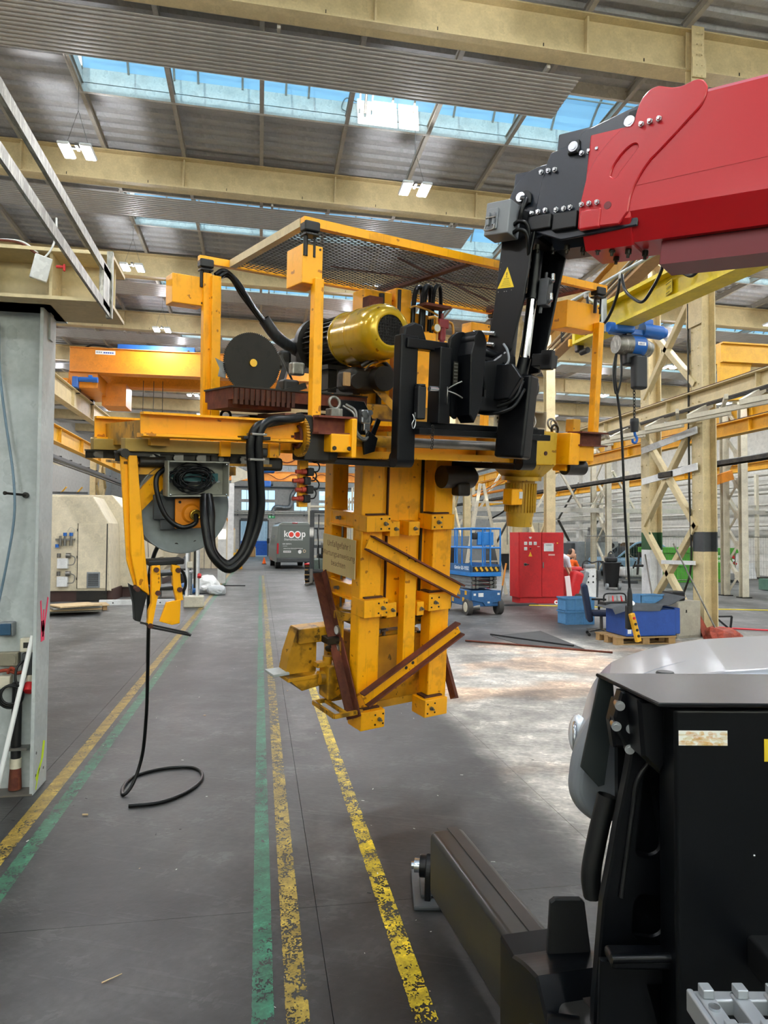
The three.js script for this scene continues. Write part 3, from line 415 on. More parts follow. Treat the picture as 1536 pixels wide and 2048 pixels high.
  const ribs = [cyl([-0.03, 2.8, -0.62], [-0.03, 2.8, -0.18], 0.155, 0.155, 32)]; for (let i = 0; i < 28; i++) { const a = i / 28 * 2 * PI; ribs.push(rot(box(0.008, 0.035, 0.4), 0, 0, 0).translate(0, 0.165, -0.4).rotateZ(a).translate(-0.03, 2.8, 0)); }
  P('motor_body', ribs, M.grease); P('motor_flange', [cyl([-0.03, 2.8, -0.68], [-0.03, 2.8, -0.62], 0.215, 0.215, 32), rbox(0.3, 0.26, 0.2, 0.04, -0.06, 2.74, -0.78)], M.grease);
  P('motor_feet', [span(-0.2, 0.14, 2.58, 2.61, -0.6, -0.2), span(-0.17, -0.1, 2.42, 2.6, -0.55, -0.25), span(0.04, 0.11, 2.42, 2.6, -0.55, -0.25)], M.grease);
  P('pump', [rbox(0.26, 0.16, 0.24, 0.04, -0.05, 2.49, 0.0), cyl([0.03, 2.5, 0.1], [0.03, 2.5, 0.2], 0.085, 0.085, 24), cyl([-0.15, 2.47, 0.0], [-0.15, 2.47, 0.14], 0.05, 0.05, 18), tube([[-0.1, 2.58, 0.1], [-0.02, 2.63, 0.16], [0.08, 2.57, 0.18], [0.1, 2.45, 0.16]], 0.016, 20, 7)], M.grease);
  P('gear_lever', [bar([-0.58, 2.38, -0.2], [-0.36, 2.62, -0.55], 0.04, 0.05), bar([-0.5, 2.66, -0.35], [-0.36, 2.36, -0.3], 0.014), rbox(0.12, 0.09, 0.1, 0.02, -0.5, 2.43, -0.2), bar([-0.62, 2.36, -0.15], [-0.4, 2.44, -0.15], 0.035, 0.04), rbox(0.1, 0.14, 0.12, 0.03, -0.36, 2.66, -0.62)], M.grease);
  P('limit_switch', rbox(0.1, 0.09, 0.07, 0.015, -0.42, 2.56, -0.25), M.galv);
  // black cable bundle from the post to the gearbox
  P('cable_bundle', [tube([[-0.86, 3.22, -0.7], [-0.8, 3.26, -0.7], [-0.72, 3.21, -0.68], [-0.56, 3.0, -0.66], [-0.42, 2.86, -0.66]], 0.018, 40, 8), tube([[-0.84, 3.2, -0.68], [-0.78, 3.24, -0.67], [-0.7, 3.17, -0.66], [-0.55, 2.97, -0.64], [-0.42, 2.85, -0.64]], 0.015, 40, 8), tube([[-0.85, 3.2, -0.72], [-0.76, 3.23, -0.71], [-0.66, 3.1, -0.69], [-0.5, 2.92, -0.67]], 0.014, 40, 8)], M.hose);
  P('cable_sleeve', tube([[-0.5, 2.95, -0.66], [-0.4, 2.84, -0.66], [-0.28, 2.78, -0.68], [-0.14, 2.74, -0.72]], 0.045, 24, 12), mat('#2b2f31', { map: galv, roughness: 0.4 }));
  // sprocket disc
  { const n = 96, pts = []; for (let i = 0; i < n; i++) for (const [d, r] of [[0, 0.190], [0.3, 0.197], [0.6, 0.197], [0.85, 0.190]]) { const a = (i + d) / n * 2 * PI; pts.push([-0.81 + r * Math.cos(a), 2.55 + r * Math.sin(a)]); }
    const d = P('sprocket', plate(pts, 0.014, { bevel: 0, z: -0.11 }), mat('#1b1b1a', { map: greasy, roughness: 0.42, metalness: 0.3 })); P('hub', [cyl([-0.81, 2.55, -0.1], [-0.81, 2.55, -0.08], 0.027, 0.025, 24), cyl([-0.81, 2.55, -0.3], [-0.81, 2.55, -0.11], 0.03, 0.03, 16)], M.brass, d);
    const ch = []; for (let i = 0; i < 40; i++) { const t = i / 39; ch.push(box(0.018, 0.009, 0.014, -0.74 + 0.62 * t, 2.365 + 0.09 * t * t, -0.1)); } P('chain', ch, M.grease, d);
    P('guard_plate', plate([[-1.05, 2.56], [-0.98, 2.53], [-0.985, 2.44], [-1.03, 2.45], [-1.02, 2.5]], 0.01, { z: -0.13 }), M.grey);
  }
  P('drive_base', [span(-0.99, 0.0, 2.3, 2.38, -0.5, 0.02), span(-0.99, -0.55, 2.25, 2.3, -0.45, -0.05)], M.rust); P('drive_base_edge', span(-1.0, 0.0, 2.375, 2.385, -0.5, 0.03), M.grease);
  { const s = []; for (let i = 0; i < 12; i++) s.push(box(0.022, 0.1, 0.03, -0.97 + i * 0.036, 2.32, 0.02)); P('spring_row', s, M.rustDark); }
  P('under_drive', [cyl([-0.75, 2.2, -0.3], [-0.3, 2.2, -0.3], 0.025, 0.025, 10), rbox(0.14, 0.07, 0.1, 0.01, -0.62, 2.2, -0.25), rbox(0.2, 0.08, 0.1, 0.01, -0.3, 2.22, -0.25)], M.grease);
  for (const [x, z] of [[-0.84, -0.5], [1.52, 0.35]]) P('lifting_eye', [ring([x, 2.22, z], [0, 0, 1], 0.035, 0.01), cyl([x, 2.16, z], [x, 2.19, z], 0.02, 0.02, 10)], M.darkSteel);
  P('brace_strap', bar([0.0, 2.45, 0.12], [0.17, 2.26, 0.2], 0.012, 0.05), YO);
  P('rag', rbox(0.05, 0.09, 0.02, 0.005, -0.27, 2.47, 0.2), M.wood);

  // upper mast, pipes, regulator
  P('upper_mast', [rspan(0.1, 0.34, 2.22, 3.19, -0.4, -0.22, 0.008), rspan(0.36, 0.5, 2.3, 3.23, -0.36, -0.2, 0.008), rspan(0.5, 0.84, 2.22, 3.08, -0.42, -0.26, 0.008)], Y);
  P('upper_mast_plate', [rspan(0.33, 0.62, 2.26, 2.9, -0.06, -0.03, 0.006), rspan(0.62, 0.74, 2.3, 2.86, -0.1, -0.05, 0.006)], Y);
  P('mast_shaft', [cyl([0.22, 2.2, -0.18], [0.22, 3.16, -0.18], 0.022, 0.022, 12), cyl([0.35, 2.2, -0.14], [0.35, 3.2, -0.14], 0.014, 0.014, 10)], M.grease);
  P('mast_bracket', [rspan(0.08, 0.2, 3.0, 3.12, -0.22, -0.12, 0.006), rspan(0.12, 0.3, 2.5, 2.62, -0.2, -0.1, 0.006)], M.rust);
  P('mast_foot', rspan(-0.05, 0.75, 2.2, 2.34, -0.5, 0.02, 0.02, 2), YO);
  for (let i = 0; i < 4; i++) { const x = 0.54 + i * 0.05, z = -0.2 + (i % 2) * 0.04; P('hydraulic_hose', tube([[x - 0.02, 2.5, z], [x - 0.02, 3.12, z], [x, 3.24 + 0.01 * i, z], [x + 0.06, 3.27 + 0.01 * i, z - 0.03], [x + 0.1, 3.2, z - 0.06], [x + 0.1, 2.95, z - 0.06]], 0.019 - 0.003 * (i > 1), 36, 8), M.hose); }
  P('pipe', [tube([[0.42, 3.07, -0.1], [0.46, 3.09, -0.1], [0.62, 3.07, -0.1], [0.68, 3.05, -0.1]], 0.008, 16, 6), tube([[0.56, 3.01, -0.06], [0.62, 3.02, -0.05], [0.635, 2.98, -0.05], [0.635, 2.72, -0.05]], 0.012, 24, 8), tube([[0.7, 3.0, -0.06], [0.78, 3.0, -0.06], [0.8, 2.95, -0.06], [0.8, 2.74, -0.06]], 0.01, 24, 8)], paint('#d09a3c', { roughness: 0.3 }));
  const reg = P('pressure_regulator', [cyl([0.69, 2.86, -0.06], [0.69, 3.0, -0.06], 0.032, 0.036, 14), rbox(0.09, 0.07, 0.07, 0.01, 0.69, 2.98, -0.06), cyl([0.69, 3.0, -0.06], [0.69, 3.06, -0.06], 0.012, 0.012, 10), cyl([0.69, 2.78, -0.06], [0.69, 2.86, -0.06], 0.02, 0.026, 10)], paint('#8e1f2c', { roughness: 0.35 }));
  P('pressure_gauge', [cyl([0.62, 2.94, -0.05], [0.62, 2.94, -0.02], 0.033, 0.033, 18)], M.brass, reg); P('gauge_face', cyl([0.62, 2.94, -0.02], [0.62, 2.94, -0.018], 0.027, 0.027, 18), M.white, reg);
  P('pipe_bracket', span(0.52, 0.76, 3.1, 3.12, -0.16, -0.04), M.rust);
  P('name_plate', span(0.4, 0.48, 2.78, 2.83, -0.029, -0.026), mat('#a4542a', { roughness: 0.4 }));

  // shaft with bearing blocks on the near side
  P('shaft', cyl([-0.44, 2.063, 0.5], [1.1, 2.066, 0.5], 0.032, 0.032, 24), M.steel); P('shaft_sleeve', cyl([-0.42, 2.063, 0.5], [-0.1, 2.063, 0.5], 0.037, 0.037, 20), YO);
  P('lower_flange', span(-0.42, 1.1, 1.955, 2.0, 0.3, 0.46), Y);
  const bb = P('bearing_block', [rspan(-0.6, -0.44, 1.985, 2.095, 0.44, 0.62, 0.008), rspan(-0.47, -0.435, 1.955, 2.19, 0.4, 0.64, 0.008)], Y);
  for (const x of [-0.58, -0.48]) P('bolt', hex([x, 2.01, 0.62], [0, 0, 1], 0.013, 0.01), M.darkSteel, bb);
  P('beam_stub', ibeam([-0.68, 2.145, 0.54], [-0.42, 2.145, 0.54], 0.11, 0.14, 0.012, 0.012), M.rust);
  P('block_back', rspan(-0.73, -0.56, 1.93, 2.2, 0.36, 0.53, 0.01), M.grease); P('brake_drum', cyl([-0.62, 1.99, 0.45], [-0.5, 1.99, 0.45], 0.075, 0.075, 24), M.darkSteel);
  { const n = 40, pts = []; for (let i = 0; i < n; i++) for (const [d, r] of [[0, 0.104], [0.25, 0.117], [0.55, 0.117], [0.8, 0.104]]) { const a = (i + d) / n * 2 * PI; pts.push([r * Math.cos(a), r * Math.sin(a)]); }
    const g = P('chain_wheel', [mv(plate(pts, 0.022, { bevel: 0.002 }).rotateY(-PI / 2), -0.735, 2.07, 0.5)], YO); P('wheel_hub', [cyl([-0.79, 2.07, 0.5], [-0.75, 2.07, 0.5], 0.026, 0.034, 18), ring([-0.765, 2.07, 0.5], [1, 0, 0], 0.062, 0.01), cyl([-0.81, 2.07, 0.5], [-0.79, 2.07, 0.5], 0.014, 0.014, 6)], M.rust, g); }
  P('eye_bolt', [ring([-0.52, 2.285, 0.5], [0, 0.2, 1], 0.036, 0.009), rspan(-0.56, -0.48, 2.2, 2.25, 0.46, 0.54, 0.006)], M.galv);
  P('valve_block', [plate([[-0.45, 2.1], [-0.25, 2.1], [-0.2, 2.2], [-0.27, 2.31], [-0.45, 2.31]], 0.014, { z: 0.42 })], M.blackGloss); P('air_valve', [rbox(0.07, 0.09, 0.05, 0.012, -0.28, 2.215, 0.46), cyl([-0.3, 2.23, 0.48], [-0.3, 2.23, 0.5], 0.022, 0.022, 16), cyl([-0.26, 2.24, 0.48], [-0.26, 2.24, 0.5], 0.018, 0.018, 16), rbox(0.05, 0.05, 0.04, 0.008, -0.27, 2.15, 0.46)], M.zinc);
  P('valve_hose', [tube([[-0.44, 2.28, 0.5], [-0.4, 2.24, 0.55], [-0.4, 2.12, 0.57], [-0.36, 2.08, 0.57], [-0.3, 2.09, 0.53], [-0.28, 2.13, 0.48]], 0.009, 30, 7), tube([[-0.46, 2.27, 0.5], [-0.415, 2.22, 0.56], [-0.41, 2.1, 0.585], [-0.35, 2.065, 0.58], [-0.29, 2.1, 0.54]], 0.008, 30, 7)], M.steel);
  P('clamp_lever', [plate([[-0.33, 1.98], [-0.26, 2.0], [-0.24, 2.08], [-0.3, 2.12], [-0.34, 2.05]], 0.02, { z: 0.54 }), bar([-0.23, 2.2, 0.55], [-0.29, 2.06, 0.55], 0.012, 0.03)], M.blackGloss);

  // right end: gearbox hopper, hanging motor, bearing block, terminal box
  P('angle_gearbox', [rspan(1.0, 1.4, 1.94, 2.19, 0.22, 0.5, 0.01), (() => { const g = new THREE.CylinderGeometry(0.245, 0.12, 0.12, 4, 1).rotateY(PI / 4); return g.translate(1.2, 1.88, 0.34); })()], paint('#c7a024', { map: chipped }));
  P('gearbox_cover', [cyl([1.02, 2.03, 0.5], [1.02, 2.03, 0.52], 0.075, 0.075, 24), cyl([1.02, 2.03, 0.52], [1.02, 2.03, 0.54], 0.035, 0.035, 16)], M.grease); P('oil_plug', cyl([1.28, 2.03, 0.5], [1.28, 2.03, 0.506], 0.016, 0.016, 12), M.rustDark);
  P('gear_lever_bar', bar([1.08, 2.1, 0.53], [1.14, 1.94, 0.53], 0.012, 0.016), YO);
  const vm = [cyl([1.2, 1.55, 0.34], [1.2, 1.84, 0.34], 0.105, 0.105, 28), cyl([1.2, 1.82, 0.34], [1.2, 1.85, 0.34], 0.15, 0.15, 8), cyl([1.2, 1.47, 0.34], [1.2, 1.55, 0.34], 0.095, 0.1, 28)]; for (let i = 0; i < 30; i++) { const a = i / 30 * 2 * PI; vm.push(box(0.006, 0.22, 0.02).translate(0, 1.69, 0.11).rotateY(a).translate(1.2, 0, 0.34)); }
  P('hanging_motor', vm, paint('#b98f1e', { map: chipped })); P('terminal_cover', rspan(1.0, 1.11, 1.64, 1.76, 0.36, 0.46, 0.01), Y); P('type_plate', span(1.07, 1.105, 1.69, 1.74, 0.461, 0.463), M.white);
  P('bearing_block', [rspan(1.45, 1.56, 1.95, 2.19, 0.42, 0.58, 0.008), rspan(1.56, 1.72, 1.98, 2.1, 0.42, 0.58, 0.008), rspan(1.5, 1.75, 1.9, 1.97, 0.36, 0.5, 0.01)], Y); P('brake_shoe', [cyl([1.52, 1.93, 0.47], [1.72, 1.93, 0.47], 0.06, 0.06, 20)], M.grease);
  P('beam_stub', ibeam([1.54, 2.15, 0.54], [1.83, 2.15, 0.54], 0.11, 0.15, 0.012, 0.012), M.rust); P('post_bracket', rspan(1.54, 1.62, 2.2, 2.3, 0.44, 0.52, 0.006), YO);
  const tb = P('terminal_box', [span(1.3, 1.72, 2.23, 2.37, -0.12, -0.11), span(1.3, 1.72, 2.23, 2.245, -0.12, 0.05), span(1.72, 1.73, 2.23, 2.38, -0.12, 0.05), span(1.28, 1.74, 2.37, 2.38, -0.13, 0.02)], M.creamPale);
  for (let j = 0; j < 3; j++) for (let i = 0; i < 9; i++) P('terminal', box(0.022, 0.02, 0.03, 1.33 + i * 0.034, 2.28 + j * 0.032, -0.08 - j * 0.01), M.black, tb);
  for (let i = 0; i < 9; i++) P('wire', tube([[1.36 + i * 0.036, 2.35 - (i % 3) * 0.02, -0.05], [1.38 + i * 0.03, 2.36, 0.0], [1.42 + i * 0.022, 2.29, 0.06], [1.47 + i * 0.008, 2.22, 0.09]], 0.0045, 14, 5), M.white, tb);
  P('cable_coil', [ring([1.64, 2.27, 0.2], [0, 0.3, 1], 0.045, 0.008), ring([1.645, 2.265, 0.22], [0.1, 0.3, 1], 0.04, 0.006)], M.steel);
  P('under_motor', [cyl([0.62, 1.83, 0.1], [0.9, 1.83, 0.1], 0.085, 0.085, 24), cyl([0.9, 1.83, 0.1], [0.94, 1.83, 0.1], 0.07, 0.05, 24), rbox(0.12, 0.1, 0.1, 0.02, 0.78, 1.74, 0.14), cyl([0.86, 1.7, 0.12], [0.86, 1.76, 0.12], 0.014, 0.014, 8)], M.grease);

  // left end: folded arm with claw, cable drum, junction box, hoses, sensor bar
  const arm = P('folded_arm', [plate([[-1.735, 1.93], [-1.65, 1.93], [-1.62, 1.36], [-1.585, 1.16], [-1.66, 1.22], [-1.70, 1.36]], 0.02, { z: 0.34 }), plate([[-1.70, 1.93], [-1.66, 1.93], [-1.615, 1.4], [-1.59, 1.17], [-1.65, 1.22], [-1.685, 1.4]], 0.03, { z: 0.36 }), bar([-1.66, 1.68, 0.33], [-1.5, 1.84, 0.3], 0.05, 0.06), bar([-1.66, 1.62, 0.33], [-1.48, 1.8, 0.3], 0.03, 0.04)], Y);
  P('arm_joint', [rbox(0.16, 0.05, 0.08, 0.012, -1.64, 1.945, 0.33), cyl([-1.72, 1.945, 0.3], [-1.72, 1.945, 0.4], 0.024, 0.024, 12)], M.grease, arm);
  const claw = P('claw_frame', [rbox(0.2, 0.03, 0.1, 0.008, -1.5, 1.345, 0.36), rbox(0.14, 0.02, 0.1, 0.006, -1.5, 1.28, 0.36), rbox(0.16, 0.02, 0.1, 0.006, -1.5, 1.2, 0.36), bar([-1.56, 1.34, 0.38], [-1.56, 1.18, 0.38], 0.02), bar([-1.45, 1.34, 0.38], [-1.44, 1.18, 0.38], 0.02)], M.black);
  P('claw_jaw', [plate([[-1.58, 1.33], [-1.54, 1.33], [-1.535, 1.22], [-1.555, 1.14], [-1.58, 1.0], [-1.6, 1.0], [-1.595, 1.08], [-1.58, 1.12]], 0.035, { z: 0.38 })], Y, claw);
  P('claw_jaw', [plate([[-1.47, 1.33], [-1.43, 1.32], [-1.425, 1.24], [-1.41, 1.13], [-1.44, 1.125], [-1.46, 1.2]], 0.035, { z: 0.38 })], Y, claw);
  P('claw_finger', [plate([[-1.5, 1.12], [-1.425, 1.13], [-1.43, 1.0], [-1.47, 0.995], [-1.535, 1.02]], 0.02, { z: 0.4 })], Y, claw);
  P('claw_bracket', [plate([[-1.69, 1.23], [-1.6, 1.17], [-1.635, 1.02], [-1.66, 1.03], [-1.665, 1.12]], 0.05, { z: 0.33 })], M.black, claw);
  P('claw_wire', [bar([-1.64, 1.02, 0.4], [-1.4, 0.95, 0.45], 0.01), bar([-1.6, 0.995, 0.42], [-1.38, 0.935, 0.47], 0.01), bar([-1.4, 0.95, 0.45], [-1.38, 0.935, 0.47], 0.012)], M.black, claw);
  for (const [x, y] of [[-1.56, 1.31], [-1.44, 1.3], [-1.55, 1.18], [-1.43, 1.19], [-1.59, 1.0], [-1.66, 1.21]]) P('claw_pin', cyl([x, y, 0.36], [x, y, 0.43], 0.014, 0.014, 10), M.rustDark, claw);
  P('claw_hose', tube([[-1.46, 1.33, 0.36], [-1.4, 1.28, 0.38], [-1.385, 1.2, 0.38], [-1.42, 1.14, 0.38]], 0.009, 20, 6), M.hose, claw);
  const drum = P('cable_drum', [mv(lathe([[0.0, 0.0], [0.2, 0.0], [0.255, 0.018], [0.262, 0.03], [0.268, 0.03], [0.27, 0.022], [0.26, 0.005], [0.235, -0.03], [0.0, -0.03]], 56).rotateX(PI / 2), -1.39, 1.65, 0.31), cyl([-1.39, 1.65, 0.15], [-1.39, 1.65, 0.28], 0.19, 0.19, 40), mv(lathe([[0.19, -0.01], [0.26, -0.02], [0.265, 0.0], [0.19, 0.005]], 48).rotateX(PI / 2), -1.39, 1.65, 0.15)], paint('#868d8e', { roughness: 0.45 }));
  P('drum_bracket', [rspan(-1.56, -1.3, 1.58, 1.72, 0.335, 0.36, 0.006), rspan(-1.52, -1.33, 1.52, 1.74, 0.33, 0.345, 0.006)], M.greyDark, drum);
  const hp = P('hub_plate', [rspan(-1.45, -1.27, 1.53, 1.7, 0.375, 0.39, 0.02, 2), cyl([-1.36, 1.615, 0.39], [-1.36, 1.615, 0.41], 0.055, 0.045, 28)], M.orange, drum);
  P('hub', [cyl([-1.35, 1.61, 0.41], [-1.35, 1.61, 0.44], 0.028, 0.028, 20), ring([-1.35, 1.61, 0.44], [0, 0, 1], 0.026, 0.006)], M.brass, drum);
  for (const [x, y] of [[-1.425, 1.68], [-1.295, 1.68], [-1.295, 1.55], [-1.425, 1.55]]) P('screw', cyl([x, y, 0.39], [x, y, 0.396], 0.008, 0.008, 8), M.darkSteel, drum);
  P('drum_hole', [[-1.42, 1.43], [-1.31, 1.44]].map(([x, y]) => cyl([x, y, 0.312], [x, y, 0.316], 0.012, 0.012, 10)), M.grease, drum);
  P('drum_cable', tube([[-1.35, 1.61, 0.44], [-1.36, 1.57, 0.47], [-1.43, 1.545, 0.46], [-1.51, 1.6, 0.44], [-1.555, 1.72, 0.42], [-1.555, 1.82, 0.4], [-1.5, 1.87, 0.38]], 0.014, 50, 9), M.hose, drum);
  const jb = P('junction_box', [span(-1.505, -1.17, 1.72, 1.905, 0.36, 0.366), span(-1.505, -1.17, 1.715, 1.721, 0.36, 0.46), span(-1.505, -1.17, 1.904, 1.91, 0.36, 0.47), span(-1.511, -1.505, 1.715, 1.91, 0.36, 0.46), span(-1.17, -1.164, 1.715, 1.91, 0.36, 0.46)], paint('#9d9c8f', { roughness: 0.5 }));
  P('terminal_strip', [box(0.2, 0.045, 0.03, -1.31, 1.82, 0.385), box(0.1, 0.03, 0.03, -1.44, 1.82, 0.38)], mat('#1f5a5c', { roughness: 0.4 }), jb); P('din_rail', box(0.3, 0.012, 0.012, -1.34, 1.795, 0.375), M.zinc, jb);
  { const s = rnd; for (let i = 0; i < 26; i++) { const c = [-1.36 + s(-0.02, 0.02), 1.81 + s(-0.02, 0.02)], rx = s(0.07, 0.13), ry = s(0.03, 0.075), z = s(0.39, 0.45), pts = [], t0 = s(0, 6), n = 7 + (i % 3); for (let k = 0; k < n; k++) { const a = t0 + k * 0.7; pts.push([c[0] + rx * Math.cos(a) * s(0.85, 1.08), c[1] + ry * Math.sin(a) * s(0.8, 1.1), z + s(-0.01, 0.01)]); } P('wire', tube(pts, s(0.003, 0.005), 26, 5), i % 13 === 3 ? M.creamPale : M.hose, jb); } }
  P('box_screw', [[-1.495, 1.725], [-1.18, 1.725], [-1.18, 1.895]].map(([x, y]) => ball(0.007, x, y, 0.46, 8)), M.zinc, jb);
  for (const [dx, dz, r] of [[0, 0, 0.026], [0.04, 0.015, 0.024]]) P('loop_hose', tube([[-0.78, 2.18, 0.58 + dz], [-0.86, 2.165, 0.6 + dz], [-0.98, 2.14 + dx * 0.3, 0.6 + dz], [-1.06 + dx * 0.6, 2.11, 0.6 + dz], [-1.095 + dx, 2.03, 0.6 + dz], [-1.085 + dx, 1.85, 0.6 + dz], [-1.075 + dx, 1.65, 0.6 + dz], [-1.10 + dx * 0.7, 1.5, 0.6 + dz], [-1.15 + dx * 0.3, 1.39 - dx * 0.4, 0.6 + dz], [-1.215, 1.345 - dx * 0.6, 0.59 + dz], [-1.29 - dx * 0.3, 1.41 - dx * 0.2, 0.57 + dz], [-1.325 - dx * 0.7 + 0.03, 1.52, 0.53 + dz], [-1.33 - dx + 0.045, 1.63, 0.5 + dz * 0.6], [-1.28 - dx * 0.6, 1.72, 0.44 + dz * 0.4]], r, 110, 10), M.hose);
  for (const [x, y, z] of [[-1.07, 1.93, 0.6], [-1.06, 2.07, 0.6]]) P('hose_clamp', rbox(0.09, 0.014, 0.085, 0.004, x, y, z), M.steel);
  P('hose_bracket', [rbox(0.16, 0.02, 0.1, 0.004, -1.06, 2.05, 0.56), rbox(0.05, 0.05, 0.05, 0.01, -1.0, 1.97, 0.54)], M.black);
  const sb = P('sensor_bar', rspan(-0.68, -0.62, 1.64, 1.95, 0.33, 0.37, 0.004), Y);
  for (let i = 0; i < 4; i++) { const y = 1.88 - i * 0.055, x = i % 2 ? -0.665 : -0.645; P('sensor', [cyl([x - 0.07, y - 0.02, 0.39], [x + 0.01, y - 0.02, 0.39], 0.013, 0.013, 12), cyl([x - 0.03, y - 0.02, 0.39], [x + 0.03, y - 0.02, 0.39], 0.018, 0.018, 12)], paint('#b5402c'), sb); P('sensor_body', rbox(0.045, 0.05, 0.04, 0.008, x + 0.02, y - 0.02, 0.4), M.black, sb); P('sensor_cable', tube([[x + 0.04, y - 0.02, 0.4], [x + 0.075, y - 0.015, 0.4], [x + 0.085, y + 0.02, 0.4], [x + 0.05, y + 0.06, 0.38]], 0.005, 12, 5), M.hose, sb); }
}
// cable hanging from the drum down to the floor
single('power_cable', tube([[-0.568, 1.80, -4.235], [-0.607, 1.735, -4.325], [-0.655, 1.61, -4.49], [-0.703, 1.27, -4.816], [-0.751, 0.887, -5.142], [-0.789, 0.525, -5.365], [-0.83, 0.22, -5.45], [-0.885, 0.05, -5.40], [-0.925, 0.013, -5.335], [-0.96, 0.013, -5.48], [-0.917, 0.013, -5.738], [-0.715, 0.013, -5.885], [-0.504, 0.013, -5.876], [-0.412, 0.013, -5.682], [-0.475, 0.013, -5.365], [-0.655, 0.013, -5.149], [-0.857, 0.013, -5.116]], 0.0125, 200, 9), M.hose, 'black cable dangling from the cable drum, its end coiled on the walkway', 'cable');
// ---------- the mobile crane that holds the machine ----------
{
  const base = [1.479, 0, -2.077], crane = thing('mobile_crane', 'red and black folding crane with silver hood, outrigger and fork carriage', 'crane', base);
  const sub = (name, pos, set) => { const g = new THREE.Group(); g.name = name; crane.add(g); g.position.set(pos[0] - base[0], pos[1] - base[1], pos[2] - base[2]); set(g); return g; };
  const boom = sub('boom', [1.526, 3.337, -4.201], (g) => g.quaternion.setFromRotationMatrix(new THREE.Matrix4().makeBasis(V(0.6546428, -0.11971221, 0.74639922), V(0.07893639, 0.99280864, 0.09000032), V(-0.75180573, 0, 0.65938467))));
  const P = (n, g, m, p) => mesh(n, g, m, p);
  const hexBolt = (x, y, z, p, r = 0.016) => P('bolt', [hex([x, y, z], [0, 0, 1], r, r * 0.9), cyl([x, y, z + r * 0.9], [x, y, z + r * 1.7], r * 0.72, r * 0.6, 12)], M.zinc, p);
  const screwHead = (x, y, z, p, r = 0.02) => P('pin', [cyl([x, y, z], [x, y, z + 0.03], r * 1.5, r * 1.5, 20), cyl([x, y, z + 0.03], [x, y, z + 0.034], r, r, 20)], M.zinc, p);
  // red outer section: folded box
  const prof = [[0.435, 0], [0.99, 0], [1.03, -0.05], [1.03, -0.37], [0.99, -0.42], [0.435, -0.42], [0.3, -0.33], [0.3, -0.09]];
  const beam = (pts, x0, x1, b = 0.012) => { const s = outline(pts.map(([y, z]) => [-z, y])); return mv(new THREE.ExtrudeGeometry(s, { depth: x1 - x0 - 2 * b, bevelEnabled: true, bevelSize: b, bevelThickness: b, bevelSegments: 3, curveSegments: 6 }), 0, 0, x0 + b).rotateY(PI / 2).applyMatrix4(new THREE.Matrix4().makeScale(1, 1, 1)); };
  P('outer_section', beam(prof, 0.70, 3.0), M.red, boom);
  P('lower_section', [beam([[0.165, -0.13], [0.285, -0.13], [0.285, -0.33], [0.165, -0.33]], 0.86, 3.0, 0.008)], M.maroon, boom); P('slide_strip', span(1.0, 3.0, 0.285, 0.305, -0.12, -0.3), M.black, boom);
  P('window_recess', span(0.98, 1.2, 0.158, 0.166, -0.2, -0.27), mat('#8d1c28', { roughness: 0.4 }), boom);
  P('collar_plate', plate([[0.42, 0.38], [0.416, 0.49], [0.43, 0.6, 0.44, 0.66], [0.47, 0.76, 0.53, 0.82], [0.6, 0.9, 0.69, 0.925], [0.70, 1.03, 0.735, 1.06], [0.77, 1.10, 0.82, 1.08], [0.9, 1.04, 0.96, 1.06], [1.03, 1.085, 1.055, 1.02], [1.06, 0.97, 1.03, 0.925], [0.88, 0.77, 0.80, 0.70], [0.72, 0.6, 0.705, 0.5], [0.70, 0.43], [0.66, 0.37]], 0.022, { z: 0.002, bevel: 0.006, holes: [[[0.575, 0.645], [0.615, 0.60, 0.635, 0.655], [0.73, 0.775], [0.725, 0.815, 0.685, 0.805], [0.63, 0.78, 0.585, 0.70], [0.575, 0.68, 0.575, 0.645]]], n: 12 }), M.red, boom);
  P('collar_slot_back', span(0.5, 0.75, 0.6, 0.85, -0.01, -0.002), M.red, boom);
  P('collar_box', [beam([[0.4, 0.0], [0.9, 0.0], [0.9, -0.42], [0.4, -0.42], [0.285, -0.33], [0.285, -0.09]], 0.425, 0.72)], M.red, boom);
  P('rib', bar([0.71, 0.572, 0.006], [3.0, 0.655, 0.006], 0.016, 0.01), M.red, boom); P('weld_seam', tube([[0.95, 0.812, 0.003], [1.03, 0.82, 0.004], [1.12, 0.827, 0.004], [1.16, 0.862, 0.004], [1.26, 0.905, 0.004], [1.36, 0.912, 0.004], [1.7, 0.915, 0.004]], 0.006, 50, 6), M.red, boom);
  P('collar_hole', [cyl([0.585, 0.48, 0.022], [0.585, 0.48, 0.0265], 0.022, 0.022, 20)], M.maroon, boom);
  P('collar_shoe', rspan(0.425, 0.55, 0.36, 0.475, 0.0, 0.034, 0.012, 2), M.red, boom);
  // black extension sections
  P('middle_section', [plate([[0.1, 0.42], [0.12, 0.62], [0.14, 0.8, 0.172, 0.87], [0.25, 0.895, 0.33, 0.89], [0.345, 0.93, 0.37, 0.955], [0.55, 1.0, 0.69, 1.03], [0.75, 1.03], [0.75, 0.36], [0.3, 0.34]], 0.02, { z: -0.03, bevel: 0.005 })], M.navyBlack, boom);
  P('middle_box', [beam([[0.42, -0.035], [0.97, -0.035], [0.97, -0.39], [0.42, -0.39], [0.33, -0.3], [0.33, -0.12]], 0.2, 0.8)], M.navyBlack, boom);
  P('inner_section', [plate([[-0.12, 0.44], [-0.105, 0.62], [-0.09, 0.75, 0.03, 0.805], [0.1, 0.83, 0.2, 0.815], [0.24, 0.42], [0.1, 0.38]], 0.02, { z: -0.055, bevel: 0.005 }), beam([[0.42, -0.06], [0.8, -0.06], [0.8, -0.36], [0.42, -0.36]], -0.09, 0.3)], M.navyBlack, boom);
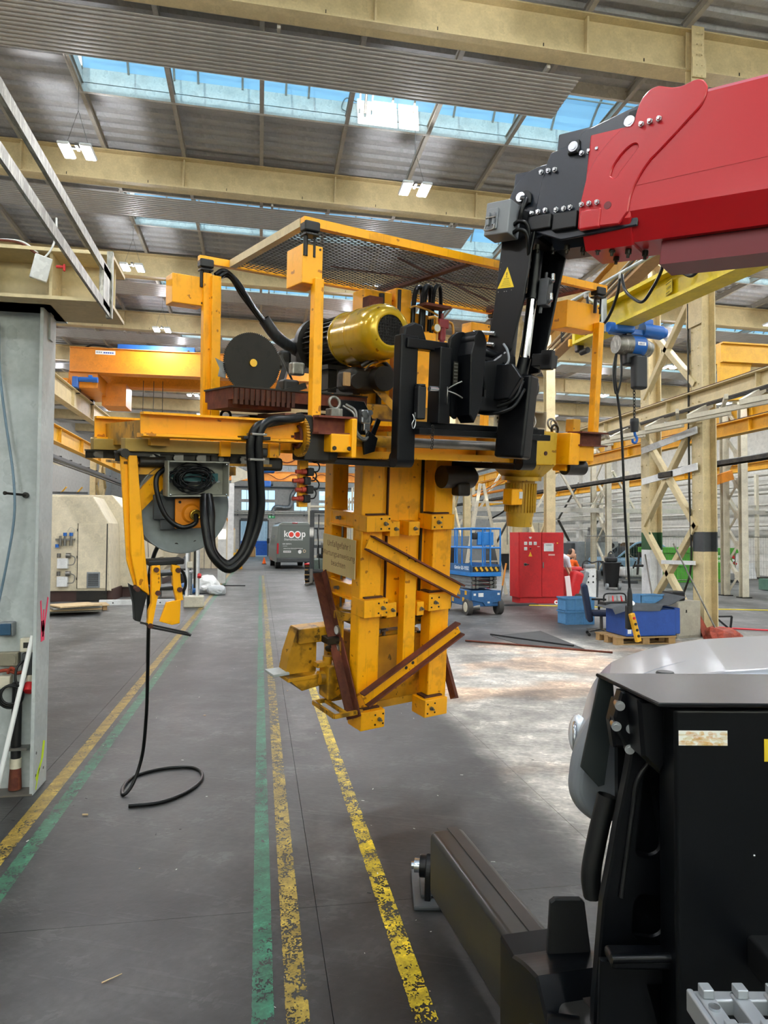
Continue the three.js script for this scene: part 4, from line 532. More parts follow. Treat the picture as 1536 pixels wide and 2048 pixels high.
  P('wear_shoe', [rspan(0.07, 0.23, 0.41, 0.5, -0.02, 0.016, 0.01, 2), rspan(0.245, 0.4, 0.385, 0.49, -0.02, 0.024, 0.01, 2), rspan(0.64, 0.73, 0.86, 1.0, -0.02, 0.012, 0.01, 2), rspan(0.29, 0.36, 0.83, 0.91, -0.02, 0.012, 0.01, 2)], M.black, boom);
  for (const [x, y, z] of [[0.126, 0.763, -0.008], [0.173, 0.763, -0.008], [0.216, 0.76, -0.008], [0.38, 0.824, -0.008], [0.426, 0.826, -0.008], [0.475, 0.827, -0.008], [0.733, 0.895, 0.024], [0.779, 0.9, 0.024], [0.828, 0.902, 0.024], [0.094, 0.517, 0.0], [0.138, 0.519, 0.0], [0.185, 0.521, 0.0], [0.258, 0.512, 0.0], [0.307, 0.511, 0.0], [0.348, 0.512, 0.0], [0.43, 0.505, 0.026], [0.476, 0.504, 0.026], [0.524, 0.503, 0.026]]) hexBolt(x, y, z, boom);
  screwHead(0.332, 0.863, 0.0, boom); screwHead(0.659, 0.932, 0.0, boom); screwHead(0.001, 0.634, -0.02, boom);
  for (const [x, y, z] of [[0.1, 0.36, -0.1], [0.2, 0.345, -0.12], [0.3, 0.33, -0.1], [0.39, 0.32, -0.14], [0.5, 0.3, -0.1], [0.58, 0.29, -0.12], [0.67, 0.275, -0.14], [0.56, 0.28, -0.24], [0.74, 0.28, -0.22]]) P('nut', [cyl([x, y, z], [x, y - 0.03, z], 0.018, 0.018, 6), cyl([x, y - 0.03, z], [x, y - 0.05, z], 0.01, 0.01, 8)], M.darkSteel, boom);
  P('pivot_link', [plate([[-0.07, 0.6], [-0.04, 0.66, 0.02, 0.68], [0.07, 0.67, 0.06, 0.6], [-0.02, 0.56, -0.07, 0.6]], 0.02, { z: -0.03 })], M.black, boom);
  P('boom_column', [cyl([2.75, -1.8, -0.21], [2.75, 0.4, -0.21], 0.24, 0.2, 24), rspan(2.5, 3.0, -0.1, 0.35, -0.38, -0.04, 0.03, 2)], M.blackGloss, boom);
  // arm folded down
  const arm = sub('arm', [1.526, 3.337, -4.201], (g) => g.quaternion.copy(boom.quaternion));
  P('near_plate', plate([[-0.115, 0.44], [-0.1, 0.36], [-0.105, 0.0], [-0.112, -0.12], [-0.13, -0.28], [-0.2, -0.36], [-0.13, -0.44], [-0.02, -0.42], [0.04, -0.3], [0.09, -0.01], [0.112, 0.33], [0.13, 0.5], [0.0, 0.56]], 0.022, { z: -0.02, bevel: 0.004 }), M.blackGloss, arm);
  P('far_plate', plate([[0.0, 0.5], [0.24, 0.5], [0.205, 0.36], [0.17, 0.08], [0.14, -0.2], [0.1, -0.4], [-0.06, -0.42], [-0.02, 0.1]], 0.022, { z: -0.30, bevel: 0.004 }), M.blackGloss, arm);
  P('arm_web', [span(-0.1, -0.08, -0.3, 0.42, -0.28, -0.02), span(-0.1, 0.12, 0.38, 0.5, -0.28, -0.02)], M.black, arm);
  P('cylinder_barrel', [cyl([0.085, 0.33, -0.13], [0.084, 0.05, -0.13], 0.038, 0.038, 24), cyl([0.084, 0.06, -0.13], [0.083, 0.03, -0.13], 0.046, 0.046, 24)], M.blackGloss, arm);
  P('cylinder_rod', cyl([0.083, 0.03, -0.13], [0.076, -0.34, -0.13], 0.033, 0.031, 28), M.chrome, arm);
  P('rod_eye', [cyl([0.076, -0.34, -0.13], [0.06, -0.46, -0.13], 0.04, 0.042, 20), cyl([0.02, -0.47, -0.2], [0.02, -0.47, -0.06], 0.06, 0.06, 24)], M.blackGloss, arm);
  P('valve_block', [rspan(0.135, 0.2, -0.02, 0.15, -0.17, -0.1, 0.006), cyl([0.165, 0.15, -0.13], [0.165, 0.19, -0.13], 0.009, 0.009, 10), cyl([0.15, -0.06, -0.13], [0.15, -0.02, -0.13], 0.01, 0.01, 10)], paint('#4c4e50', { metalness: 0.5 }), arm);
  for (const y of [0.12, 0.0]) P('fitting', [cyl([0.19, y, -0.13], [0.225, y + 0.01, -0.11], 0.014, 0.014, 12), cyl([0.225, y + 0.01, -0.11], [0.22, y + 0.05, -0.11], 0.012, 0.012, 12)], M.zinc, arm);
  { const tri = canvasTex(256, 256, (g) => { g.fillStyle = '#e9c61a'; g.beginPath(); g.moveTo(128, 0); g.lineTo(256, 256); g.lineTo(0, 256); g.fill(); g.fillStyle = '#1b1608'; g.font = 'bold 84px sans-serif'; g.textAlign = 'center'; g.fillText('!', 128, 128); g.font = 'bold 17px sans-serif'; g.fillText('ACHTUNG', 128, 152); g.globalAlpha = 0.75; for (let i = 0; i < 7; i++) g.fillRect(128 - 42 - i * 6, 164 + i * 12, 84 + i * 12, 3); });
    const s = new THREE.BufferGeometry(); s.setAttribute('position', new THREE.Float32BufferAttribute([-0.041, 0.21, 0.003, -0.098, 0.078, 0.003, 0.02, 0.078, 0.003], 3)); s.setAttribute('uv', new THREE.Float32BufferAttribute([0.5, 1, 0, 0, 1, 0], 2)); s.setAttribute('normal', new THREE.Float32BufferAttribute([0, 0, 1, 0, 0, 1, 0, 0, 1], 3));
    P('warning_triangle', keep(s), new THREE.MeshStandardMaterial({ map: tri, roughness: 0.5 }), arm); }
  P('rivet', [[-0.088, 0.055], [-0.045, 0.055], [-0.03, 0.055], [0.005, 0.06], [-0.09, 0.24], [-0.09, 0.2]].map(([x, y]) => ball(0.004, x, y, 0.003, 6)), M.zinc, arm);
  const ctrl = P('control_box', [rspan(-0.155, 0.015, 0.37, 0.575, 0.0, 0.14, 0.008, 2)], M.greyBox, arm);
  P('connector', [rspan(-0.175, -0.15, 0.4, 0.5, 0.03, 0.11, 0.008), rspan(-0.13, -0.06, 0.4, 0.53, 0.14, 0.155, 0.006), rspan(-0.12, -0.105, 0.42, 0.5, 0.155, 0.175, 0.004), rspan(-0.085, -0.07, 0.42, 0.5, 0.155, 0.175, 0.004)], M.greyBox, arm); P('latch', [tube([[-0.125, 0.42, 0.17], [-0.125, 0.39, 0.18], [-0.065, 0.39, 0.18], [-0.065, 0.42, 0.17]], 0.006, 16, 6), rspan(-0.13, -0.06, 0.46, 0.47, 0.165, 0.18, 0.003)], M.steel, arm);
  for (const [y, e] of [[0.44, 0.36], [0.39, 0.32]]) P('cable', tube([[0.01, y, 0.07], [0.05, y + 0.015, 0.07], [0.09, y, 0.05], [0.1, e, 0.02], [0.08, e - 0.12, -0.05]], 0.013, 26, 8), M.hose, arm);
  P('hose', tube([[0.02, 0.62, 0.02], [0.06, 0.6, 0.04], [0.05, 0.52, 0.06], [0.04, 0.47, 0.05]], 0.015, 24, 8), M.hose, arm);
  for (const y of [-0.2, -0.27]) P('coupling', [cyl([-0.16, y, 0.03], [-0.07, y - 0.01, 0.02], 0.013, 0.015, 10), cyl([-0.22, y + 0.005, 0.04], [-0.16, y, 0.03], 0.011, 0.011, 10)], M.zinc, arm);
  P('thin_hose', tube([[0.0, -0.28, 0.02], [0.05, -0.33, 0.05], [0.07, -0.4, 0.06], [0.0, -0.46, 0.06], [-0.06, -0.48, 0.05]], 0.008, 30, 7), M.greyBox, arm);
  P('knee', [cyl([-0.02, -0.5, -0.34], [-0.02, -0.5, 0.03], 0.11, 0.11, 32), cyl([-0.19, -0.36, -0.3], [-0.19, -0.36, 0.03], 0.06, 0.06, 24), cyl([-0.19, -0.36, 0.03], [-0.19, -0.36, 0.04], 0.03, 0.03, 16), rspan(-0.05, 0.16, -0.98, -0.45, -0.2, -0.08, 0.02, 2)], M.blackGloss, arm);
  P('knee_link', plate([[-0.1, -0.42], [0.1, -0.42], [0.17, -0.5], [0.1, -0.62], [-0.1, -0.64], [-0.16, -0.55]], 0.04, { z: 0.03, bevel: 0.006 }), M.blackGloss, arm);
  P('knee_hose', [tube([[0.12, -0.5, -0.05], [0.1, -0.62, 0.0], [-0.05, -0.68, 0.04], [-0.2, -0.66, 0.06]], 0.014, 26, 7), tube([[0.14, -0.55, -0.05], [0.1, -0.68, 0.02], [-0.06, -0.72, 0.06], [-0.22, -0.67, 0.08]], 0.012, 26, 7)], M.hose, arm);
  P('side_bracket', [rspan(0.14, 0.27, -0.4, -0.32, -0.2, -0.1, 0.006), rspan(0.2, 0.28, -0.42, -0.3, -0.14, -0.1, 0.006)], M.blackGloss, arm);

  // fork carriage
  const fc = sub('fork_carriage', [0.71, 0.468, -5.207], (g) => { g.rotation.order = 'YXZ'; g.rotation.set(0.11, 0.40, 0.04); });
  const G = M.blackGloss;
  for (const [x0, x1, y1] of [[-0.235, -0.105, 2.7], [0.79, 0.92, 2.2]]) P('fork', [rspan(x0, x1, 1.95, y1, 0.70, 0.78, 0.012, 2), rspan(x0, x1, 1.905, 1.95, -0.5, 0.70, 0.012, 2), cyl([x0 + 0.004, 1.955, 0.73], [x1 - 0.004, 1.955, 0.73], 0.05, 0.05, 20)], G, fc);
  P('fork_hook', [plate([[-0.2, 2.68], [-0.19, 2.74], [-0.13, 2.77], [-0.08, 2.76], [-0.05, 2.69]], 0.07, { z: 0.70, bevel: 0.01 })], G, fc);
  P('top_bar', rspan(-0.2, 0.22, 2.62, 2.68, 0.72, 0.8, 0.008, 2), G, fc); P('bottom_bar', [rspan(-0.12, 0.98, 2.11, 2.15, 0.72, 0.84, 0.006), rspan(-0.12, 0.98, 2.15, 2.19, 0.72, 0.78, 0.006)], G, fc);
  P('upright', [rspan(0.0, 0.09, 2.18, 2.64, 0.74, 0.86, 0.008)], G, fc);
  P('upright_plate', plate([[0.09, 2.62], [0.1, 2.7], [0.16, 2.77, 0.22, 2.74], [0.24, 2.68], [0.22, 2.3], [0.16, 2.22], [0.09, 2.26]], 0.03, { z: 0.8 }), G, fc);
  P('scale_plate', [span(0.1, 0.135, 2.42, 2.56, 0.862, 0.864)], M.darkSteel, fc);
  P('scale_mark', [0, 1, 2, 3, 4, 5].map((i) => span(0.104, 0.131, 2.44 + i * 0.021, 2.446 + i * 0.021, 0.864, 0.866)), M.steel, fc);
  P('side_plate', plate([[0.16, 2.6], [0.2, 2.74], [0.25, 2.76, 0.27, 2.68], [0.25, 2.3], [0.2, 2.2], [0.17, 2.24]], 0.14, { z: 0.82, bevel: 0.006 }), G, fc);
  P('tilt_cylinder', [cyl([0.22, 2.66, 0.86], [0.55, 2.60, 0.86], 0.035, 0.035, 20), cyl([0.22, 2.69, 0.8], [0.22, 2.69, 0.96], 0.045, 0.045, 20)], G, fc);
  P('link_bar', rspan(0.24, 0.46, 2.27, 2.36, 0.84, 0.94, 0.01), G, fc); P('link_rod', bar([0.26, 2.6, 0.9], [0.5, 2.58, 0.9], 0.02, 0.02), G, fc);
  P('link_plate', plate([[0.26, 2.56], [0.3, 2.4], [0.3, 2.3], [0.46, 2.28], [0.55, 2.4], [0.53, 2.62], [0.45, 2.64], [0.36, 2.58]], 0.1, { z: 0.84, bevel: 0.008 }), G, fc);
  P('lock_pin', [cyl([-0.06, 2.385, 0.84], [0.06, 2.385, 0.84], 0.017, 0.017, 16)], M.zinc, fc); P('lock_ring', [ring([0.055, 2.35, 0.87], [0.8, 0, 0.6], 0.05, 0.004), tube([[0.06, 2.39, 0.86], [0.1, 2.42, 0.89], [0.14, 2.44, 0.9]], 0.005, 12, 6), tube([[0.06, 2.38, 0.86], [0.11, 2.36, 0.89], [0.15, 2.34, 0.9]], 0.005, 12, 6)], M.steel, fc);
  P('lock_bar', [rspan(-0.13, -0.07, 2.2, 2.4, 0.78, 0.83, 0.01, 2), cyl([-0.1, 2.4, 0.805], [-0.1, 2.41, 0.805], 0.03, 0.03, 14)], M.black, fc);
  P('chain', Array.from({ length: 9 }, (_, i) => ring([-0.04 + (i % 2) * 0.004, 2.16 - i * 0.016, 0.86], i % 2 ? [1, 0, 0] : [0, 0, 1], 0.009, 0.0025, 10)), M.darkSteel, fc);
  P('spring_clip', tube([[-0.14, 2.23, 0.79], [-0.135, 2.2, 0.8], [-0.15, 2.17, 0.8], [-0.14, 2.14, 0.8], [-0.125, 2.17, 0.8], [-0.13, 2.24, 0.8]], 0.004, 24, 6), M.zinc, fc);

  // chassis in the lower right
  const ch = sub('chassis', [0, 0, 0], (g) => { g.rotation.y = -0.17278; });
  const top = M.blackGloss;
  P('top_plate', plate([[0.741, 1.92], [2.4, 1.92], [2.4, 2.33], [0.697, 2.33]], 0.012, { bevel: 0.003 }).rotateX(-PI / 2).translate(0, 1.398, 0), top, ch);
  P('front_panel', [rspan(0.79, 2.4, 0.1, 1.39, -2.06, -1.94, 0.012, 2)], G, ch);
  P('side_post', plate([[0.71, 1.39], [0.9, 1.39], [0.9, 0.2], [0.62, 0.2], [0.63, 0.5], [0.655, 0.78], [0.68, 0.9, 0.70, 1.02], [0.73, 1.15, 0.74, 1.22], [0.70, 1.26, 0.69, 1.32]], 0.05, { z: -2.17, bevel: 0.006, n: 10, holes: [[[0.775, 1.19], [0.785, 1.2, 0.793, 1.19], [0.832, 0.945], [0.835, 0.91, 0.80, 0.905], [0.755, 0.915], [0.743, 0.92, 0.745, 0.945]], [[0.758, 0.81], [0.815, 0.80], [0.835, 0.79, 0.838, 0.765], [0.840, 0.69], [0.83, 0.665, 0.80, 0.665], [0.755, 0.672], [0.732, 0.68, 0.732, 0.71], [0.738, 0.785]]] }), G, ch);
  P('post_lining', span(0.72, 0.86, 0.6, 1.24, -2.23, -2.2), M.blackGloss, ch);
  P('post_rim', tube([[0.845, 1.33, -2.115], [0.83, 1.26, -2.115], [0.79, 1.2, -2.115], [0.75, 1.14, -2.115], [0.735, 1.05, -2.115], [0.70, 0.8, -2.115]], 0.007, 40, 7), M.black, ch);
  P('hinge_housing', [plate([[0.73, 1.385], [0.86, 1.385], [0.86, 1.3], [0.82, 1.27, 0.78, 1.2], [0.74, 1.24]], 0.12, { z: -2.14, bevel: 0.01 })], G, ch);
  P('flap', plate([[0.70, 1.395], [0.74, 1.385], [0.745, 1.30], [0.71, 1.06], [0.695, 1.055], [0.64, 1.115]], 0.012, { z: -2.32 }), mat('#23292a', { roughness: 0.45 }), ch);
  const fl = P('bearing_flange', [plate([[0.70, 1.23], [0.745, 1.23], [0.765, 1.29, 0.75, 1.34], [0.735, 1.37, 0.705, 1.36], [0.69, 1.30]], 0.05, { z: -2.2, bevel: 0.008 })], G, ch);
  for (const [x, y] of [[0.706, 1.355], [0.695, 1.295], [0.738, 1.288], [0.734, 1.228]]) P('cap_screw', [cyl([x, y, -2.15], [x - 0.006, y, -2.115], 0.0145, 0.0145, 18), cyl([x - 0.006, y, -2.115], [x - 0.0062, y, -2.1135], 0.008, 0.008, 6)], M.zinc, ch);
  const lbl = canvasTex(256, 72, (g, w, h) => { g.fillStyle = '#e9e6dc'; g.fillRect(0, 0, w, h); const s = (i) => hash(i, 3, 9); for (let i = 0; i < 60; i++) { g.fillStyle = `rgba(${170 + s(i) * 40},${110 + s(i + 7) * 40},50,0.25)`; g.beginPath(); g.ellipse(s(i + 100) * w, h * (0.15 + 0.85 * s(i + 200)), 6 + s(i + 300) * 26, 3 + s(i + 400) * 9, 0, 0, 7); g.fill(); } });
  P('plate_label', mv(keep(prep(new THREE.PlaneGeometry(0.132, 0.04))), 0.865, 1.312, -1.938), new THREE.MeshStandardMaterial({ map: lbl, roughness: 0.6 }), ch);
  P('panel_dot', ball(0.004, 1.0, 1.0, -1.94, 6), M.zinc, ch); P('panel_sticker', span(1.03, 1.1, 1.25, 1.31, -1.94, -1.938), mat('#d8b81c'), ch);
  P('lower_lip', [rspan(0.63, 0.83, 0.67, 0.70, -2.06, -1.98, 0.012, 2), cyl([0.63, 0.70, -1.985], [0.83, 0.705, -1.985], 0.012, 0.012, 12)], G, ch); P('lower_plate', plate([[0.62, 0.66], [0.86, 0.66], [0.88, 0.1], [0.60, 0.1]], 0.02, { z: -2.06, bevel: 0.004, holes: [[[0.745, 0.6], [0.8, 0.6], [0.83, 0.58], [0.835, 0.3], [0.8, 0.4]]] }), G, ch);
  // hood
  { const s = outline([[0.95, 0.98], [0.75, 0.96], [0.675, 1.0, 0.69, 1.08], [0.70, 1.22, 0.80, 1.30], [0.95, 1.37, 1.2, 1.40], [1.6, 1.425], [3.0, 1.42], [3.0, 0.98]]);
    const g = prep(new THREE.ExtrudeGeometry(s, { depth: 0.75, bevelEnabled: true, bevelSize: 0.035, bevelThickness: 0.05, bevelSegments: 5, curveSegments: 16 }).translate(0, -0.035, -3.2));
    const p = g.attributes.position; for (let i = 0; i < p.count; i++) p.setX(i, p.getX(i) + Math.max(0, -p.getZ(i) - 2.55) * 0.40 - 0.02); g.computeVertexNormals();
    P('hood', g, M.silver, ch); P('hood_top_panel', plate([[1.62, 2.55], [3.0, 2.5], [3.0, 3.3], [1.86, 3.3]], 0.02, { bevel: 0.004 }).rotateX(-PI / 2).translate(0, 1.418, 0), M.black, ch);
    P('hood_crease', tube([[0.78, 1.22, -2.52], [0.86, 1.3, -2.6], [1.05, 1.36, -2.7], [1.4, 1.4, -2.78], [2.0, 1.42, -2.8]], 0.006, 40, 6), M.silver, ch);
    P('hood_cap', cyl([0.93, 1.405, -2.36], [0.93, 1.412, -2.36], 0.03, 0.026, 20), M.greyDark, ch); }
  P('headlamp', mv(new THREE.SphereGeometry(1, 20, 14).scale(0.035, 0.075, 0.06), 0.715, 1.13, -2.62), new THREE.MeshPhysicalMaterial({ color: '#eef4fb', roughness: 0.08, metalness: 0.2, clearcoat: 1 }), ch); P('lamp_ring', ring([0.697, 1.13, -2.6], [1, 0, 0.3], 0.05, 0.008), M.zinc, ch);
  P('tyre', [cyl([1.2, 0.38, -2.75], [1.5, 0.38, -2.75], 0.38, 0.38, 32)], M.tyreDark, ch); P('undercarriage', rspan(1.15, 2.6, 0.2, 1.0, -3.1, -2.4, 0.03, 2), M.black, ch); P('mudguard', tube([[0.70, 1.05, -2.24], [0.668, 0.92, -2.24], [0.648, 0.8, -2.24], [0.655, 0.74, -2.24]], 0.03, 24, 10), M.black, ch);
  // outrigger
  const beamMat = mat('#2e2d2b', { map: grunge, roughness: 0.34 });
  const a = [0.315, 0.262, -3.55], b = [0.66, 0.262, -2.1];
  P('outrigger_beam', (() => { const l = len(a, b); return along(rbox(0.175, 0.31, l, 0.03, 0, 0, l / 2, 3), a, b); })(), beamMat, ch);
  P('outrigger_track', [along(box(0.05, 0.006, len(a, b), 0.03, 0.156, len(a, b) / 2), a, b)], mat('#37302c', { map: grunge, roughness: 0.5 }), ch);
  P('outrigger_root', [plate([[0.02, 0.1], [0.02, 0.44], [0.12, 0.43], [0.2, 0.46, 0.3, 0.47], [0.36, 0.4, 0.42, 0.3], [0.5, 0.1]], 0.27, { z: -0.135, bevel: 0.008 }).rotateY(-PI / 2 + 0.233).translate(0.545, 0, -2.6)], G, ch);
  P('root_pin', [cyl([0.49, 0.33, -2.2], [0.45, 0.33, -2.21], 0.04, 0.04, 20), hex([0.45, 0.33, -2.21], [-1, 0, -0.2], 0.026, 0.02)], M.zinc, ch); P('root_disc', [cyl([0.58, 0.34, -2.12], [0.49, 0.34, -2.14], 0.1, 0.1, 28)], G, ch);
  const ys = canvasTex(64, 128, (g, w, h) => { g.fillStyle = '#e8c21a'; g.fillRect(0, 0, w, h); g.fillStyle = '#1c1a10'; g.fillRect(6, 40, 52, 2); g.fillRect(6, 20, 52, 3); g.fillRect(6, 28, 40, 3); g.beginPath(); g.moveTo(24, 52); g.lineTo(34, 92); g.lineTo(44, 88); g.lineTo(30, 106); g.lineTo(18, 96); g.lineTo(26, 92); g.fill(); });
  P('yellow_sticker', mv(keep(prep(new THREE.PlaneGeometry(0.045, 0.085).rotateY(-PI / 2 + 0.24))), 0.466, 0.372, -2.488), new THREE.MeshStandardMaterial({ map: ys, roughness: 0.5 }), ch);
  P('fin', plate([[0.56, 0.41], [0.572, 0.62], [0.585, 0.63], [0.668, 0.63], [0.68, 0.62], [0.705, 0.42], [0.66, 0.42], [0.66, 0.435], [0.6, 0.435], [0.6, 0.41]], 0.025, { z: -2.46, bevel: 0.004 }), mat('#121213', { map: grunge, roughness: 0.7 }), ch);
  const ft = P('foot_plate', [rspan(0.16, 0.38, 0.0, 0.022, -3.98, -3.58, 0.008, 2), rspan(0.2, 0.34, 0.022, 0.04, -3.86, -3.66, 0.006)], M.greyDark, ch);
  P('foot_lug', [plate([[0, 0.02], [0.16, 0.02], [0.14, 0.16], [0.11, 0.22, 0.07, 0.22], [0.02, 0.2, 0.01, 0.12]], 0.03, { bevel: 0.005 }).rotateY(PI / 2 - 0.2).translate(0.215, 0, -3.64), cyl([0.2, 0.15, -3.74], [0.3, 0.15, -3.72], 0.055, 0.055, 24)], G, ch); P('foot_bolt', [cyl([0.17, 0.15, -3.745], [0.2, 0.15, -3.74], 0.035, 0.035, 20), hex([0.17, 0.15, -3.745], [-1, 0, 0], 0.02, 0.018)], M.zinc, ch);
  // serrated step tread
  { const q = []; const grey = mat('#a4a8ac', { roughness: 0.45, metalness: 0.5 });
    for (let i = 0; i < 5; i++) q.push(rspan(0.70 + i * 0.075, 0.735 + i * 0.075, 0.80, 0.842, -1.62, -1.42, 0.004), rspan(0.705 + i * 0.075, 0.73 + i * 0.075, 0.842, 0.862, -1.62, -1.59, 0.003), rspan(0.705 + i * 0.075, 0.73 + i * 0.075, 0.842, 0.862, -1.5, -1.47, 0.003));
    q.push(rspan(0.69, 1.1, 0.80, 0.835, -1.635, -1.6, 0.005), rspan(0.69, 1.1, 0.80, 0.835, -1.53, -1.50, 0.005), rspan(0.69, 1.1, 0.80, 0.835, -1.44, -1.42, 0.005), rspan(0.685, 0.70, 0.79, 0.84, -1.635, -1.42, 0.005)); P('step_tread', q, grey, ch); P('step_bolt', cyl([0.715, 0.835, -1.56], [0.715, 0.848, -1.56], 0.012, 0.012, 14), M.zinc, ch); P('step_bracket', rspan(0.98, 1.06, 0.7, 0.79, -1.98, -1.45, 0.01), M.black, ch); }
  P('hose_fitting', [tube([[1.13, 0.86, -2.12], [1.17, 0.87, -2.08], [1.22, 0.86, -2.1], [1.3, 0.84, -2.14]], 0.014, 20, 8)], M.zinc, ch);
}
// ---------- left side ----------
{ // near steel column carrying a bracket beam
  const o = thing('steel_column', 'pale grey steel column with sockets, beside the left edge of the walkway', 'column', [-1.9, 0, -5.62]), X = 1.9, Z = 5.62, W = (g) => mv(geo(g), X, 0, Z);
  const P = (n, g, m, p = o) => { const q = mesh(n, g, m, p); q.geometry.translate(X, 0, Z); return q; };
  P('web', span(-2.25, -1.59, 0, 3.5, -5.63, -5.61), M.columnGrey); P('flange', rspan(-1.59, -1.565, 0, 3.52, -5.78, -5.46, 0.003), M.columnGrey); P('flange', span(-2.275, -2.25, 0, 3.52, -5.78, -5.46), M.columnGrey);
  P('cap_plate', span(-2.3, -1.5, 3.5, 3.525, -5.85, -5.38), M.columnGrey);
  P('base_plate', [span(-2.3, -1.57, 0, 0.012, -5.79, -5.45)], paint('#6a655c')); for (const z of [-5.52, -5.7]) for (const y of [0.12, 0.28]) P('bolt_hole', cyl([-1.5652, y, z], [-1.564, y, z], 0.011, 0.011, 10), M.grease);
  const spray = (col, pts) => { const g = pts.map(([a, b, w]) => bar([-1.5635, a[1], a[0]], [-1.5635, b[1], b[0]], 0.001, w, [0, 0.3, 1])); return g; };
  P('spray_mark', spray(0, [[[-5.54, 1.37], [-5.59, 1.14], 0.028], [[-5.72, 1.38], [-5.63, 1.14], 0.03], [[-5.60, 1.22], [-5.605, 1.07], 0.085], [[-5.62, 1.3], [-5.61, 1.1], 0.03]]), mat('#ef3f63', { roughness: 0.9 })); P('spray_mark', spray(0, [[[-5.7, 0.32], [-5.66, 0.2], 0.05], [[-5.66, 0.2], [-5.52, 0.09], 0.035], [[-5.6, 0.15], [-5.52, 0.02], 0.02]]), mat('#c6e021', { roughness: 0.9 }));
  P('bracket_beam', [span(-3.4, -1.07, 3.86, 3.885, -5.8, -5.3), span(-3.4, -1.07, 3.50, 3.525, -5.8, -5.25), span(-3.4, -1.1, 3.525, 3.86, -5.6, -5.585)], M.cream); for (const x of [-1.93, -1.5]) P('bracket_stiffener', span(x, x + 0.02, 3.52, 3.86, -5.58, -5.34), M.cream);
  P('bracket_gusset', [span(-1.62, -1.55, 3.3, 3.5, -5.66, -5.58)], M.columnGrey);
  P('end_plate', rspan(-1.10, -1.07, 3.42, 3.72, -5.3, -5.05, 0.004), M.galv); P('end_cap', span(-1.1, -1.06, 3.40, 3.88, -5.32, -5.28), M.galv);
  P('hole_slot', [[-1.36, 3.8], [-1.22, 3.79]].map(([x, y]) => span(x, x + 0.06, y, y + 0.012, -5.584, -5.582)), M.creamPale);
  for (const y of [3.72, 3.46]) P('runner', [span(-1.13, -1.07, y, y + 0.008, -5.28, 2.5), span(-1.078, -1.07, y - 0.06, y, -5.28, 2.5)], M.galv);
  const wb = P('white_box', [(() => { const g = rbox(0.115, 0.17, 0.07, 0.008); rot(g, 0.15, 0.35, -0.22); return g.translate(-1.545, 3.73, -5.3); })()], M.white); P('box_plug', [rbox(0.05, 0.018, 0.018, 0.004, -1.42, 3.75, -5.3), rbox(0.014, 0.05, 0.02, 0.004, -1.39, 3.745, -5.3)], M.redFlat);
  P('feed_cable', tube([[-2.4, 3.9, -5.4], [-2.0, 3.92, -5.35], [-1.7, 3.91, -5.32], [-1.6, 3.85, -5.31], [-1.56, 3.82, -5.3]], 0.009, 40, 7), M.rust); P('feed_cable', tube([[-2.4, 3.92, -5.42], [-1.95, 3.93, -5.36], [-1.68, 3.92, -5.33], [-1.57, 3.84, -5.31]], 0.008, 40, 7), M.white); P('feed_cable', tube([[-1.53, 3.8, -5.3], [-1.48, 3.87, -5.3], [-1.45, 3.98, -5.3], [-1.45, 4.1, -5.3]], 0.007, 20, 7), M.white);
  P('air_hose', tube([[-1.90, 3.4, -5.56], [-1.88, 3.05, -5.54], [-1.835, 2.72, -5.53], [-1.755, 2.25, -5.5], [-1.745, 1.98, -5.5], [-1.81, 1.56, -5.53], [-1.88, 1.2, -5.55]], 0.009, 70, 8), paint('#6f8797'));
  P('hook_bolt', [cyl([-1.70, 2.14, -5.61], [-1.70, 2.14, -5.585], 0.022, 0.022, 12), cyl([-1.70, 2.14, -5.585], [-1.79, 2.145, -5.45], 0.009, 0.009, 10), cyl([-1.79, 2.145, -5.45], [-1.795, 2.145, -5.44], 0.014, 0.014, 10)], M.grease);
  const s1 = P('wall_socket', rspan(-1.84, -1.745, 1.115, 1.22, -5.61, -5.53, 0.012, 2), M.grey); P('socket_lid', rspan(-1.83, -1.755, 1.125, 1.21, -5.53, -5.515, 0.008, 2), paint('#1f4d6b'), s1);
  const s2 = P('cee_socket', rspan(-1.70, -1.61, 1.0, 1.10, -5.61, -5.54, 0.008, 2), M.creamPale); P('socket_face', [span(-1.675, -1.635, 1.03, 1.07, -5.54, -5.537)], M.grease, s2);
  P('meter_box', [rspan(-1.85, -1.71, 0.9, 1.0, -5.61, -5.54, 0.01, 2), tube([[-1.735, 0.98, -5.535], [-1.725, 0.98, -5.525], [-1.725, 0.92, -5.525], [-1.735, 0.92, -5.535]], 0.004, 12, 5)], paint('#8d8672')); P('switch_box', rspan(-1.84, -1.76, 0.74, 0.83, -5.61, -5.54, 0.008, 2), M.creamPale); P('dark_box', rspan(-1.69, -1.61, 0.83, 0.99, -5.61, -5.55, 0.01), M.greyDark);
  P('red_plug', [cyl([-1.63, 0.77, -5.56], [-1.63, 0.72, -5.52], 0.032, 0.034, 16)], M.redFlat); P('plug_top', [cyl([-1.63, 0.83, -5.58], [-1.63, 0.77, -5.56], 0.026, 0.03, 14)], M.creamPale);
  P('drain_pipe', [cyl([-1.715, 0.22, -5.56], [-1.715, 0.78, -5.56], 0.034, 0.034, 18)], M.black); P('pipe_foot', [cyl([-1.715, 0.02, -5.56], [-1.715, 0.2, -5.56], 0.045, 0.036, 16)], M.rust); P('pipe_label', cyl([-1.715, 0.17, -5.56], [-1.715, 0.24, -5.56], 0.04, 0.04, 18), M.creamPale); P('pipe_clip', [span(-1.76, -1.63, 0.30, 0.32, -5.61, -5.52)], M.steel);
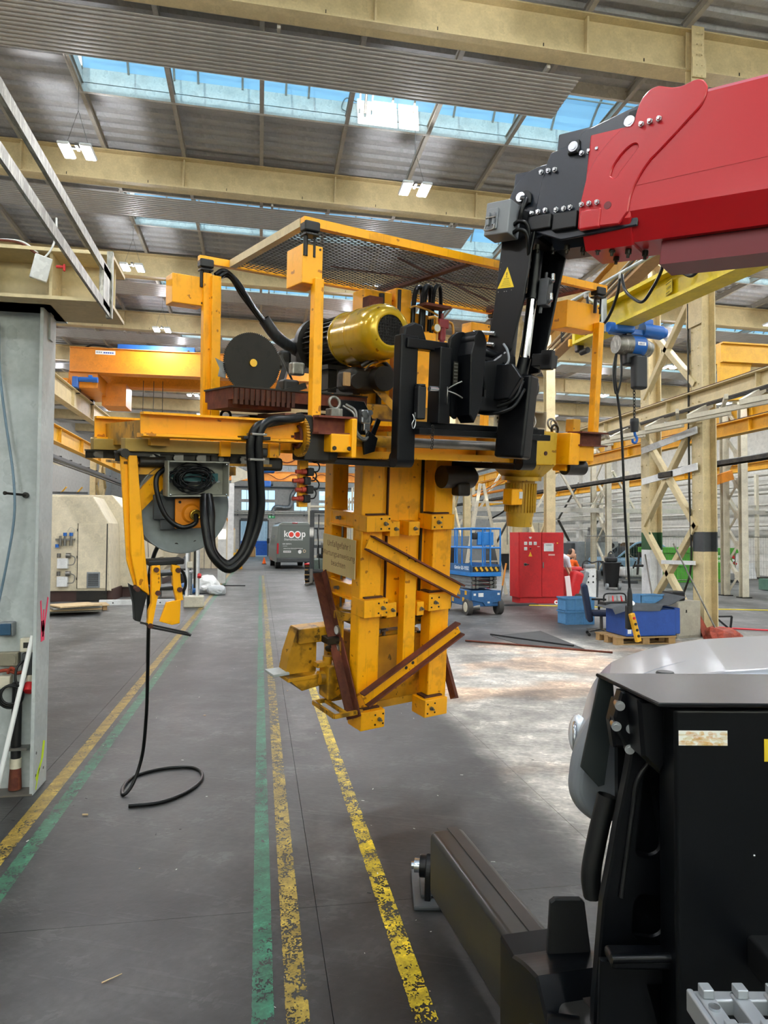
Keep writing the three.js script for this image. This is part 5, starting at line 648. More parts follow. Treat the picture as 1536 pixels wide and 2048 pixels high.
  P('cable_coil', [ring([-1.735, 0.70, -5.5], [0.2, 0, 1], 0.075, 0.009), ring([-1.73, 0.71, -5.49], [0.25, 0.1, 1], 0.068, 0.009), ring([-1.74, 0.69, -5.495], [0.1, -0.1, 1], 0.08, 0.008), tube([[-1.66, 0.95, -5.54], [-1.7, 0.9, -5.5], [-1.7, 0.8, -5.48], [-1.66, 0.75, -5.49]], 0.009, 20, 7)], M.hose);
  P('copper_pipe', [tube([[-1.85, 0.86, -5.58], [-1.78, 0.87, -5.56], [-1.72, 0.85, -5.55], [-1.66, 0.86, -5.56]], 0.013, 20, 7), tube([[-1.78, 0.85, -5.56], [-1.75, 0.89, -5.54], [-1.72, 0.85, -5.55]], 0.012, 14, 7)], M.copper);
}
single('white_pole', cyl([0, 0, 0], [0.215, 1.12, -0.03], 0.017, 0.017, 14), M.whiteGloss, 'white plastic pole leaning against the near grey column', 'pole', [-1.815, 0.002, -5.47]);
// crane runway on the left with its orange bridge
function runway(x, y, z0, z1, H, m, label, extra) { const o = thing('runway_beam', label, 'beam', [x, y, (z0 + z1) / 2]); mesh('girder', ibeam([0, 0, (z1 - z0) / 2], [0, 0, (z0 - z1) / 2], H, 0.26, 0.014, 0.02), m, o); mesh('rail', box(0.06, 0.05, z0 - z1, 0, H / 2 + 0.025, 0), M.rustDark, o); for (let z = z0 - 1; z > z1; z -= 2.7) mesh('rib', box(0.2, H - 0.05, 0.016, 0, 0, z - (z0 + z1) / 2), m, o); if (extra) extra(o); return o; }
runway(-6, 6.22, 4, -64, 0.62, M.cream, 'upper cream runway beam along the left that carries the orange crane bridge'); runway(-6, 4.82, 0, -50, 0.5, M.yellowGirder, 'lower yellow runway beam along the left, above the cable tray');
{ const o = thing('cable_tray', 'dark cable tray with pipes under the lower left runway beam', 'cable tray', [-6.1, 4.1, -30]); mesh('tray', [box(0.3, 0.04, 60, 0, 0, 0), box(0.02, 0.1, 60, 0.15, 0.05, 0)], M.greyDark, o); for (const [x, y, r] of [[0.05, 0.1, 0.04], [-0.08, 0.08, 0.03], [0.12, -0.1, 0.03]]) mesh('pipe', cyl([x, y, 30], [x, y, -30], r, r, 8), M.darkSteel, o); for (let z = -24; z < 20; z += 1.2) mesh('rung', box(0.34, 0.03, 0.05, 0, 0.12, z), M.darkSteel, o); }
{ const o = thing('tube_lamp', 'white fluorescent tube lamp hung below the left cable tray', 'lamp', [-6.16, 4.04, -23]); mesh('lamp_body', rbox(0.14, 0.08, 1.3, 0.03, 0, 0, 0), M.white, o); }
{ // orange travelling crane
  const o = thing('bridge_crane', 'orange double girder bridge crane spanning the left nave', 'crane', [-6, 6.62, -24.5]);
  const P = (n, g, m = M.orange, p = o) => mesh(n, g, m, p);
  for (const z of [0, -2.2]) { P('bridge_girder', rspan(-0.15, 14.2, 0.55, 1.32, z - 0.2, z + 0.2, 0.01)); P('girder_flange', [span(-0.15, 14.2, 1.32, 1.345, z - 0.24, z + 0.24), span(-0.15, 14.2, 0.53, 0.55, z - 0.24, z + 0.24)], M.orangeFlat); }
  P('end_carriage', rspan(-0.2, 0.7, 0.03, 0.55, 0.1, -2.4, 0.015)); P('end_carriage', rspan(13.6, 14.3, 0.0, 0.55, 0.6, -2.8, 0.015)); P('carriage_tail', rspan(0.55, 1.35, -0.28, 0.5, -1.3, -2.4, 0.012)); P('bumper_box', rspan(-0.55, -0.15, 0.0, 0.3, 0.0, 0.3, 0.05, 2));
  P('drive_motor', [rbox(0.18, 0.36, 0.24, 0.03, 0.1, 0.14, 0.4), cyl([0.2, 0.24, 0.42], [0.62, 0.24, 0.42], 0.08, 0.08, 16), cyl([0.62, 0.24, 0.42], [0.78, 0.24, 0.42], 0.09, 0.09, 16), rbox(0.12, 0.08, 0.1, 0.02, 0.55, 0.35, 0.42)], M.hoistBlue);
  P('wheel', [cyl([0.0, 0.0, -0.1], [0.12, 0.0, -0.1], 0.14, 0.14, 18), cyl([0.0, 0.0, -2.1], [0.12, 0.0, -2.1], 0.14, 0.14, 18)], M.grease);
  const cab = P('trolley_cover', rspan(1.25, 3.75, 1.36, 1.6, -1.6, -0.15, 0.01), M.blue); P('cover_hole', cyl([3.55, 1.46, -0.149], [3.55, 1.46, -0.145], 0.04, 0.04, 12), M.grease, cab);
  const plateT = canvasTex(256, 56, (g, w, h) => { g.fillStyle = '#e6e6e2'; g.fillRect(0, 0, w, h); g.fillStyle = '#777'; for (let i = 0; i < 3; i++) g.fillRect(14 + i * 26, 18, 16, 18); g.fillStyle = '#2c4f9a'; for (let i = 0; i < 5; i++) g.fillRect(104 + i * 27, 20, 21, 20); });
  P('rating_plate', mv(keep(prep(new THREE.PlaneGeometry(0.62, 0.13))), 0.95, 1.2, 0.203), new THREE.MeshStandardMaterial({ map: plateT, roughness: 0.6 }));
  P('festoon', [tube([[0.3, 1.36, 0.1], [0.5, 1.45, 0.1], [0.9, 1.45, 0.0], [1.2, 1.4, -0.2]], 0.03, 20, 6)], M.hose); P('rope', [[1.95, -1.1], [2.3, -1.1], [2.6, -1.1]].map(([x, z]) => cyl([x, -0.55, z], [x, 0.6, z], 0.012, 0.012, 5)), M.darkSteel);
  P('hook_block', [cyl([2.22, -0.75, -1.1], [2.30, -0.75, -1.1], 0.2, 0.2, 20), cyl([2.55, -0.75, -1.1], [2.63, -0.75, -1.1], 0.2, 0.2, 20), rbox(0.45, 0.2, 0.12, 0.03, 2.42, -0.85, -1.1)], M.orangeFlat);
}
// lattice columns left
function lattice(name, label, x, z0, z1, h, m, w = 0.18, opt = {}) {
  const zc = (z0 + z1) / 2, d = Math.abs(z0 - z1) / 2, o = thing(name, label, 'column', [x, 0, zc], 0, opt.group);
  for (const s of [-1, 1]) { const leg = mesh('leg', [...ibeam([0, 0, s * d], [0, h, s * d], w * 1.1, w * 1.4, 0.012, 0.016)], m, o); mesh('base_plate', box(w * 2, 0.03, w * 2, 0, 0.015, s * d), M.darkSteel, leg); }
  const n = Math.max(2, Math.round(h / (2 * d * 1.25))), H = (h - 0.3) / n;
  for (let i = 0; i < n; i++) { const a = 0.2 + i * H, b = a + H; mesh('brace', angle([w * 0.7, a, -d], [w * 0.7, b, d], 0.085, 0.012, [1, 0, 0]), m, o); mesh('brace', angle([w * 0.6, b, -d], [w * 0.6, a, d], 0.085, 0.012, [1, 0, 0]), m, o); mesh('gusset', plate([[-0.14, -0.1], [0.14, -0.1], [0.14, 0.1], [-0.14, 0.1]], 0.012).rotateY(PI / 2).translate(w * 0.66, (a + b) / 2, 0), m, o); }
  if (opt.tie) for (const y of opt.tie) mesh('tie_bar', box(0.04, 0.13, 2 * d, w * 0.8, y, 0), m, o);
  return o;
}
['leftmost lattice column behind the cream machine tool', 'second lattice column behind the cream machine tool', 'far lattice column on the left beyond the orange crane', 'farthest lattice column along the left runway'].forEach((l, i) => lattice('lattice_column', 'cream ' + l, -6.85, -20.2 - i * 10.9, -21.9 - i * 10.9, 5.9, M.cream, 0.16));
for (const [k, z] of [[0, -27.5], [1, -31]]) { const o = thing('scaffold_post', (k ? 'farther' : 'nearer') + ' grey steel post with cross bracing above the cream machine tool', 'post', [-4.9, 0, z]); mesh('post', [bar([0, 0, 0], [0, 4.9, 0], 0.14), bar([0, 0, -1.1], [0, 4.9, -1.1], 0.14)], M.columnGrey, o); for (let y = 3.0; y < 4.4; y += 0.95) mesh('cross_brace', [bar([0, y, 0], [0, y + 0.95, -1.1], 0.05), bar([0, y + 0.95, 0], [0, y, -1.1], 0.05)], M.columnGrey, o); }
// cream machining centre
{
  const o = thing('machining_centre', 'big cream machine tool with service door and brown base on the left', 'machine', [-5.3, 0, -25]);
  const P = (n, g, m = M.machine, p = o) => { const q = mesh(n, g, m, p); q.geometry.translate(5.3, 0, 25); return q; };
  const ext = (pts, z0, z1, b = 0.03) => mv(new THREE.ExtrudeGeometry(outline(pts), { depth: z0 - z1 - 2 * b, bevelEnabled: true, bevelSize: b, bevelThickness: b, bevelSegments: 2 }), 0, 0, z1 + b);
  P('front_housing', ext([[-7.6, 0.32], [-7.6, 2.9], [-4.62, 2.9], [-4.2, 2.18], [-4.12, 0.32]], -20.95, -22.4)); P('main_housing', ext([[-7.6, 0.32], [-7.6, 3.0], [-4.4, 3.02], [-3.55, 2.05], [-3.5, 1.1], [-3.75, 0.9], [-3.75, 0.32]], -22.4, -27.2)); P('rear_housing', ext([[-7.6, 0.32], [-7.6, 2.6], [-3.3, 2.5], [-2.9, 1.9], [-2.95, 1.2], [-3.5, 0.6], [-3.5, 0.32]], -27.2, -31));
  P('base', [span(-7.6, -4.05, 0, 0.34, -30.8, -21.05), span(-4.1, -3.6, 0, 0.34, -30.8, -22.5)], M.brownBase);
  const d = P('service_door', rspan(-4.97, -4.22, 0.36, 2.16, -20.96, -20.91, 0.01)); P('door_gap', [span(-4.985, -4.97, 0.36, 2.17, -20.93, -20.925), span(-4.22, -4.19, 0.1, 2.17, -20.93, -20.922)], M.grease, d); for (const y of [0.6, 1.2, 1.95]) P('hinge', cyl([-4.985, y, -20.91], [-4.985, y + 0.07, -20.91], 0.014, 0.014, 8), M.grease, d);
  const v = P('vent', rspan(-4.72, -4.37, 0.38, 0.82, -20.92, -20.89, 0.01), M.grey); for (let i = 0; i < 7; i++) P('vent_slat', box(0.27, 0.03, 0.02, -4.545, 0.46 + i * 0.05, -20.885), M.greyDark, v); P('pit_cover', span(-5.0, -4.2, 0.02, 0.33, -21.04, -20.98), M.grease);
  const pn = P('pneumatic_unit', [box(0.5, 0.05, 0.08, -5.3, 1.72, -20.9), ...[-5.42, -5.3, -5.14].map((x) => cyl([x, 1.55, -20.86], [x, 1.7, -20.86], 0.04, 0.04, 12)), ...[-5.42, -5.3, -5.14].map((x) => cyl([x, 1.7, -20.86], [x, 1.82, -20.86], 0.03, 0.03, 12))], M.steel); P('regulator_cap', [[-5.3, 1.82], [-5.14, 1.82], [-5.5, 1.5]].map(([x, y]) => cyl([x, y, -20.86], [x, y + 0.09, -20.86], 0.05, 0.05, 12)), M.hoistBlue, pn); P('air_tube', [tube([[-5.1, 1.85, -20.88], [-5.06, 2.0, -20.88], [-5.16, 2.06, -20.88], [-5.25, 1.95, -20.88]], 0.012, 20, 6)], M.creamPale, pn);
  for (const y of [0.42, 0.92]) { const b = P('pump_box', rspan(-5.48, -5.2, y, y + 0.28, -20.95, -20.8, 0.01), M.white); P('pump', [cyl([-5.26, y + 0.36, -20.86], [-5.14, y + 0.36, -20.86], 0.07, 0.07, 14), cyl([-5.45, y + 0.3, -20.86], [-5.45, y + 0.42, -20.86], 0.05, 0.05, 12), tube([[-5.2, y + 0.1, -20.8], [-5.05, y + 0.12, -20.8], [-5.02, y + 0.3, -20.82], [-5.12, y + 0.36, -20.84]], 0.014, 20, 6)], M.steel, b); }
  P('side_window', rspan(-3.07, -3.0, 1.1, 1.9, -28.5, -27.6, 0.02), M.glassDark); P('side_seam', bar([-3.52, 2.0, -23.5], [-3.47, 1.15, -23.5], 0.02, 0.05), M.grease); P('hazard_strip', Array.from({ length: 6 }, (_, i) => bar([-7.2 + i * 0.42, 3.02, -21.2], [-7.05 + i * 0.42, 3.2, -21.2], 0.1, 0.02)), M.yellowGirder);
  P('top_rail', span(-7.5, -4.8, 3.0, 3.06, -21.25, -21.15), M.greyDark);
}
// things on the floor on the left
for (let i = 0; i < 4; i++) single('flat_board', rbox(1.3 - i * 0.12, 0.035, 0.8, 0.004), i % 2 ? M.woodPale : paint('#8d8a80'), ['bottom grey board of the flat stack before the cream machine', 'second board, pale wood, of the stack before the cream machine', 'third board, grey, of the stack before the cream machine', 'top pale board lying skewed on the stack before the cream machine'][i], 'board', [-4.35 + i * 0.05, 0.08 + i * 0.05, -17.8 + i * 0.1], 0.25 + i * 0.12);
{ const o = thing('pallet', 'wooden pallet leaning under the boards before the cream machine', 'pallet', [-4.3, 0, -18.6], 0.3); for (let i = 0; i < 5; i++) mesh('slat', box(1.2, 0.022, 0.12, 0, 0.13, -0.34 + i * 0.17), M.woodPale, o); for (const x of [-0.5, 0, 0.5]) mesh('block', box(0.1, 0.1, 0.7, x, 0.06, 0), M.wood, o); }
{ const o = thing('floor_channel', 'white steel channel lying along the cream machine base', 'channel', [-3.2, 0, -19.8], 0); mesh('channel', [box(1.9, 0.13, 0.02, 0, 0.065, 0), box(1.9, 0.015, 0.1, 0, 0.13, -0.05)], M.white, o); for (const x of [-0.6, 0, 0.6]) mesh('hole', cyl([x, 0.06, 0.01], [x, 0.06, 0.012], 0.02, 0.02, 8), M.grease, o); }
for (const [x, z, l, w] of [[-1.66, -19.0, 'nearest white double post with concrete foot beside the walkway', 0.14], [-1.45, -28.5, 'second white post behind the plastic bags', 0.3], [-1.5, -38, 'third white post by the yellow barrier on the left', 0.3]]) { const o = thing('white_post', l, 'post', [x, 0, z]); if (w < 0.2) { for (const s of [-0.13, 0.13]) mesh('post', channel([s, 0.2, 0], [s, 3.9, 0], 0.16, 0.08, 0.012, [0, 0, 1]), M.white, o); mesh('foot', rbox(0.5, 0.3, 0.4, 0.04, 0, 0.15, 0), M.creamPale, o); mesh('socket', rbox(0.14, 0.16, 0.08, 0.02, -0.1, 1.1, 0.12), M.creamPale, o); mesh('red_socket', cyl([0.14, 0.85, 0.08], [0.14, 0.78, 0.14], 0.05, 0.05, 12), M.redFlat, o); mesh('conduit', cyl([0.02, 0.5, 0.1], [0.02, 2.4, 0.1], 0.03, 0.03, 8), M.darkSteel, o); } else mesh('post', ibeam([0, 0, 0], [0, 4.6, 0], w, w, 0.02, 0.025), M.white, o); if (z < -20) mesh('bracket', [plate([[0, 4.6], [0.9, 4.9], [0.9, 5.2], [0, 5.5]], 0.05), bar([0, 5.6, 0], [1.2, 5.0, 0], 0.06)], M.creamPale, o); }
{ // plastic bags
  const mk = (n, label, x, z, r, col, seed) => { const g = new THREE.IcosahedronGeometry(r, 4), p = g.attributes.position; for (let i = 0; i < p.count; i++) { const v = V(p.getX(i), p.getY(i), p.getZ(i)), k = 0.75 + 0.5 * fbm(v.x * 5 + seed, v.y * 5 + v.z * 4, 400 + seed, 4); v.multiplyScalar(k); p.setXYZ(i, v.x * 1.2, Math.max(-r * 0.55, v.y * 0.8), v.z); } g.computeVertexNormals(); g.translate(0, r * 0.55, 0); single(n, g, mat(col, { roughness: 0.3 }), label, 'bag', [x, 0.005, z]); };
  mk('plastic_bag', 'large white plastic bag of rubbish beside the walkway', -1.75, -23.8, 0.42, '#dcdcd8', 3); mk('plastic_bag', 'smaller grey plastic bag lying in front of the white bag', -1.3, -22.95, 0.24, '#b9bcbc', 9); mk('plastic_bag', 'blue bag tucked behind the white bag', -2.3, -23.4, 0.26, '#3b6ea8', 15);
}
single('floor_bar', rbox(0.9, 0.04, 0.07, 0.008, 0, 0.02, 0), M.black, 'short black bar on the floor beyond the plastic bags', 'bar', [-0.95, 0, -26.8], -0.12);
{ const o = thing('work_table', 'low grey work table with black crate left of the white double post', 'table', [-2.5, 0, -22.2]); mesh('table_top', rbox(1.0, 0.06, 0.9, 0.01, 0, 0.75, 0), M.grey, o); for (const x of [-0.45, 0.45]) for (const z of [-0.35, 0.35]) mesh('leg', bar([x, 0, z], [x, 0.72, z], 0.06), M.grey, o); mesh('shelf', rbox(0.95, 0.04, 0.8, 0.01, 0, 0.25, 0), M.greyDark, o); }
single('black_bin', [rbox(0.35, 0.75, 0.35, 0.03, 0, 0.375, 0)], M.black, 'black bin standing between the cream machine and the white double post', 'bin', [-2.45, 0, -24.8]);
single('yellow_barrier', [box(0.12, 1.1, 0.12, 0, 0.55, 0), box(0.5, 0.9, 0.5, 0, 0.45, -0.7)], M.yellowGirder, 'yellow guard post at the third white post', 'barrier', [-1.2, 0, -40.2]);
{ const o = thing('robot_cell', 'cream and orange machine guard on the far left of the aisle', 'machine', [-2.4, 0, -44]); mesh('housing', plate([[-1.5, 0], [0.9, 0], [0.9, 2.2], [0.3, 3.1], [-1.5, 3.1]], 2.5, { bevel: 0.05 }), M.machine, o); mesh('trim', bar([0.34, 3.1, 2.52], [0.95, 2.2, 2.52], 0.1, 0.1), M.orangeFlat, o); mesh('fence', [0, 1, 2, 3, 4, 5, 6].map((i) => bar([-1.4 + i * 0.38, 0, 3.2], [-1.4 + i * 0.38, 2, 3.2], 0.03)), M.greyDark, o); }
// ---------- far end ----------
{ // panel van seen from behind
  const o = thing('panel_van', 'dark grey panel van with white lettering seen from behind', 'van', [1.95, 0, -40.5], 0.06);
  const P = (n, g, m = M.vanGrey, p = o) => mesh(n, g, m, p);
  const cs = outline([[-0.98, 0.42], [-1.0, 1.1], [-0.96, 1.6], [-0.88, 2.4], [-0.82, 2.55, -0.68, 2.6], [0.68, 2.6], [0.82, 2.55, 0.88, 2.4], [0.96, 1.6], [1.0, 1.1], [0.98, 0.42]]);
  P('body', mv(new THREE.ExtrudeGeometry(cs, { depth: 4.6, bevelEnabled: true, bevelSize: 0.04, bevelThickness: 0.05, bevelSegments: 3 }), 0, 0, -4.65)); P('cab', (() => { const g = mv(new THREE.ExtrudeGeometry(outline([[-0.95, 0.42], [-0.95, 1.2], [-0.8, 1.9], [0.8, 1.9], [0.95, 1.2], [0.95, 0.42]]), { depth: 1.2, bevelEnabled: true, bevelSize: 0.05, bevelThickness: 0.05 }), 0, 0, -5.9); return g; })());
  P('bumper', rspan(-1.0, 1.0, 0.38, 0.62, 0.0, 0.12, 0.04, 2), M.greyDark); for (const s of [-1, 1]) { const w = P('wheel', cyl([s * 0.72, 0.36, -0.95], [s * 1.0, 0.36, -0.95], 0.36, 0.36, 24), M.tyreDark); P('rim', cyl([s * 1.0, 0.36, -0.95], [s * 1.01, 0.36, -0.95], 0.2, 0.2, 16), M.steel, w); P('wheel', cyl([s * 0.72, 0.36, -4.7], [s * 1.0, 0.36, -4.7], 0.36, 0.36, 24), M.tyreDark); P('tail_light', rspan(s * 0.9, s * 1.0, 0.85, 1.45, -0.02, 0.055, 0.015), mat('#b3202a', { roughness: 0.2 })); P('mirror', rbox(0.16, 0.32, 0.1, 0.03, s * 1.16, 1.55, -4.6), M.black); }
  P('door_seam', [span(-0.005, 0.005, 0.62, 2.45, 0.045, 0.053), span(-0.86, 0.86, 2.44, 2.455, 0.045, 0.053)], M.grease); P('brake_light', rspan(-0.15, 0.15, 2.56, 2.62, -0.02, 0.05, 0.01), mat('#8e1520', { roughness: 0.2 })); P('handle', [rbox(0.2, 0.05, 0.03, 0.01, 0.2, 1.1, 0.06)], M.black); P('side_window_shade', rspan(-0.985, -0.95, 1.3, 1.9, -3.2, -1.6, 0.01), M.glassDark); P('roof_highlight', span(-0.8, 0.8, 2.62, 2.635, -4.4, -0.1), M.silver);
  const t = canvasTex(1024, 1024, (g, w, h) => { g.fillStyle = '#5f655f'; g.fillRect(0, 0, w, h); g.fillStyle = '#f2f2ee'; g.font = 'bold 270px sans-serif'; g.fillText('k', 120, 360); g.fillText('p', 730, 360); g.lineWidth = 30; g.strokeStyle = '#f2f2ee'; for (const x of [390, 610]) { g.beginPath(); g.arc(x, 282, 100, 0, 7); g.fillStyle = '#e8402c'; g.fill(); g.stroke(); g.beginPath(); g.arc(x, 282, 94, 0, 7); g.strokeStyle = '#f2f2ee'; g.stroke(); } g.fillStyle = '#f2f2ee'; g.font = '92px sans-serif'; g.fillText('Diamanttechnik', 140, 470); g.font = 'bold 46px sans-serif'; g.fillText('0201 360767 6', 90, 600); g.font = '24px sans-serif'; g.fillRect(100, 648, 150, 8); g.font = '50px sans-serif'; g.fillText('www.koop-diamanttechnik.de', 120, 745); g.fillRect(120, 800, 260, 62); g.fillStyle = '#555'; for (let i = 0; i < 6; i++) g.fillRect(140 + i * 38, 816, 26, 30); g.fillStyle = '#f2f2ee'; g.beginPath(); g.arc(690, 835, 62, 0, 7); g.fill(); g.strokeStyle = '#e8c9a0'; g.lineWidth = 16; g.beginPath(); g.arc(850, 815, 42, 0, 7); g.stroke(); });
  P('door_lettering', mv(keep(prep(new THREE.PlaneGeometry(1.66, 1.8))), 0, 1.54, 0.056), new THREE.MeshStandardMaterial({ map: t, roughness: 0.35 }));
}
{ // forklift
  const o = thing('forklift', 'dark forklift truck with raised mast parked right of the aisle', 'forklift', [2.35, 0, -27.6], -0.25);
  const P = (n, g, m = M.greyDark, p = o) => mesh(n, g, m, p);
  for (const x of [-0.35, 0.35]) P('mast_rail', [...channel([x, 0.1, 0], [x, 2.85, 0], 0.16, 0.09, 0.015, [0, 0, 1]), ...channel([x * 0.8, 0.1, 0.02], [x * 0.8, 2.8, 0.02], 0.12, 0.07, 0.012, [0, 0, 1])]); for (const y of [0.4, 1.4, 2.75]) P('mast_crossbar', rspan(-0.4, 0.4, y, y + 0.12, -0.05, 0.02, 0.01)); P('carriage', [rspan(-0.48, 0.48, 0.15, 0.25, 0.08, 0.14, 0.01), rspan(-0.48, 0.48, 0.48, 0.58, 0.08, 0.14, 0.01)]);
  for (const x of [-0.35, 0.28]) P('fork', [rspan(x - 0.06, x + 0.06, 0.06, 0.6, 0.14, 0.18, 0.008), rspan(x - 0.06, x + 0.06, 0.05, 0.09, 0.14, 1.2, 0.008)], M.steel); for (const x of [-0.52, 0.52]) { P('front_wheel', cyl([x - 0.12, 0.36, -0.35], [x + 0.12, 0.36, -0.35], 0.36, 0.36, 24), M.tyreDark); P('rear_wheel', cyl([x - 0.1, 0.28, -1.9], [x + 0.1, 0.28, -1.9], 0.28, 0.28, 20), M.tyreDark); P('guard_post', bar([x * 0.9, 1.1, -0.4], [x * 0.85, 2.15, -0.6], 0.07), M.greyDark); P('guard_post', bar([x * 0.9, 1.1, -2.0], [x * 0.85, 2.15, -1.8], 0.07)); P('fender', [rspan(x - 0.14, x + 0.14, 0.74, 0.8, -0.75, 0.02, 0.02)], M.redFlat); }
  P('tread', Array.from({ length: 12 }, (_, i) => { const a = i / 12 * 2 * PI; return box(0.25, 0.06, 0.05).translate(0, 0.36, 0).rotateX(a).translate(-0.52, 0.36, -0.35); }), M.wood); P('chassis', [rspan(-0.5, 0.5, 0.3, 0.95, -2.1, -0.3, 0.05, 2)], paint('#7c8a80')); P('counterweight', rspan(-0.5, 0.5, 0.35, 1.15, -2.4, -1.8, 0.1, 3)); P('overhead_guard', [rspan(-0.48, 0.48, 2.13, 2.2, -1.95, -0.5, 0.02)]); P('seat', [rspan(-0.25, 0.25, 0.98, 1.1, -1.5, -1.0, 0.03), rspan(-0.25, 0.25, 1.1, 1.6, -1.6, -1.48, 0.03)], M.black); P('hydraulic_hose', [tube([[-0.1, 2.7, 0.0], [-0.1, 1.5, 0.05], [-0.05, 0.6, 0.06]], 0.02, 20, 6)], M.hose);
}
{ const o = thing('exit_sign', 'green emergency exit sign above the far aisle', 'sign', [1.05, 3.62, -65.95]); const t = canvasTex(128, 64, (g, w, h) => { g.fillStyle = '#0d9a5a'; g.fillRect(0, 0, w, h); g.fillStyle = '#e9fff2'; g.fillRect(14, 12, 30, 40); g.beginPath(); g.moveTo(60, 32); g.lineTo(92, 12); g.lineTo(92, 24); g.lineTo(116, 24); g.lineTo(116, 40); g.lineTo(92, 40); g.lineTo(92, 52); g.fill(); }); mesh('sign_box', box(0.6, 0.28, 0.08, 0, 0.0, 0), mat('#0d8a50'), o); mesh('sign_face', mv(keep(prep(new THREE.PlaneGeometry(0.58, 0.26))), 0, 0.0, 0.042), new THREE.MeshStandardMaterial({ map: t, emissive: '#1fae6c', emissiveIntensity: 0.35, emissiveMap: t, roughness: 0.5 }), o);  }
// far orange cranes
for (const [z, y, l] of [[-39, 5.75, 'nearer of the two far orange cranes above the aisle'], [-52, 5.85, 'farther of the two far orange cranes above the aisle']]) { const o = thing('bridge_crane', l, 'crane', [0, y, z]); mesh('bridge_girder', rspan(-5.7, 8.2, 0, 0.62, -0.2, 0.2, 0.01), M.orangeFlat, o); mesh('girder_flange', [span(-5.7, 8.2, 0.62, 0.65, -0.25, 0.25), span(-5.7, 8.2, -0.03, 0, -0.25, 0.25)], M.orangeFlat, o); mesh('end_carriage', rspan(-6.1, -5.6, 0.0, 0.155, -1.2, 1.2, 0.02), M.orangeFlat, o); mesh('end_carriage', rspan(7.8, 8.2, -0.1, 0.4, -1.2, 1.2, 0.02), M.orangeFlat, o);
  const cp = []; for (let i = 0; i < 14; i++) cp.push([-5.6 + i * 1.0, 0.5 - (i % 2) * 0.42, 0.24]); mesh('festoon_cable', tube(cp, 0.025, 120, 5), M.rust, o); const h = mesh('hoist', [rbox(0.9, 0.45, 0.7, 0.08, 0.3, -0.28, 0.4), cyl([0.0, -0.3, 0.4], [0.7, -0.3, 0.4], 0.2, 0.2, 16)], M.hoistBlue, o); mesh('hoist_drum', [cyl([-0.3, -0.25, 0.4], [0.9, -0.25, 0.4], 0.16, 0.16, 14)], M.greyDark, h); }
{ const o = thing('air_duct', 'big galvanised air duct with offset bends on the far wall', 'duct', [2.3, 4.0, -65.75]); mesh('duct', tube([[0.7, 3.2, 0], [1.0, 2.9, 0], [1.0, 2.3, 0], [0.75, 1.9, 0], [0.55, 1.5, 0], [0.55, 0.9, 0], [0.3, 0.5, 0], [-0.9, 0.5, 0], [-1.1, 0.2, 0], [-1.1, -0.3, 0]], 0.2, 90, 12), M.duct, o); for (const [x, y] of [[1.0, 2.5], [0.55, 1.2], [-0.3, 0.5]]) mesh('joint_ring', ring([x, y, 0], x < 0 ? [1, 0, 0] : [0, 1, 0], 0.2, 0.03), M.steel, o); }
{ const o = thing('duct_box', 'wide grey sheet metal duct under the far roof', 'duct', [0.5, 7.5, -65.45]); mesh('duct', rspan(-6, 3.0, 0, 1.2, -0.5, 0.4, 0.02), M.duct, o); for (let x = -5.5; x < 3; x += 0.9) mesh('seam', box(0.05, 1.24, 0.94, x, 0.6, -0.05), M.steel, o); }
{ const o = thing('pipe_run', 'horizontal service pipes across the far wall', 'pipe', [0, 3.9, -65.62]); for (const y of [0, 0.16]) mesh('pipe', cyl([-12, y, 0], [20, y, 0], 0.06, 0.06, 8), M.pipe, o); mesh('pipe', cyl([-12, 2.4, 0.1], [20, 2.4, 0.1], 0.07, 0.07, 8), M.greyDark, o); for (let x = -11; x < 20; x += 3) mesh('bracket', box(0.06, 0.5, 0.3, x, 0.05, -0.16), M.greyDark, o); }
{ // outside the gate
  const o = thing('truck_trailer', 'white curtain trailer with blue chassis outside the gate', 'truck', [-0.4, 0, -74]); mesh('box_body', rspan(-3.4, 3.6, 1.3, 4.2, -1.2, 1.2, 0.03), M.white, o); for (let x = -3.2; x < 3.6; x += 0.45) mesh('rib', box(0.05, 2.8, 0.04, x, 2.75, 1.21), M.whiteGloss, o); mesh('side_board', rspan(-3.4, 3.6, 0.75, 1.35, 1.15, 1.28, 0.02), M.blue, o); for (const x of [-2.4, -1.2, 1.8]) mesh('wheel', cyl([x, 0.5, 0.8], [x, 0.5, 1.2], 0.5, 0.5, 20), M.tyreDark, o); mesh('under_frame', rspan(-3.3, 3.5, 0.6, 0.8, -1, 1, 0.02), M.blue, o);
  single('blue_container', [box(1.1, 1.1, 0.9, 0, 0.55, 0), box(1.16, 0.1, 0.96, 0, 1.1, 0)], M.blue, 'blue container standing outside the gate', 'container', [0.2, -0.02, -70.2]);
  single('hydraulic_unit', [rbox(0.8, 0.9, 0.7, 0.04, 0, 0.45, 0)], M.wood, 'brown box standing in the far gateway', 'box', [-0.75, 0, -64.6]);
}
{ const o = thing('traffic_cone', 'orange cone beside the far van', 'cone', [0.3, 0, -47.5]); mesh('cone', cyl([0, 0.03, 0], [0, 0.45, 0], 0.12, 0.03, 18), M.vest, o); mesh('foot', box(0.3, 0.04, 0.3, 0, 0.02, 0), M.black, o); }
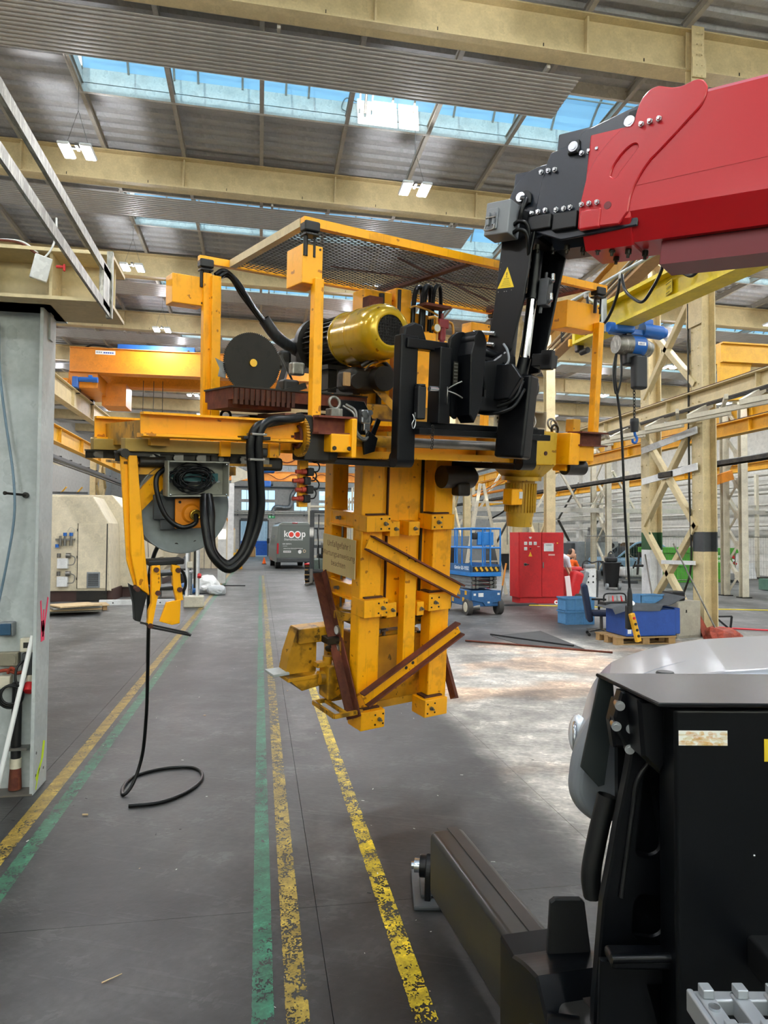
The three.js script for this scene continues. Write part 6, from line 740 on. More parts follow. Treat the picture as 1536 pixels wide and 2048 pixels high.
for (const [x, z, l] of [[3.1, -47, 'white racking with blue boxes behind the van'], [4.6, -36, 'tall cream racking right of the aisle']]) { const o = thing('shelf_rack', l, 'rack', [x + 1.4, 0, z]); for (const sx of [-1.3, 1.3]) for (const sz of [-0.5, 0.5]) mesh('upright', bar([sx, 0, sz], [sx, 4.4, sz], 0.09), M.creamPale, o); for (const y of [0.5, 1.6, 2.7, 3.8]) mesh('shelf', [box(2.7, 0.1, 0.06, 0, y, 0.5), box(2.7, 0.1, 0.06, 0, y, -0.5), box(2.6, 0.03, 1.0, 0, y + 0.06, 0)], M.creamPale, o); }
// ---------- right side ----------
{ // near lattice column, its two legs painted in bands
  const x = 8.5, z0 = -12.5, z1 = -14.4, o = thing('lattice_column', 'nearest cream lattice column with white lower legs and green bands, right of the blue crates', 'column', [x, 0, (z0 + z1) / 2]);
  const P = (n, g, m = M.cream, p = o) => mesh(n, g, m, p), d = 0.95;
  for (const s of [1, -1]) {
    const leg = P('leg', ibeam([0, 1.98, s * d], [0, s > 0 ? 6.7 : 9.3, s * d], 0.3, 0.34, 0.014, 0.02, [1, 0, 0])); P('white_section', ibeam([0, 0, s * d], [0, 1.6, s * d], 0.3, 0.34, 0.014, 0.02, [1, 0, 0]), s > 0 ? M.cream : M.white, leg); P('band', ibeam([0, 1.6, s * d], [0, 1.98, s * d], 0.302, 0.342, 0.016, 0.022, [1, 0, 0]), s > 0 ? M.greyDark : M.greenDark, leg); P('base_plate', rbox(0.5, 0.04, 0.5, 0.006, 0, 0.02, s * d), M.rust, leg);
    for (let y = 2.4; y < 6.5; y += 0.35) P('rivet', [ball(0.018, -0.178, y, s * d + 0.1, 6), ball(0.018, -0.178, y, s * d - 0.1, 6)], M.cream, leg);
  }
  P('stained_web', span(-0.05, 0.02, 0.05, 9.2, 0.62, 0.8), paint('#9a8256'));
  const br = (a, b, m = M.cream) => P('brace', angle([-0.19, a[1], a[0]], [-0.19, b[1], b[0]], 0.11, 0.012, [1, 0, 0]), m);
  for (const [ya, yb] of [[0.15, 2.1], [2.1, 4.15], [4.9, 6.7]]) { br([-d, yb], [d, ya]); br([d, yb], [-d, ya]); }
  const tie = (a, b, w = 0.14, m = M.white) => P('tie_bar', bar([-0.22, a[1], a[0]], [-0.22, b[1], b[0]], 0.03, w), m);
  tie([-d, 3.77], [d + 0.1, 3.95]); tie([-d, 3.09], [d + 0.1, 3.24]); tie([-0.2, 1.36], [d, 1.38], 0.08); P('rag_on_tie', rbox(0.05, 0.12, 0.5, 0.02, -0.25, 3.17, 0.0), M.darkSteel);
  P('stay', bar([-0.3, 6.7, d], [-0.3, 7.6, -0.2], 0.08, 0.14)); P('junction_plate', plate([[-0.25, 6.0], [0.25, 6.0], [0.25, 6.7], [-0.25, 6.7]], 0.02).rotateY(PI / 2).translate(-0.2, 0, d), M.cream);
  P('loose_rod', bar([-0.5, 0.02, 0.1], [-0.25, 1.5, -0.8], 0.025), M.steel); P('clamp', [cyl([-0.22, 1.25, -d], [-0.45, 1.25, -d + 0.05], 0.03, 0.03, 10), cyl([-0.35, 1.05, -d], [-0.3, 1.55, -d], 0.025, 0.025, 8), tube([[-0.45, 1.25, -d], [-0.5, 1.2, -d + 0.1], [-0.5, 1.35, -d + 0.2]], 0.015, 12, 6)], M.grease); P('wall_cable', [tube([[-0.19, 6.5, 0.75], [-0.19, 3, 0.74], [-0.19, 1.2, 0.75], [-0.25, 0.7, 0.6], [-0.2, 0.4, 0.62], [-0.25, 0.05, 0.5]], 0.022, 50, 6)], M.darkSteel);
}
lattice('lattice_column', 'second cream lattice column, behind the red cabinet', 8.5, -20.0, -22.7, 9.3, M.cream, 0.2); lattice('lattice_column', 'third cream lattice column, seen right of the hanging mast', 8.5, -28.6, -31, 9.3, M.cream, 0.2); lattice('lattice_column', 'far cream lattice column of the middle row', 8.5, -38.5, -41, 9.3, M.cream, 0.2);
lattice('lattice_column', 'slim cream lattice column by the jib crane arm in the right nave', 15, -20.1, -21, 6.2, M.creamPale, 0.16); lattice('lattice_column', 'slim cream lattice column above the grey metal housing in the right nave', 15, -28.9, -30.3, 6.2, M.creamPale, 0.16); lattice('lattice_column', 'farthest slim lattice column in the right nave', 15, -38, -39.3, 6.2, M.creamPale, 0.16);
// runway beams
runway(8.35, 4.55, -7, -60, 0.3, M.cream, 'peeling cream runway beam bolted to the near lattice column', (o) => { for (let z = 16; z < 26; z += 1.4) { mesh('bracket', [bar([-0.1, -0.2, z], [-0.9, -0.55, z + 0.5], 0.06, 0.1), bar([-0.9, -0.55, z + 0.5], [-0.3, -0.5, z + 2.2], 0.08, 0.08), bar([0.1, -0.35, z], [-0.8, -0.35, z + 1.4], 0.06, 0.08)], M.creamPale, o); } mesh('conductor', [[-0.3, -0.25], [-0.4, -0.25], [-0.5, -0.28]].map(([x, y]) => bar([x, y, 26], [x, y, -26], 0.03)), M.darkSteel, o); });
runway(11, 4.45, -8, -60, 0.32, M.yellowGirder, 'long yellow girder in the right nave under the cream runway'); runway(15.2, 5.9, -8, -60, 0.5, M.yellowGirder, 'upper yellow runway girder of the right nave'); runway(18.5, 4.6, -14, -60, 0.3, M.yellowGirder, 'thin yellow girder in front of the white wall');
{ const o = thing('swing_girder', 'cream swing girder with conductor lines beside the crane arm', 'girder', [7.9, 7.6, -16.6]); const a = [-0.0, 0, 0], dir = [-0.152, 0, 0.988], at = (s, y = 0, x = 0) => [dir[0] * s + x, y, dir[2] * s]; mesh('girder', ibeam(at(-2.9), at(6.5), 0.42, 0.26, 0.014, 0.02), paint('#d8a54a'), o); for (let i = 0; i < 4; i++) mesh('conductor_line', bar(at(-2.9, -0.32 - i * 0.07, -0.22), at(6.5, -0.32 - i * 0.07, -0.22), 0.025), i % 2 ? M.darkSteel : M.creamPale, o); mesh('lower_flange', bar(at(-2.9, -0.64, -0.1), at(6.5, -0.64, -0.1), 0.3, 0.05), paint('#b98d58'), o); for (const s of [-1, 2, 5]) mesh('insulator', rbox(0.08, 0.3, 0.1, 0.02, ...at(s, -0.42, -0.2)), M.black, o); }
{ const o = thing('yellow_bracket_crane', 'yellow wall crane girder with haunch at the right edge', 'crane', [11.3, 6.1, -16]); mesh('girder', [span(0, 6, 0.2, 0.62, -0.1, 0.1), span(0, 6, 0.62, 0.66, -0.18, 0.18), span(0, 6, 0.16, 0.2, -0.18, 0.18)], M.yellowGirder, o); mesh('haunch', plate([[0, 0.2], [0.9, 0.2], [0.6, -0.75], [0, -0.8]], 0.12, { z: -0.06 }), M.yellowGirder, o); }
// service pipes and cable trays along the right wall
{ const o = thing('pipe_rack', 'bundle of cream service pipes along the right wall', 'pipe', [24.15, 0, -34]); for (const [x, y, r] of [[0, 3.2, 0.07], [-0.1, 3.5, 0.05], [0, 4.1, 0.09], [-0.1, 4.5, 0.06], [0, 2.5, 0.05], [0, 5.0, 0.1]]) mesh('pipe', cyl([x, y, 24], [x, y, -26], r, r, 8), M.pipe, o); for (let z = -24; z < 24; z += 4) mesh('bracket', box(0.5, 0.08, 0.08, 0.1, 3.9, z), M.creamPale, o); }
{ const o = thing('cable_tray', 'dark ladder cable tray hung in the right nave', 'cable tray', [14.2, 4.2, -32]); for (const x of [-0.2, 0.2]) mesh('side_rail', box(0.03, 0.12, 44, x, 0, 0), M.darkSteel, o); for (let z = -21; z < 22; z += 0.7) mesh('rung', box(0.4, 0.03, 0.05, 0, 0, z), M.darkSteel, o); for (const x of [-0.1, 0.05]) mesh('cable', cyl([x, 0.05, 22], [x, 0.05, -22], 0.05, 0.05, 6), M.hose, o); }
{ const o = thing('service_gantry', 'grey pipe gantry crossing before the right wall', 'gantry', [14.5, 3.1, -30]); mesh('beam', [bar([-5.5, 0, 0], [9, 0, 0], 0.16, 0.2), bar([-5.5, 0.3, 0], [9, 0.3, 0], 0.08)], M.pipe, o); for (let i = 0; i < 5; i++) mesh('strut', [bar([-5 + i * 2.6, 0, 0], [-3.9 + i * 2.6, 1.8, 0], 0.09), bar([-2.8 + i * 2.6, 0, 0], [-3.9 + i * 2.6, 1.8, 0], 0.09)], M.creamPale, o); for (const x of [-5.3, 2, 8.6]) mesh('post', bar([x, -3.1, 0], [x, 1.8, 0], 0.14), M.creamPale, o); mesh('duct_stub', cyl([-3.6, -0.4, 0], [-3.6, 0, 0], 0.16, 0.1, 12), M.duct, o); }
{ const o = thing('service_gantry', 'farther pipe gantry with dark struts by the machining cell', 'gantry', [12, 2.9, -37]); mesh('beam', [bar([-4, 0, 0], [7, 0, 0], 0.2, 0.16)], M.pipe, o); for (let i = 0; i < 4; i++) mesh('strut', [bar([-3.6 + i * 2.6, 0, 0], [-2.4 + i * 2.6, -2.2, 0], 0.1), bar([-1.2 + i * 2.6, 0, 0], [-2.4 + i * 2.6, -2.2, 0], 0.1), bar([-3.6 + i * 2.6, 0, 0.1], [-2.4 + i * 2.6, 2.0, 0.1], 0.09)], i % 2 ? M.darkSteel : M.creamPale, o); for (const x of [-3.8, 6.8]) mesh('post', bar([x, -2.9, 0], [x, 2, 0], 0.14), M.creamPale, o); }

// yellow jib girder with chain hoist
{
  const o = thing('jib_girder', 'lemon yellow jib girder with black hazard stripes at its tip, carrying the hoist', 'girder', [4.42, 4.43, -7.31], 0), dx = 0.1313, dz = 0.9913, at = (s, y, n = 0) => [dx * s - dz * n * 0 + n * dz, y, dz * s - n * dx];
  const P = (n, g, m, p = o) => mesh(n, g, m, p);
  P('girder', [bar(at(-1.52, 0.335), at(6, 0.335), 0.26, 0.045), bar(at(-1.52, 0.02), at(6, 0.02), 0.26, 0.04), bar(at(-1.52, 0.18), at(6, 0.18), 0.03, 0.29)], M.lemon);
  P('girder_tip', [bar(at(-1.56, 0.18), at(-1.5, 0.18), 0.27, 0.36)], M.lemon); for (let i = 0; i < 3; i++) P('hazard_stripe', bar(at(-1.4 + i * 0.14, 0.05, -0.0165), at(-1.3 + i * 0.14, 0.31, -0.0165), 0.003, 0.055, [1, 0, 0]), M.black); P('stop_box', [rbox(0.1, 0.12, 0.1, 0.02, ...at(-1.6, -0.02)), cyl(at(-1.55, -0.1), at(-1.4, -0.1), 0.04, 0.04, 10)], M.grease); P('tip_lamp', rbox(0.05, 0.1, 0.05, 0.01, ...at(-1.66, 0.05, -0.1)), M.yellowGirder);
  const pl = canvasTex(256, 160, (g, w, h) => { g.fillStyle = '#d9c020'; g.fillRect(0, 0, w, h); g.strokeStyle = '#3a3410'; g.lineWidth = 6; g.strokeRect(4, 4, w - 8, h - 8); g.fillStyle = '#4a4418'; g.fillRect(20, 24, 210, 10); g.fillRect(20, 56, 90, 10); g.fillRect(20, 76, 80, 10); g.fillRect(20, 96, 90, 10); g.font = 'bold 44px sans-serif'; g.fillText('1000', 130, 100); g.fillRect(20, 126, 180, 9); });
  P('load_plate', (() => { const g = keep(prep(new THREE.PlaneGeometry(0.3, 0.16).rotateY(-PI / 2 - 0.132))); const q = at(0.15, 0.19, -0.018); return g.translate(...q); })(), new THREE.MeshStandardMaterial({ map: pl, roughness: 0.5 }));
  P('festoon_rail', cyl(at(-1.5, 0.52, -0.25), at(3, 0.52, -0.25), 0.022, 0.022, 10), M.columnGrey); for (const s of [-1.1, 0.4, 1.8]) P('rail_arm', bar(at(s, 0.5, -0.25), at(s, 0.38, 0), 0.03, 0.03), M.columnGrey);
  const loop = (s0, s1, y) => P('festoon_cable', tube([at(s0, 0.5, -0.25), at(s0 + 0.06, 0.3, -0.25), at(s0 + (s1 - s0) * 0.3, y + 0.08, -0.25), at((s0 + s1) / 2, y, -0.25), at(s0 + (s1 - s0) * 0.7, y + 0.08, -0.25), at(s1 - 0.06, 0.3, -0.25), at(s1, 0.5, -0.25)], 0.018, 44, 8), M.hose); loop(-1.05, -0.35, 0.02); loop(-0.33, 0.42, 0.06); loop(0.46, 1.2, 0.08); loop(1.24, 1.9, 0.1);
  for (const s of [-1.05, -0.34, 0.44, 1.22]) P('festoon_trolley', rbox(0.05, 0.07, 0.05, 0.01, ...at(s, 0.48, -0.25)), M.steel); P('drive_bracket', [bar(at(-0.75, 0.36, -0.2), at(-0.75, -0.06, -0.2), 0.05, 0.05), rbox(0.1, 0.12, 0.05, 0.01, ...at(-0.75, -0.0, -0.22))], M.columnGrey);
}
{
  const o = thing('chain_hoist', 'blue and silver electric chain hoist under the yellow jib girder', 'hoist', [4.494, 4.216, -8.02], 0.12), P = (n, g, m, p = o) => mesh(n, g, m, p);
  P('body', cyl([-0.05, 0, 0], [0.13, 0, 0], 0.125, 0.125, 28), M.hoistBlue); P('gear_cover', [cyl([-0.24, 0, 0], [-0.05, 0, 0], 0.11, 0.128, 24)], M.galv); P('brake_cover', cyl([0.13, -0.01, 0], [0.25, -0.03, 0], 0.115, 0.09, 24), M.galv); P('chain_guide', rspan(-0.12, 0.1, -0.24, -0.1, -0.08, 0.06, 0.02, 2), M.black); P('chain_bag', rspan(-0.06, 0.12, -0.55, -0.14, 0.02, 0.14, 0.03, 2), M.rubber);
  const lab = canvasTex(256, 80, (g, w, h) => { g.fillStyle = '#f0f0ee'; g.fillRect(0, 0, w, h); g.fillStyle = '#1d3f86'; g.font = 'bold italic 68px sans-serif'; g.fillText('ABUS', 34, 66); }); P('name_label', mv(keep(prep(new THREE.PlaneGeometry(0.115, 0.042))), 0.045, 0.0, 0.127), new THREE.MeshStandardMaterial({ map: lab, roughness: 0.4 }));
  P('trolley', [rspan(-0.3, -0.02, 0.14, 0.26, -0.1, 0.1, 0.03, 2), cyl([-0.36, 0.2, 0.02], [-0.1, 0.2, 0.02], 0.06, 0.07, 16), rspan(-0.06, 0.14, 0.12, 0.2, -0.06, 0.06, 0.02)], M.hoistBlue); P('travel_motor', [cyl([0.12, 0.2, 0.02], [0.4, 0.19, 0.02], 0.085, 0.085, 22), cyl([0.4, 0.19, 0.02], [0.46, 0.19, 0.02], 0.08, 0.06, 22), rbox(0.14, 0.08, 0.12, 0.02, 0.2, 0.3, 0.0)], M.hoistBlue); P('trolley_neck', [rspan(-0.12, 0.12, 0.1, 0.16, -0.05, 0.05, 0.01)], M.black);
  for (let i = 0; i < 17; i++) P('chain_link', along(new THREE.TorusGeometry(0.019, 0.006, 6, 12).scale(0.75, 1.3, 1), [0.02, -0.26 - i * 0.04, 0], [i % 2 ? 1.02 : 0.02, -0.26 - i * 0.04, i % 2 ? 0 : 1]), M.darkSteel);
  P('hook_block', [cyl([0.02, -1.06, 0], [0.02, -0.94, 0], 0.045, 0.055, 16), cyl([0.02, -0.94, 0], [0.02, -0.9, 0], 0.055, 0.05, 16)], M.rubber); P('hook', tube([[0.02, -1.06, 0], [0.03, -1.1, 0], [0.055, -1.14, 0], [0.04, -1.19, 0], [0.0, -1.19, 0], [-0.01, -1.15, 0]], 0.016, 24, 8), M.hoistBlue);
}
{ const o = thing('pendant_control', 'yellow push button pendant hanging on a long black cord from the hoist', 'pendant', [4.48, 0.62, -8.1]), P = (n, g, m, p = o) => mesh(n, g, m, p); P('cord', tube([[-0.2, 3.62, 0.1], [-0.22, 3.2, 0.08], [-0.19, 3.05, 0.06], [-0.13, 2.62, 0.05], [-0.06, 1.4, 0.02], [0.0, 0.6, 0]], 0.016, 60, 8), M.hose); P('cord_loop', tube([[-0.18, 3.6, 0.1], [-0.25, 3.3, 0.1], [-0.2, 2.98, 0.08], [-0.15, 3.2, 0.1], [-0.14, 3.5, 0.08]], 0.014, 40, 7), M.hose); P('strain_relief', [cyl([0.0, 0.4, 0], [0.0, 0.56, 0], 0.035, 0.028, 14), cyl([0.0, 0.56, 0], [0, 0.62, 0], 0.028, 0.018, 14)], M.rubber); P('grip', rbox(0.075, 0.3, 0.08, 0.02, 0.0, 0.26, -0.02), M.rubber); P('hand_set', (() => { const g = rbox(0.07, 0.36, 0.05, 0.012, 0, 0, 0); rot(g, 0, 0.2, 0.26); return g.translate(0.045, 0.14, 0.04); })(), M.yellowGirder); for (let i = 0; i < 4; i++) P('button', (() => { const g = cyl([0, 0.12 - i * 0.075, 0.025], [0, 0.12 - i * 0.075, 0.036], 0.017, 0.017, 14); rot(g, 0, 0.2, 0.26); return g.translate(0.045, 0.14, 0.04); })(), i ? M.black : M.redFlat); }

// blue scissor lift
{
  const o = thing('scissor_lift', 'blue scissor lift with folded stack and guard rails', 'lift', [5.21, 0, -17.15], 0.12), P = (n, g, m = M.liftBlue, p = o) => mesh(n, g, m, p);
  P('chassis', [rspan(-0.4, 0.4, 0.2, 0.58, -0.85, 0.82, 0.02, 2), plate([[-0.36, 0.58], [0.4, 0.58], [0.4, 0.34], [0.3, 0.3], [0.2, 0.3], [0.14, 0.22], [0.0, 0.22], [-0.06, 0.3], [-0.36, 0.36]], 0.03, { z: 0.82 })], M.liftNavy); for (const x of [-1, 1]) for (const z of [-0.62, 0.72]) { const w = P('wheel', cyl([x * 0.34, 0.19, z], [x * 0.46, 0.19, z], 0.19, 0.19, 28), M.tyre); P('rim', cyl([x * 0.46, 0.19, z], [x * 0.47, 0.19, z], 0.12, 0.11, 20), M.creamPale, w); }
  P('drive_hub', cyl([-0.3, 0.19, 0.74], [-0.12, 0.19, 0.78], 0.08, 0.07, 16), M.steel); P('steer_fork', [rbox(0.08, 0.24, 0.2, 0.03, -0.32, 0.36, 0.72)], M.grease);
  for (let i = 0; i < 4; i++) for (const x of [-0.3, 0.3]) P('scissor_arm', rspan(x - 0.03, x + 0.03, 0.62 + i * 0.075, 0.685 + i * 0.075, -0.78, 0.72, 0.012), M.grey); for (let i = 0; i < 3; i++) { P('cross_tube', cyl([-0.3, 0.66 + i * 0.1, 0.7], [0.3, 0.66 + i * 0.1, 0.7], 0.025, 0.025, 14), M.steel); for (const x of [-0.3, -0.2, 0.16, 0.27]) P('arm_end', [rspan(x, x + 0.07, 0.62 + i * 0.1, 0.7 + i * 0.1, 0.68, 0.76, 0.012)], M.steel); }
  P('platform', [rspan(-0.4, 0.4, 0.92, 1.02, -0.88, 0.88, 0.01)]); P('toe_board', [span(-0.4, -0.38, 1.02, 1.2, -0.88, 0.88), span(0.38, 0.4, 1.02, 1.2, -0.88, 0.88), span(-0.4, 0.4, 1.02, 1.17, 0.86, 0.88), span(-0.4, 0.4, 1.02, 1.17, -0.88, -0.86)], M.liftNavy); P('hazard_panel', span(-0.35, 0.35, 1.03, 1.15, 0.88, 0.885), M.black); for (let i = 0; i < 5; i++) P('hazard_stripe', bar([-0.28 + i * 0.13, 1.14, 0.887], [-0.22 + i * 0.13, 1.05, 0.887], 0.05, 0.003, [0, 0, 1]), M.yellowGirder);
  for (const z of [-0.86, 0.86]) { for (const y of [1.6, 2.06]) P('rail', cyl([-0.38, y, z], [0.38, y, z], 0.022, 0.022, 10)); for (const x of [-0.38, -0.08, 0.12, 0.38]) P('rail_post', cyl([x, 1.02, z], [x, 2.06, z], 0.02, 0.02, 10)); } for (const x of [-0.38, 0.38]) for (const y of [1.6, 2.06]) P('rail', cyl([x, y, -0.86], [x, y, 0.86], 0.022, 0.022, 10)); for (const x of [-0.38, 0.38]) P('rail_post', cyl([x, 1.02, 0], [x, 2.06, 0], 0.02, 0.02, 10));
  P('document_box', rspan(-0.2, 0.22, 1.66, 1.98, 0.76, 0.84, 0.02), M.liftBlue); P('control_box', rbox(0.14, 0.16, 0.1, 0.03, -0.27, 1.88, 0.8), M.black); P('red_mat', span(-0.3, 0.3, 1.025, 1.1, 0.4, 0.8), mat('#c23048')); for (const [x, y, w, h] of [[-0.12, 0.48, 0.13, 0.09], [-0.28, 0.49, 0.06, 0.05], [0.34, 0.5, 0.06, 0.05], [0.08, 0.3, 0.06, 0.04]]) P('sticker', span(x - w / 2, x + w / 2, y - h / 2, y + h / 2, 0.852, 0.856), M.white);
  const t = canvasTex(512, 96, (g, w, h) => { g.fillStyle = '#1a5f96'; g.fillRect(0, 0, w, h); g.fillStyle = '#f4f4f2'; g.font = 'bold 70px sans-serif'; g.fillText('Genie GS-1932 E', 8, 72); }); P('side_lettering', mv(keep(prep(new THREE.PlaneGeometry(0.95, 0.16).rotateY(-PI / 2))), -0.403, 1.11, 0.35), new THREE.MeshStandardMaterial({ map: t, roughness: 0.4 })); for (const [z, y] of [[0.2, 0.5], [0.6, 0.52], [0.45, 0.35], [-0.2, 0.3]]) P('sticker', span(-0.405, -0.401, y - 0.05, y + 0.05, z - 0.06, z + 0.06), M.yellowGirder);
}
{ // red switch cabinet
  const o = thing('switch_cabinet', 'bright red double door switch cabinet with warning triangle and white notice', 'cabinet', [7.85, 0, -19.15], 0.0), P = (n, g, m = M.redFlat, p = o) => mesh(n, g, m, p);
  P('body', rspan(-0.72, 0.62, 0.17, 2.0, -0.5, 0.2, 0.01)); P('plinth', rspan(-0.66, 0.6, 0.0, 0.17, -0.48, 0.17, 0.008)); const d1 = P('door', rspan(-0.69, -0.045, 0.19, 1.985, 0.2, 0.225, 0.006)), d2 = P('door', rspan(-0.035, 0.61, 0.19, 1.985, 0.2, 0.225, 0.006));
  for (const [x, y] of [[-0.52, 1.69], [-0.38, 1.69], [-0.24, 1.69], [-0.52, 1.54]]) { P('meter', rspan(x - 0.045, x + 0.045, y - 0.045, y + 0.045, 0.225, 0.24, 0.006), M.white, d1); P('meter_scale', span(x - 0.03, x + 0.03, y - 0.02, y + 0.0, 0.24, 0.2405), M.creamPale, d1); } P('key_switch', cyl([-0.38, 1.54, 0.225], [-0.38, 1.54, 0.25], 0.02, 0.02, 14), M.black, d1);
  const tri = canvasTex(128, 128, (g) => { g.fillStyle = '#f2b51c'; g.beginPath(); g.moveTo(64, 0); g.lineTo(128, 128); g.lineTo(0, 128); g.fill(); g.fillStyle = '#a06a10'; g.fillRect(20, 100, 88, 6); g.beginPath(); g.moveTo(68, 36); g.lineTo(52, 70); g.lineTo(64, 70); g.lineTo(58, 94); g.lineTo(78, 62); g.lineTo(66, 62); g.fill(); }); const s = new THREE.BufferGeometry(); s.setAttribute('position', new THREE.Float32BufferAttribute([-0.38, 1.46, 0.227, -0.435, 1.325, 0.227, -0.325, 1.325, 0.227], 3)); s.setAttribute('uv', new THREE.Float32BufferAttribute([0.5, 1, 0, 0, 1, 0], 2)); s.setAttribute('normal', new THREE.Float32BufferAttribute([0, 0, 1, 0, 0, 1, 0, 0, 1], 3)); P('warning_triangle', keep(s), new THREE.MeshStandardMaterial({ map: tri, roughness: 0.5 }), d1);
  P('main_switch', [box(0.08, 0.08, 0.01, -0.53, 1.1, 0.23)], M.steel, d1); P('switch_handle', [cyl([-0.53, 1.1, 0.235], [-0.53, 1.1, 0.27], 0.03, 0.03, 14), box(0.1, 0.03, 0.025, -0.49, 1.1, 0.28)], M.black, d1); P('label_strip', [box(0.08, 0.025, 0.004, -0.38, 1.86, 0.227), box(0.05, 0.02, 0.004, -0.38, 1.83, 0.227), box(0.07, 0.012, 0.004, -0.14, 1.6, 0.227)], M.white, d1);
  P('handle', rspan(-0.02, 0.015, 1.0, 1.16, 0.225, 0.25, 0.008), M.steel, d2); P('notice', span(0.02, 0.31, 1.47, 1.7, 0.226, 0.228), M.white, d2); P('notice_print', [box(0.18, 0.012, 0.002, 0.165, 1.655, 0.229), box(0.16, 0.01, 0.002, 0.165, 1.63, 0.229)], M.grey, d2); P('tape', [box(0.06, 0.03, 0.002, 0.02, 1.7, 0.2295), box(0.06, 0.03, 0.002, 0.31, 1.7, 0.2295)], mat('#e0606a'), d2); P('tag', box(0.19, 0.045, 0.004, 0.25, 1.37, 0.228), mat('#d9a8a0'), d2); P('pilot_lamp', cyl([0.42, 1.7, 0.225], [0.42, 1.7, 0.24], 0.02, 0.02, 12), M.yellowGirder, d2);
}
single('tape_roll', ring([0, 0.05, 0], [0, 0.3, 1], 0.045, 0.018), M.whiteGloss, 'white tape roll at the foot of the red cabinet', 'tape', [8.1, 0.012, -18.6]);
single('steel_sheet', rbox(1.0, 0.05, 0.3, 0.006, 0, 0.025, 0), M.greyDark, 'dark steel sheet lying left of the red cabinet foot', 'sheet', [7.0, 0, -18.55], 0.05);
{ const o = thing('paint_stick', 'orange handled long tool leaning beside the red cabinet', 'tool', [6.35, 0, -18.3]); mesh('shaft', cyl([0, 0, 0], [0.12, 0.55, -0.1], 0.012, 0.012, 8), M.darkSteel, o); mesh('handle', cyl([0.12, 0.55, -0.1], [0.26, 1.15, -0.2], 0.025, 0.025, 10), M.orangeFlat, o); }
for (const [x, z, l] of [[6.3, -19.8, 'red plastic bin behind the scissor lift'], [9.9, -21.5, 'red drum beside the white plates']]) { const o = thing('red_bin', l, 'bin', [x, 0, z]); mesh('body', cyl([0, 0, 0], [0, 0.85, 0], 0.28, 0.34, 24), M.redFlat, o); mesh('lid', cyl([0, 0.85, 0], [0, 0.92, 0], 0.37, 0.34, 24), M.redFlat, o); }
// blue plastic crates
{ let first; for (let i = 0; i < 2; i++) { const label = i ? 'blue plastic crate on top, stacked on another by the red cabinet' : 'blue plastic crate at the bottom of the stack by the red cabinet'; if (!first) { const o = first = thing('plastic_crate', label, 'crate', [6.76, 0, -14.5], 0.02, 'stacked blue crates'); mesh('side', [span(-0.33, 0.33, 0.0, 0.27, 0.195, 0.2), span(-0.33, 0.33, 0, 0.27, -0.2, -0.195), span(-0.33, -0.325, 0, 0.27, -0.2, 0.2), span(0.325, 0.33, 0, 0.27, -0.2, 0.2), span(-0.33, 0.33, 0, 0.012, -0.2, 0.2)], M.crate, o); mesh('rim', [span(-0.35, 0.35, 0.255, 0.285, 0.19, 0.22), span(-0.35, 0.35, 0.255, 0.285, -0.22, -0.19), span(-0.35, -0.32, 0.255, 0.285, -0.2, 0.2), span(0.32, 0.35, 0.255, 0.285, -0.2, 0.2)], M.crate, o); for (const x of [-0.3, -0.1, 0.1, 0.3]) mesh('rib', span(x - 0.012, x + 0.012, 0, 0.26, 0.2, 0.215), M.crate, o); mesh('grip_hole', span(0.331, 0.333, 0.2, 0.235, -0.06, 0.06), M.grease, o); } else copyOf(first, label, [6.76, 0.288, -14.5]); } }
single('small_blue_crate', [span(-0.22, 0.22, 0, 0.2, 0.14, 0.15), span(-0.22, 0.22, 0, 0.2, -0.15, -0.14), span(-0.22, -0.21, 0, 0.2, -0.15, 0.15), span(0.21, 0.22, 0, 0.2, -0.15, 0.15), span(-0.22, 0.22, 0, 0.01, -0.15, 0.15), span(-0.15, 0.15, 0.08, 0.1, 0.15, 0.157), span(-0.235, 0.235, 0.19, 0.21, 0.145, 0.165)], M.crate, 'small blue crate standing on the blue bin beside the white column leg', 'crate', [7.05, 0.62, -12.1]);
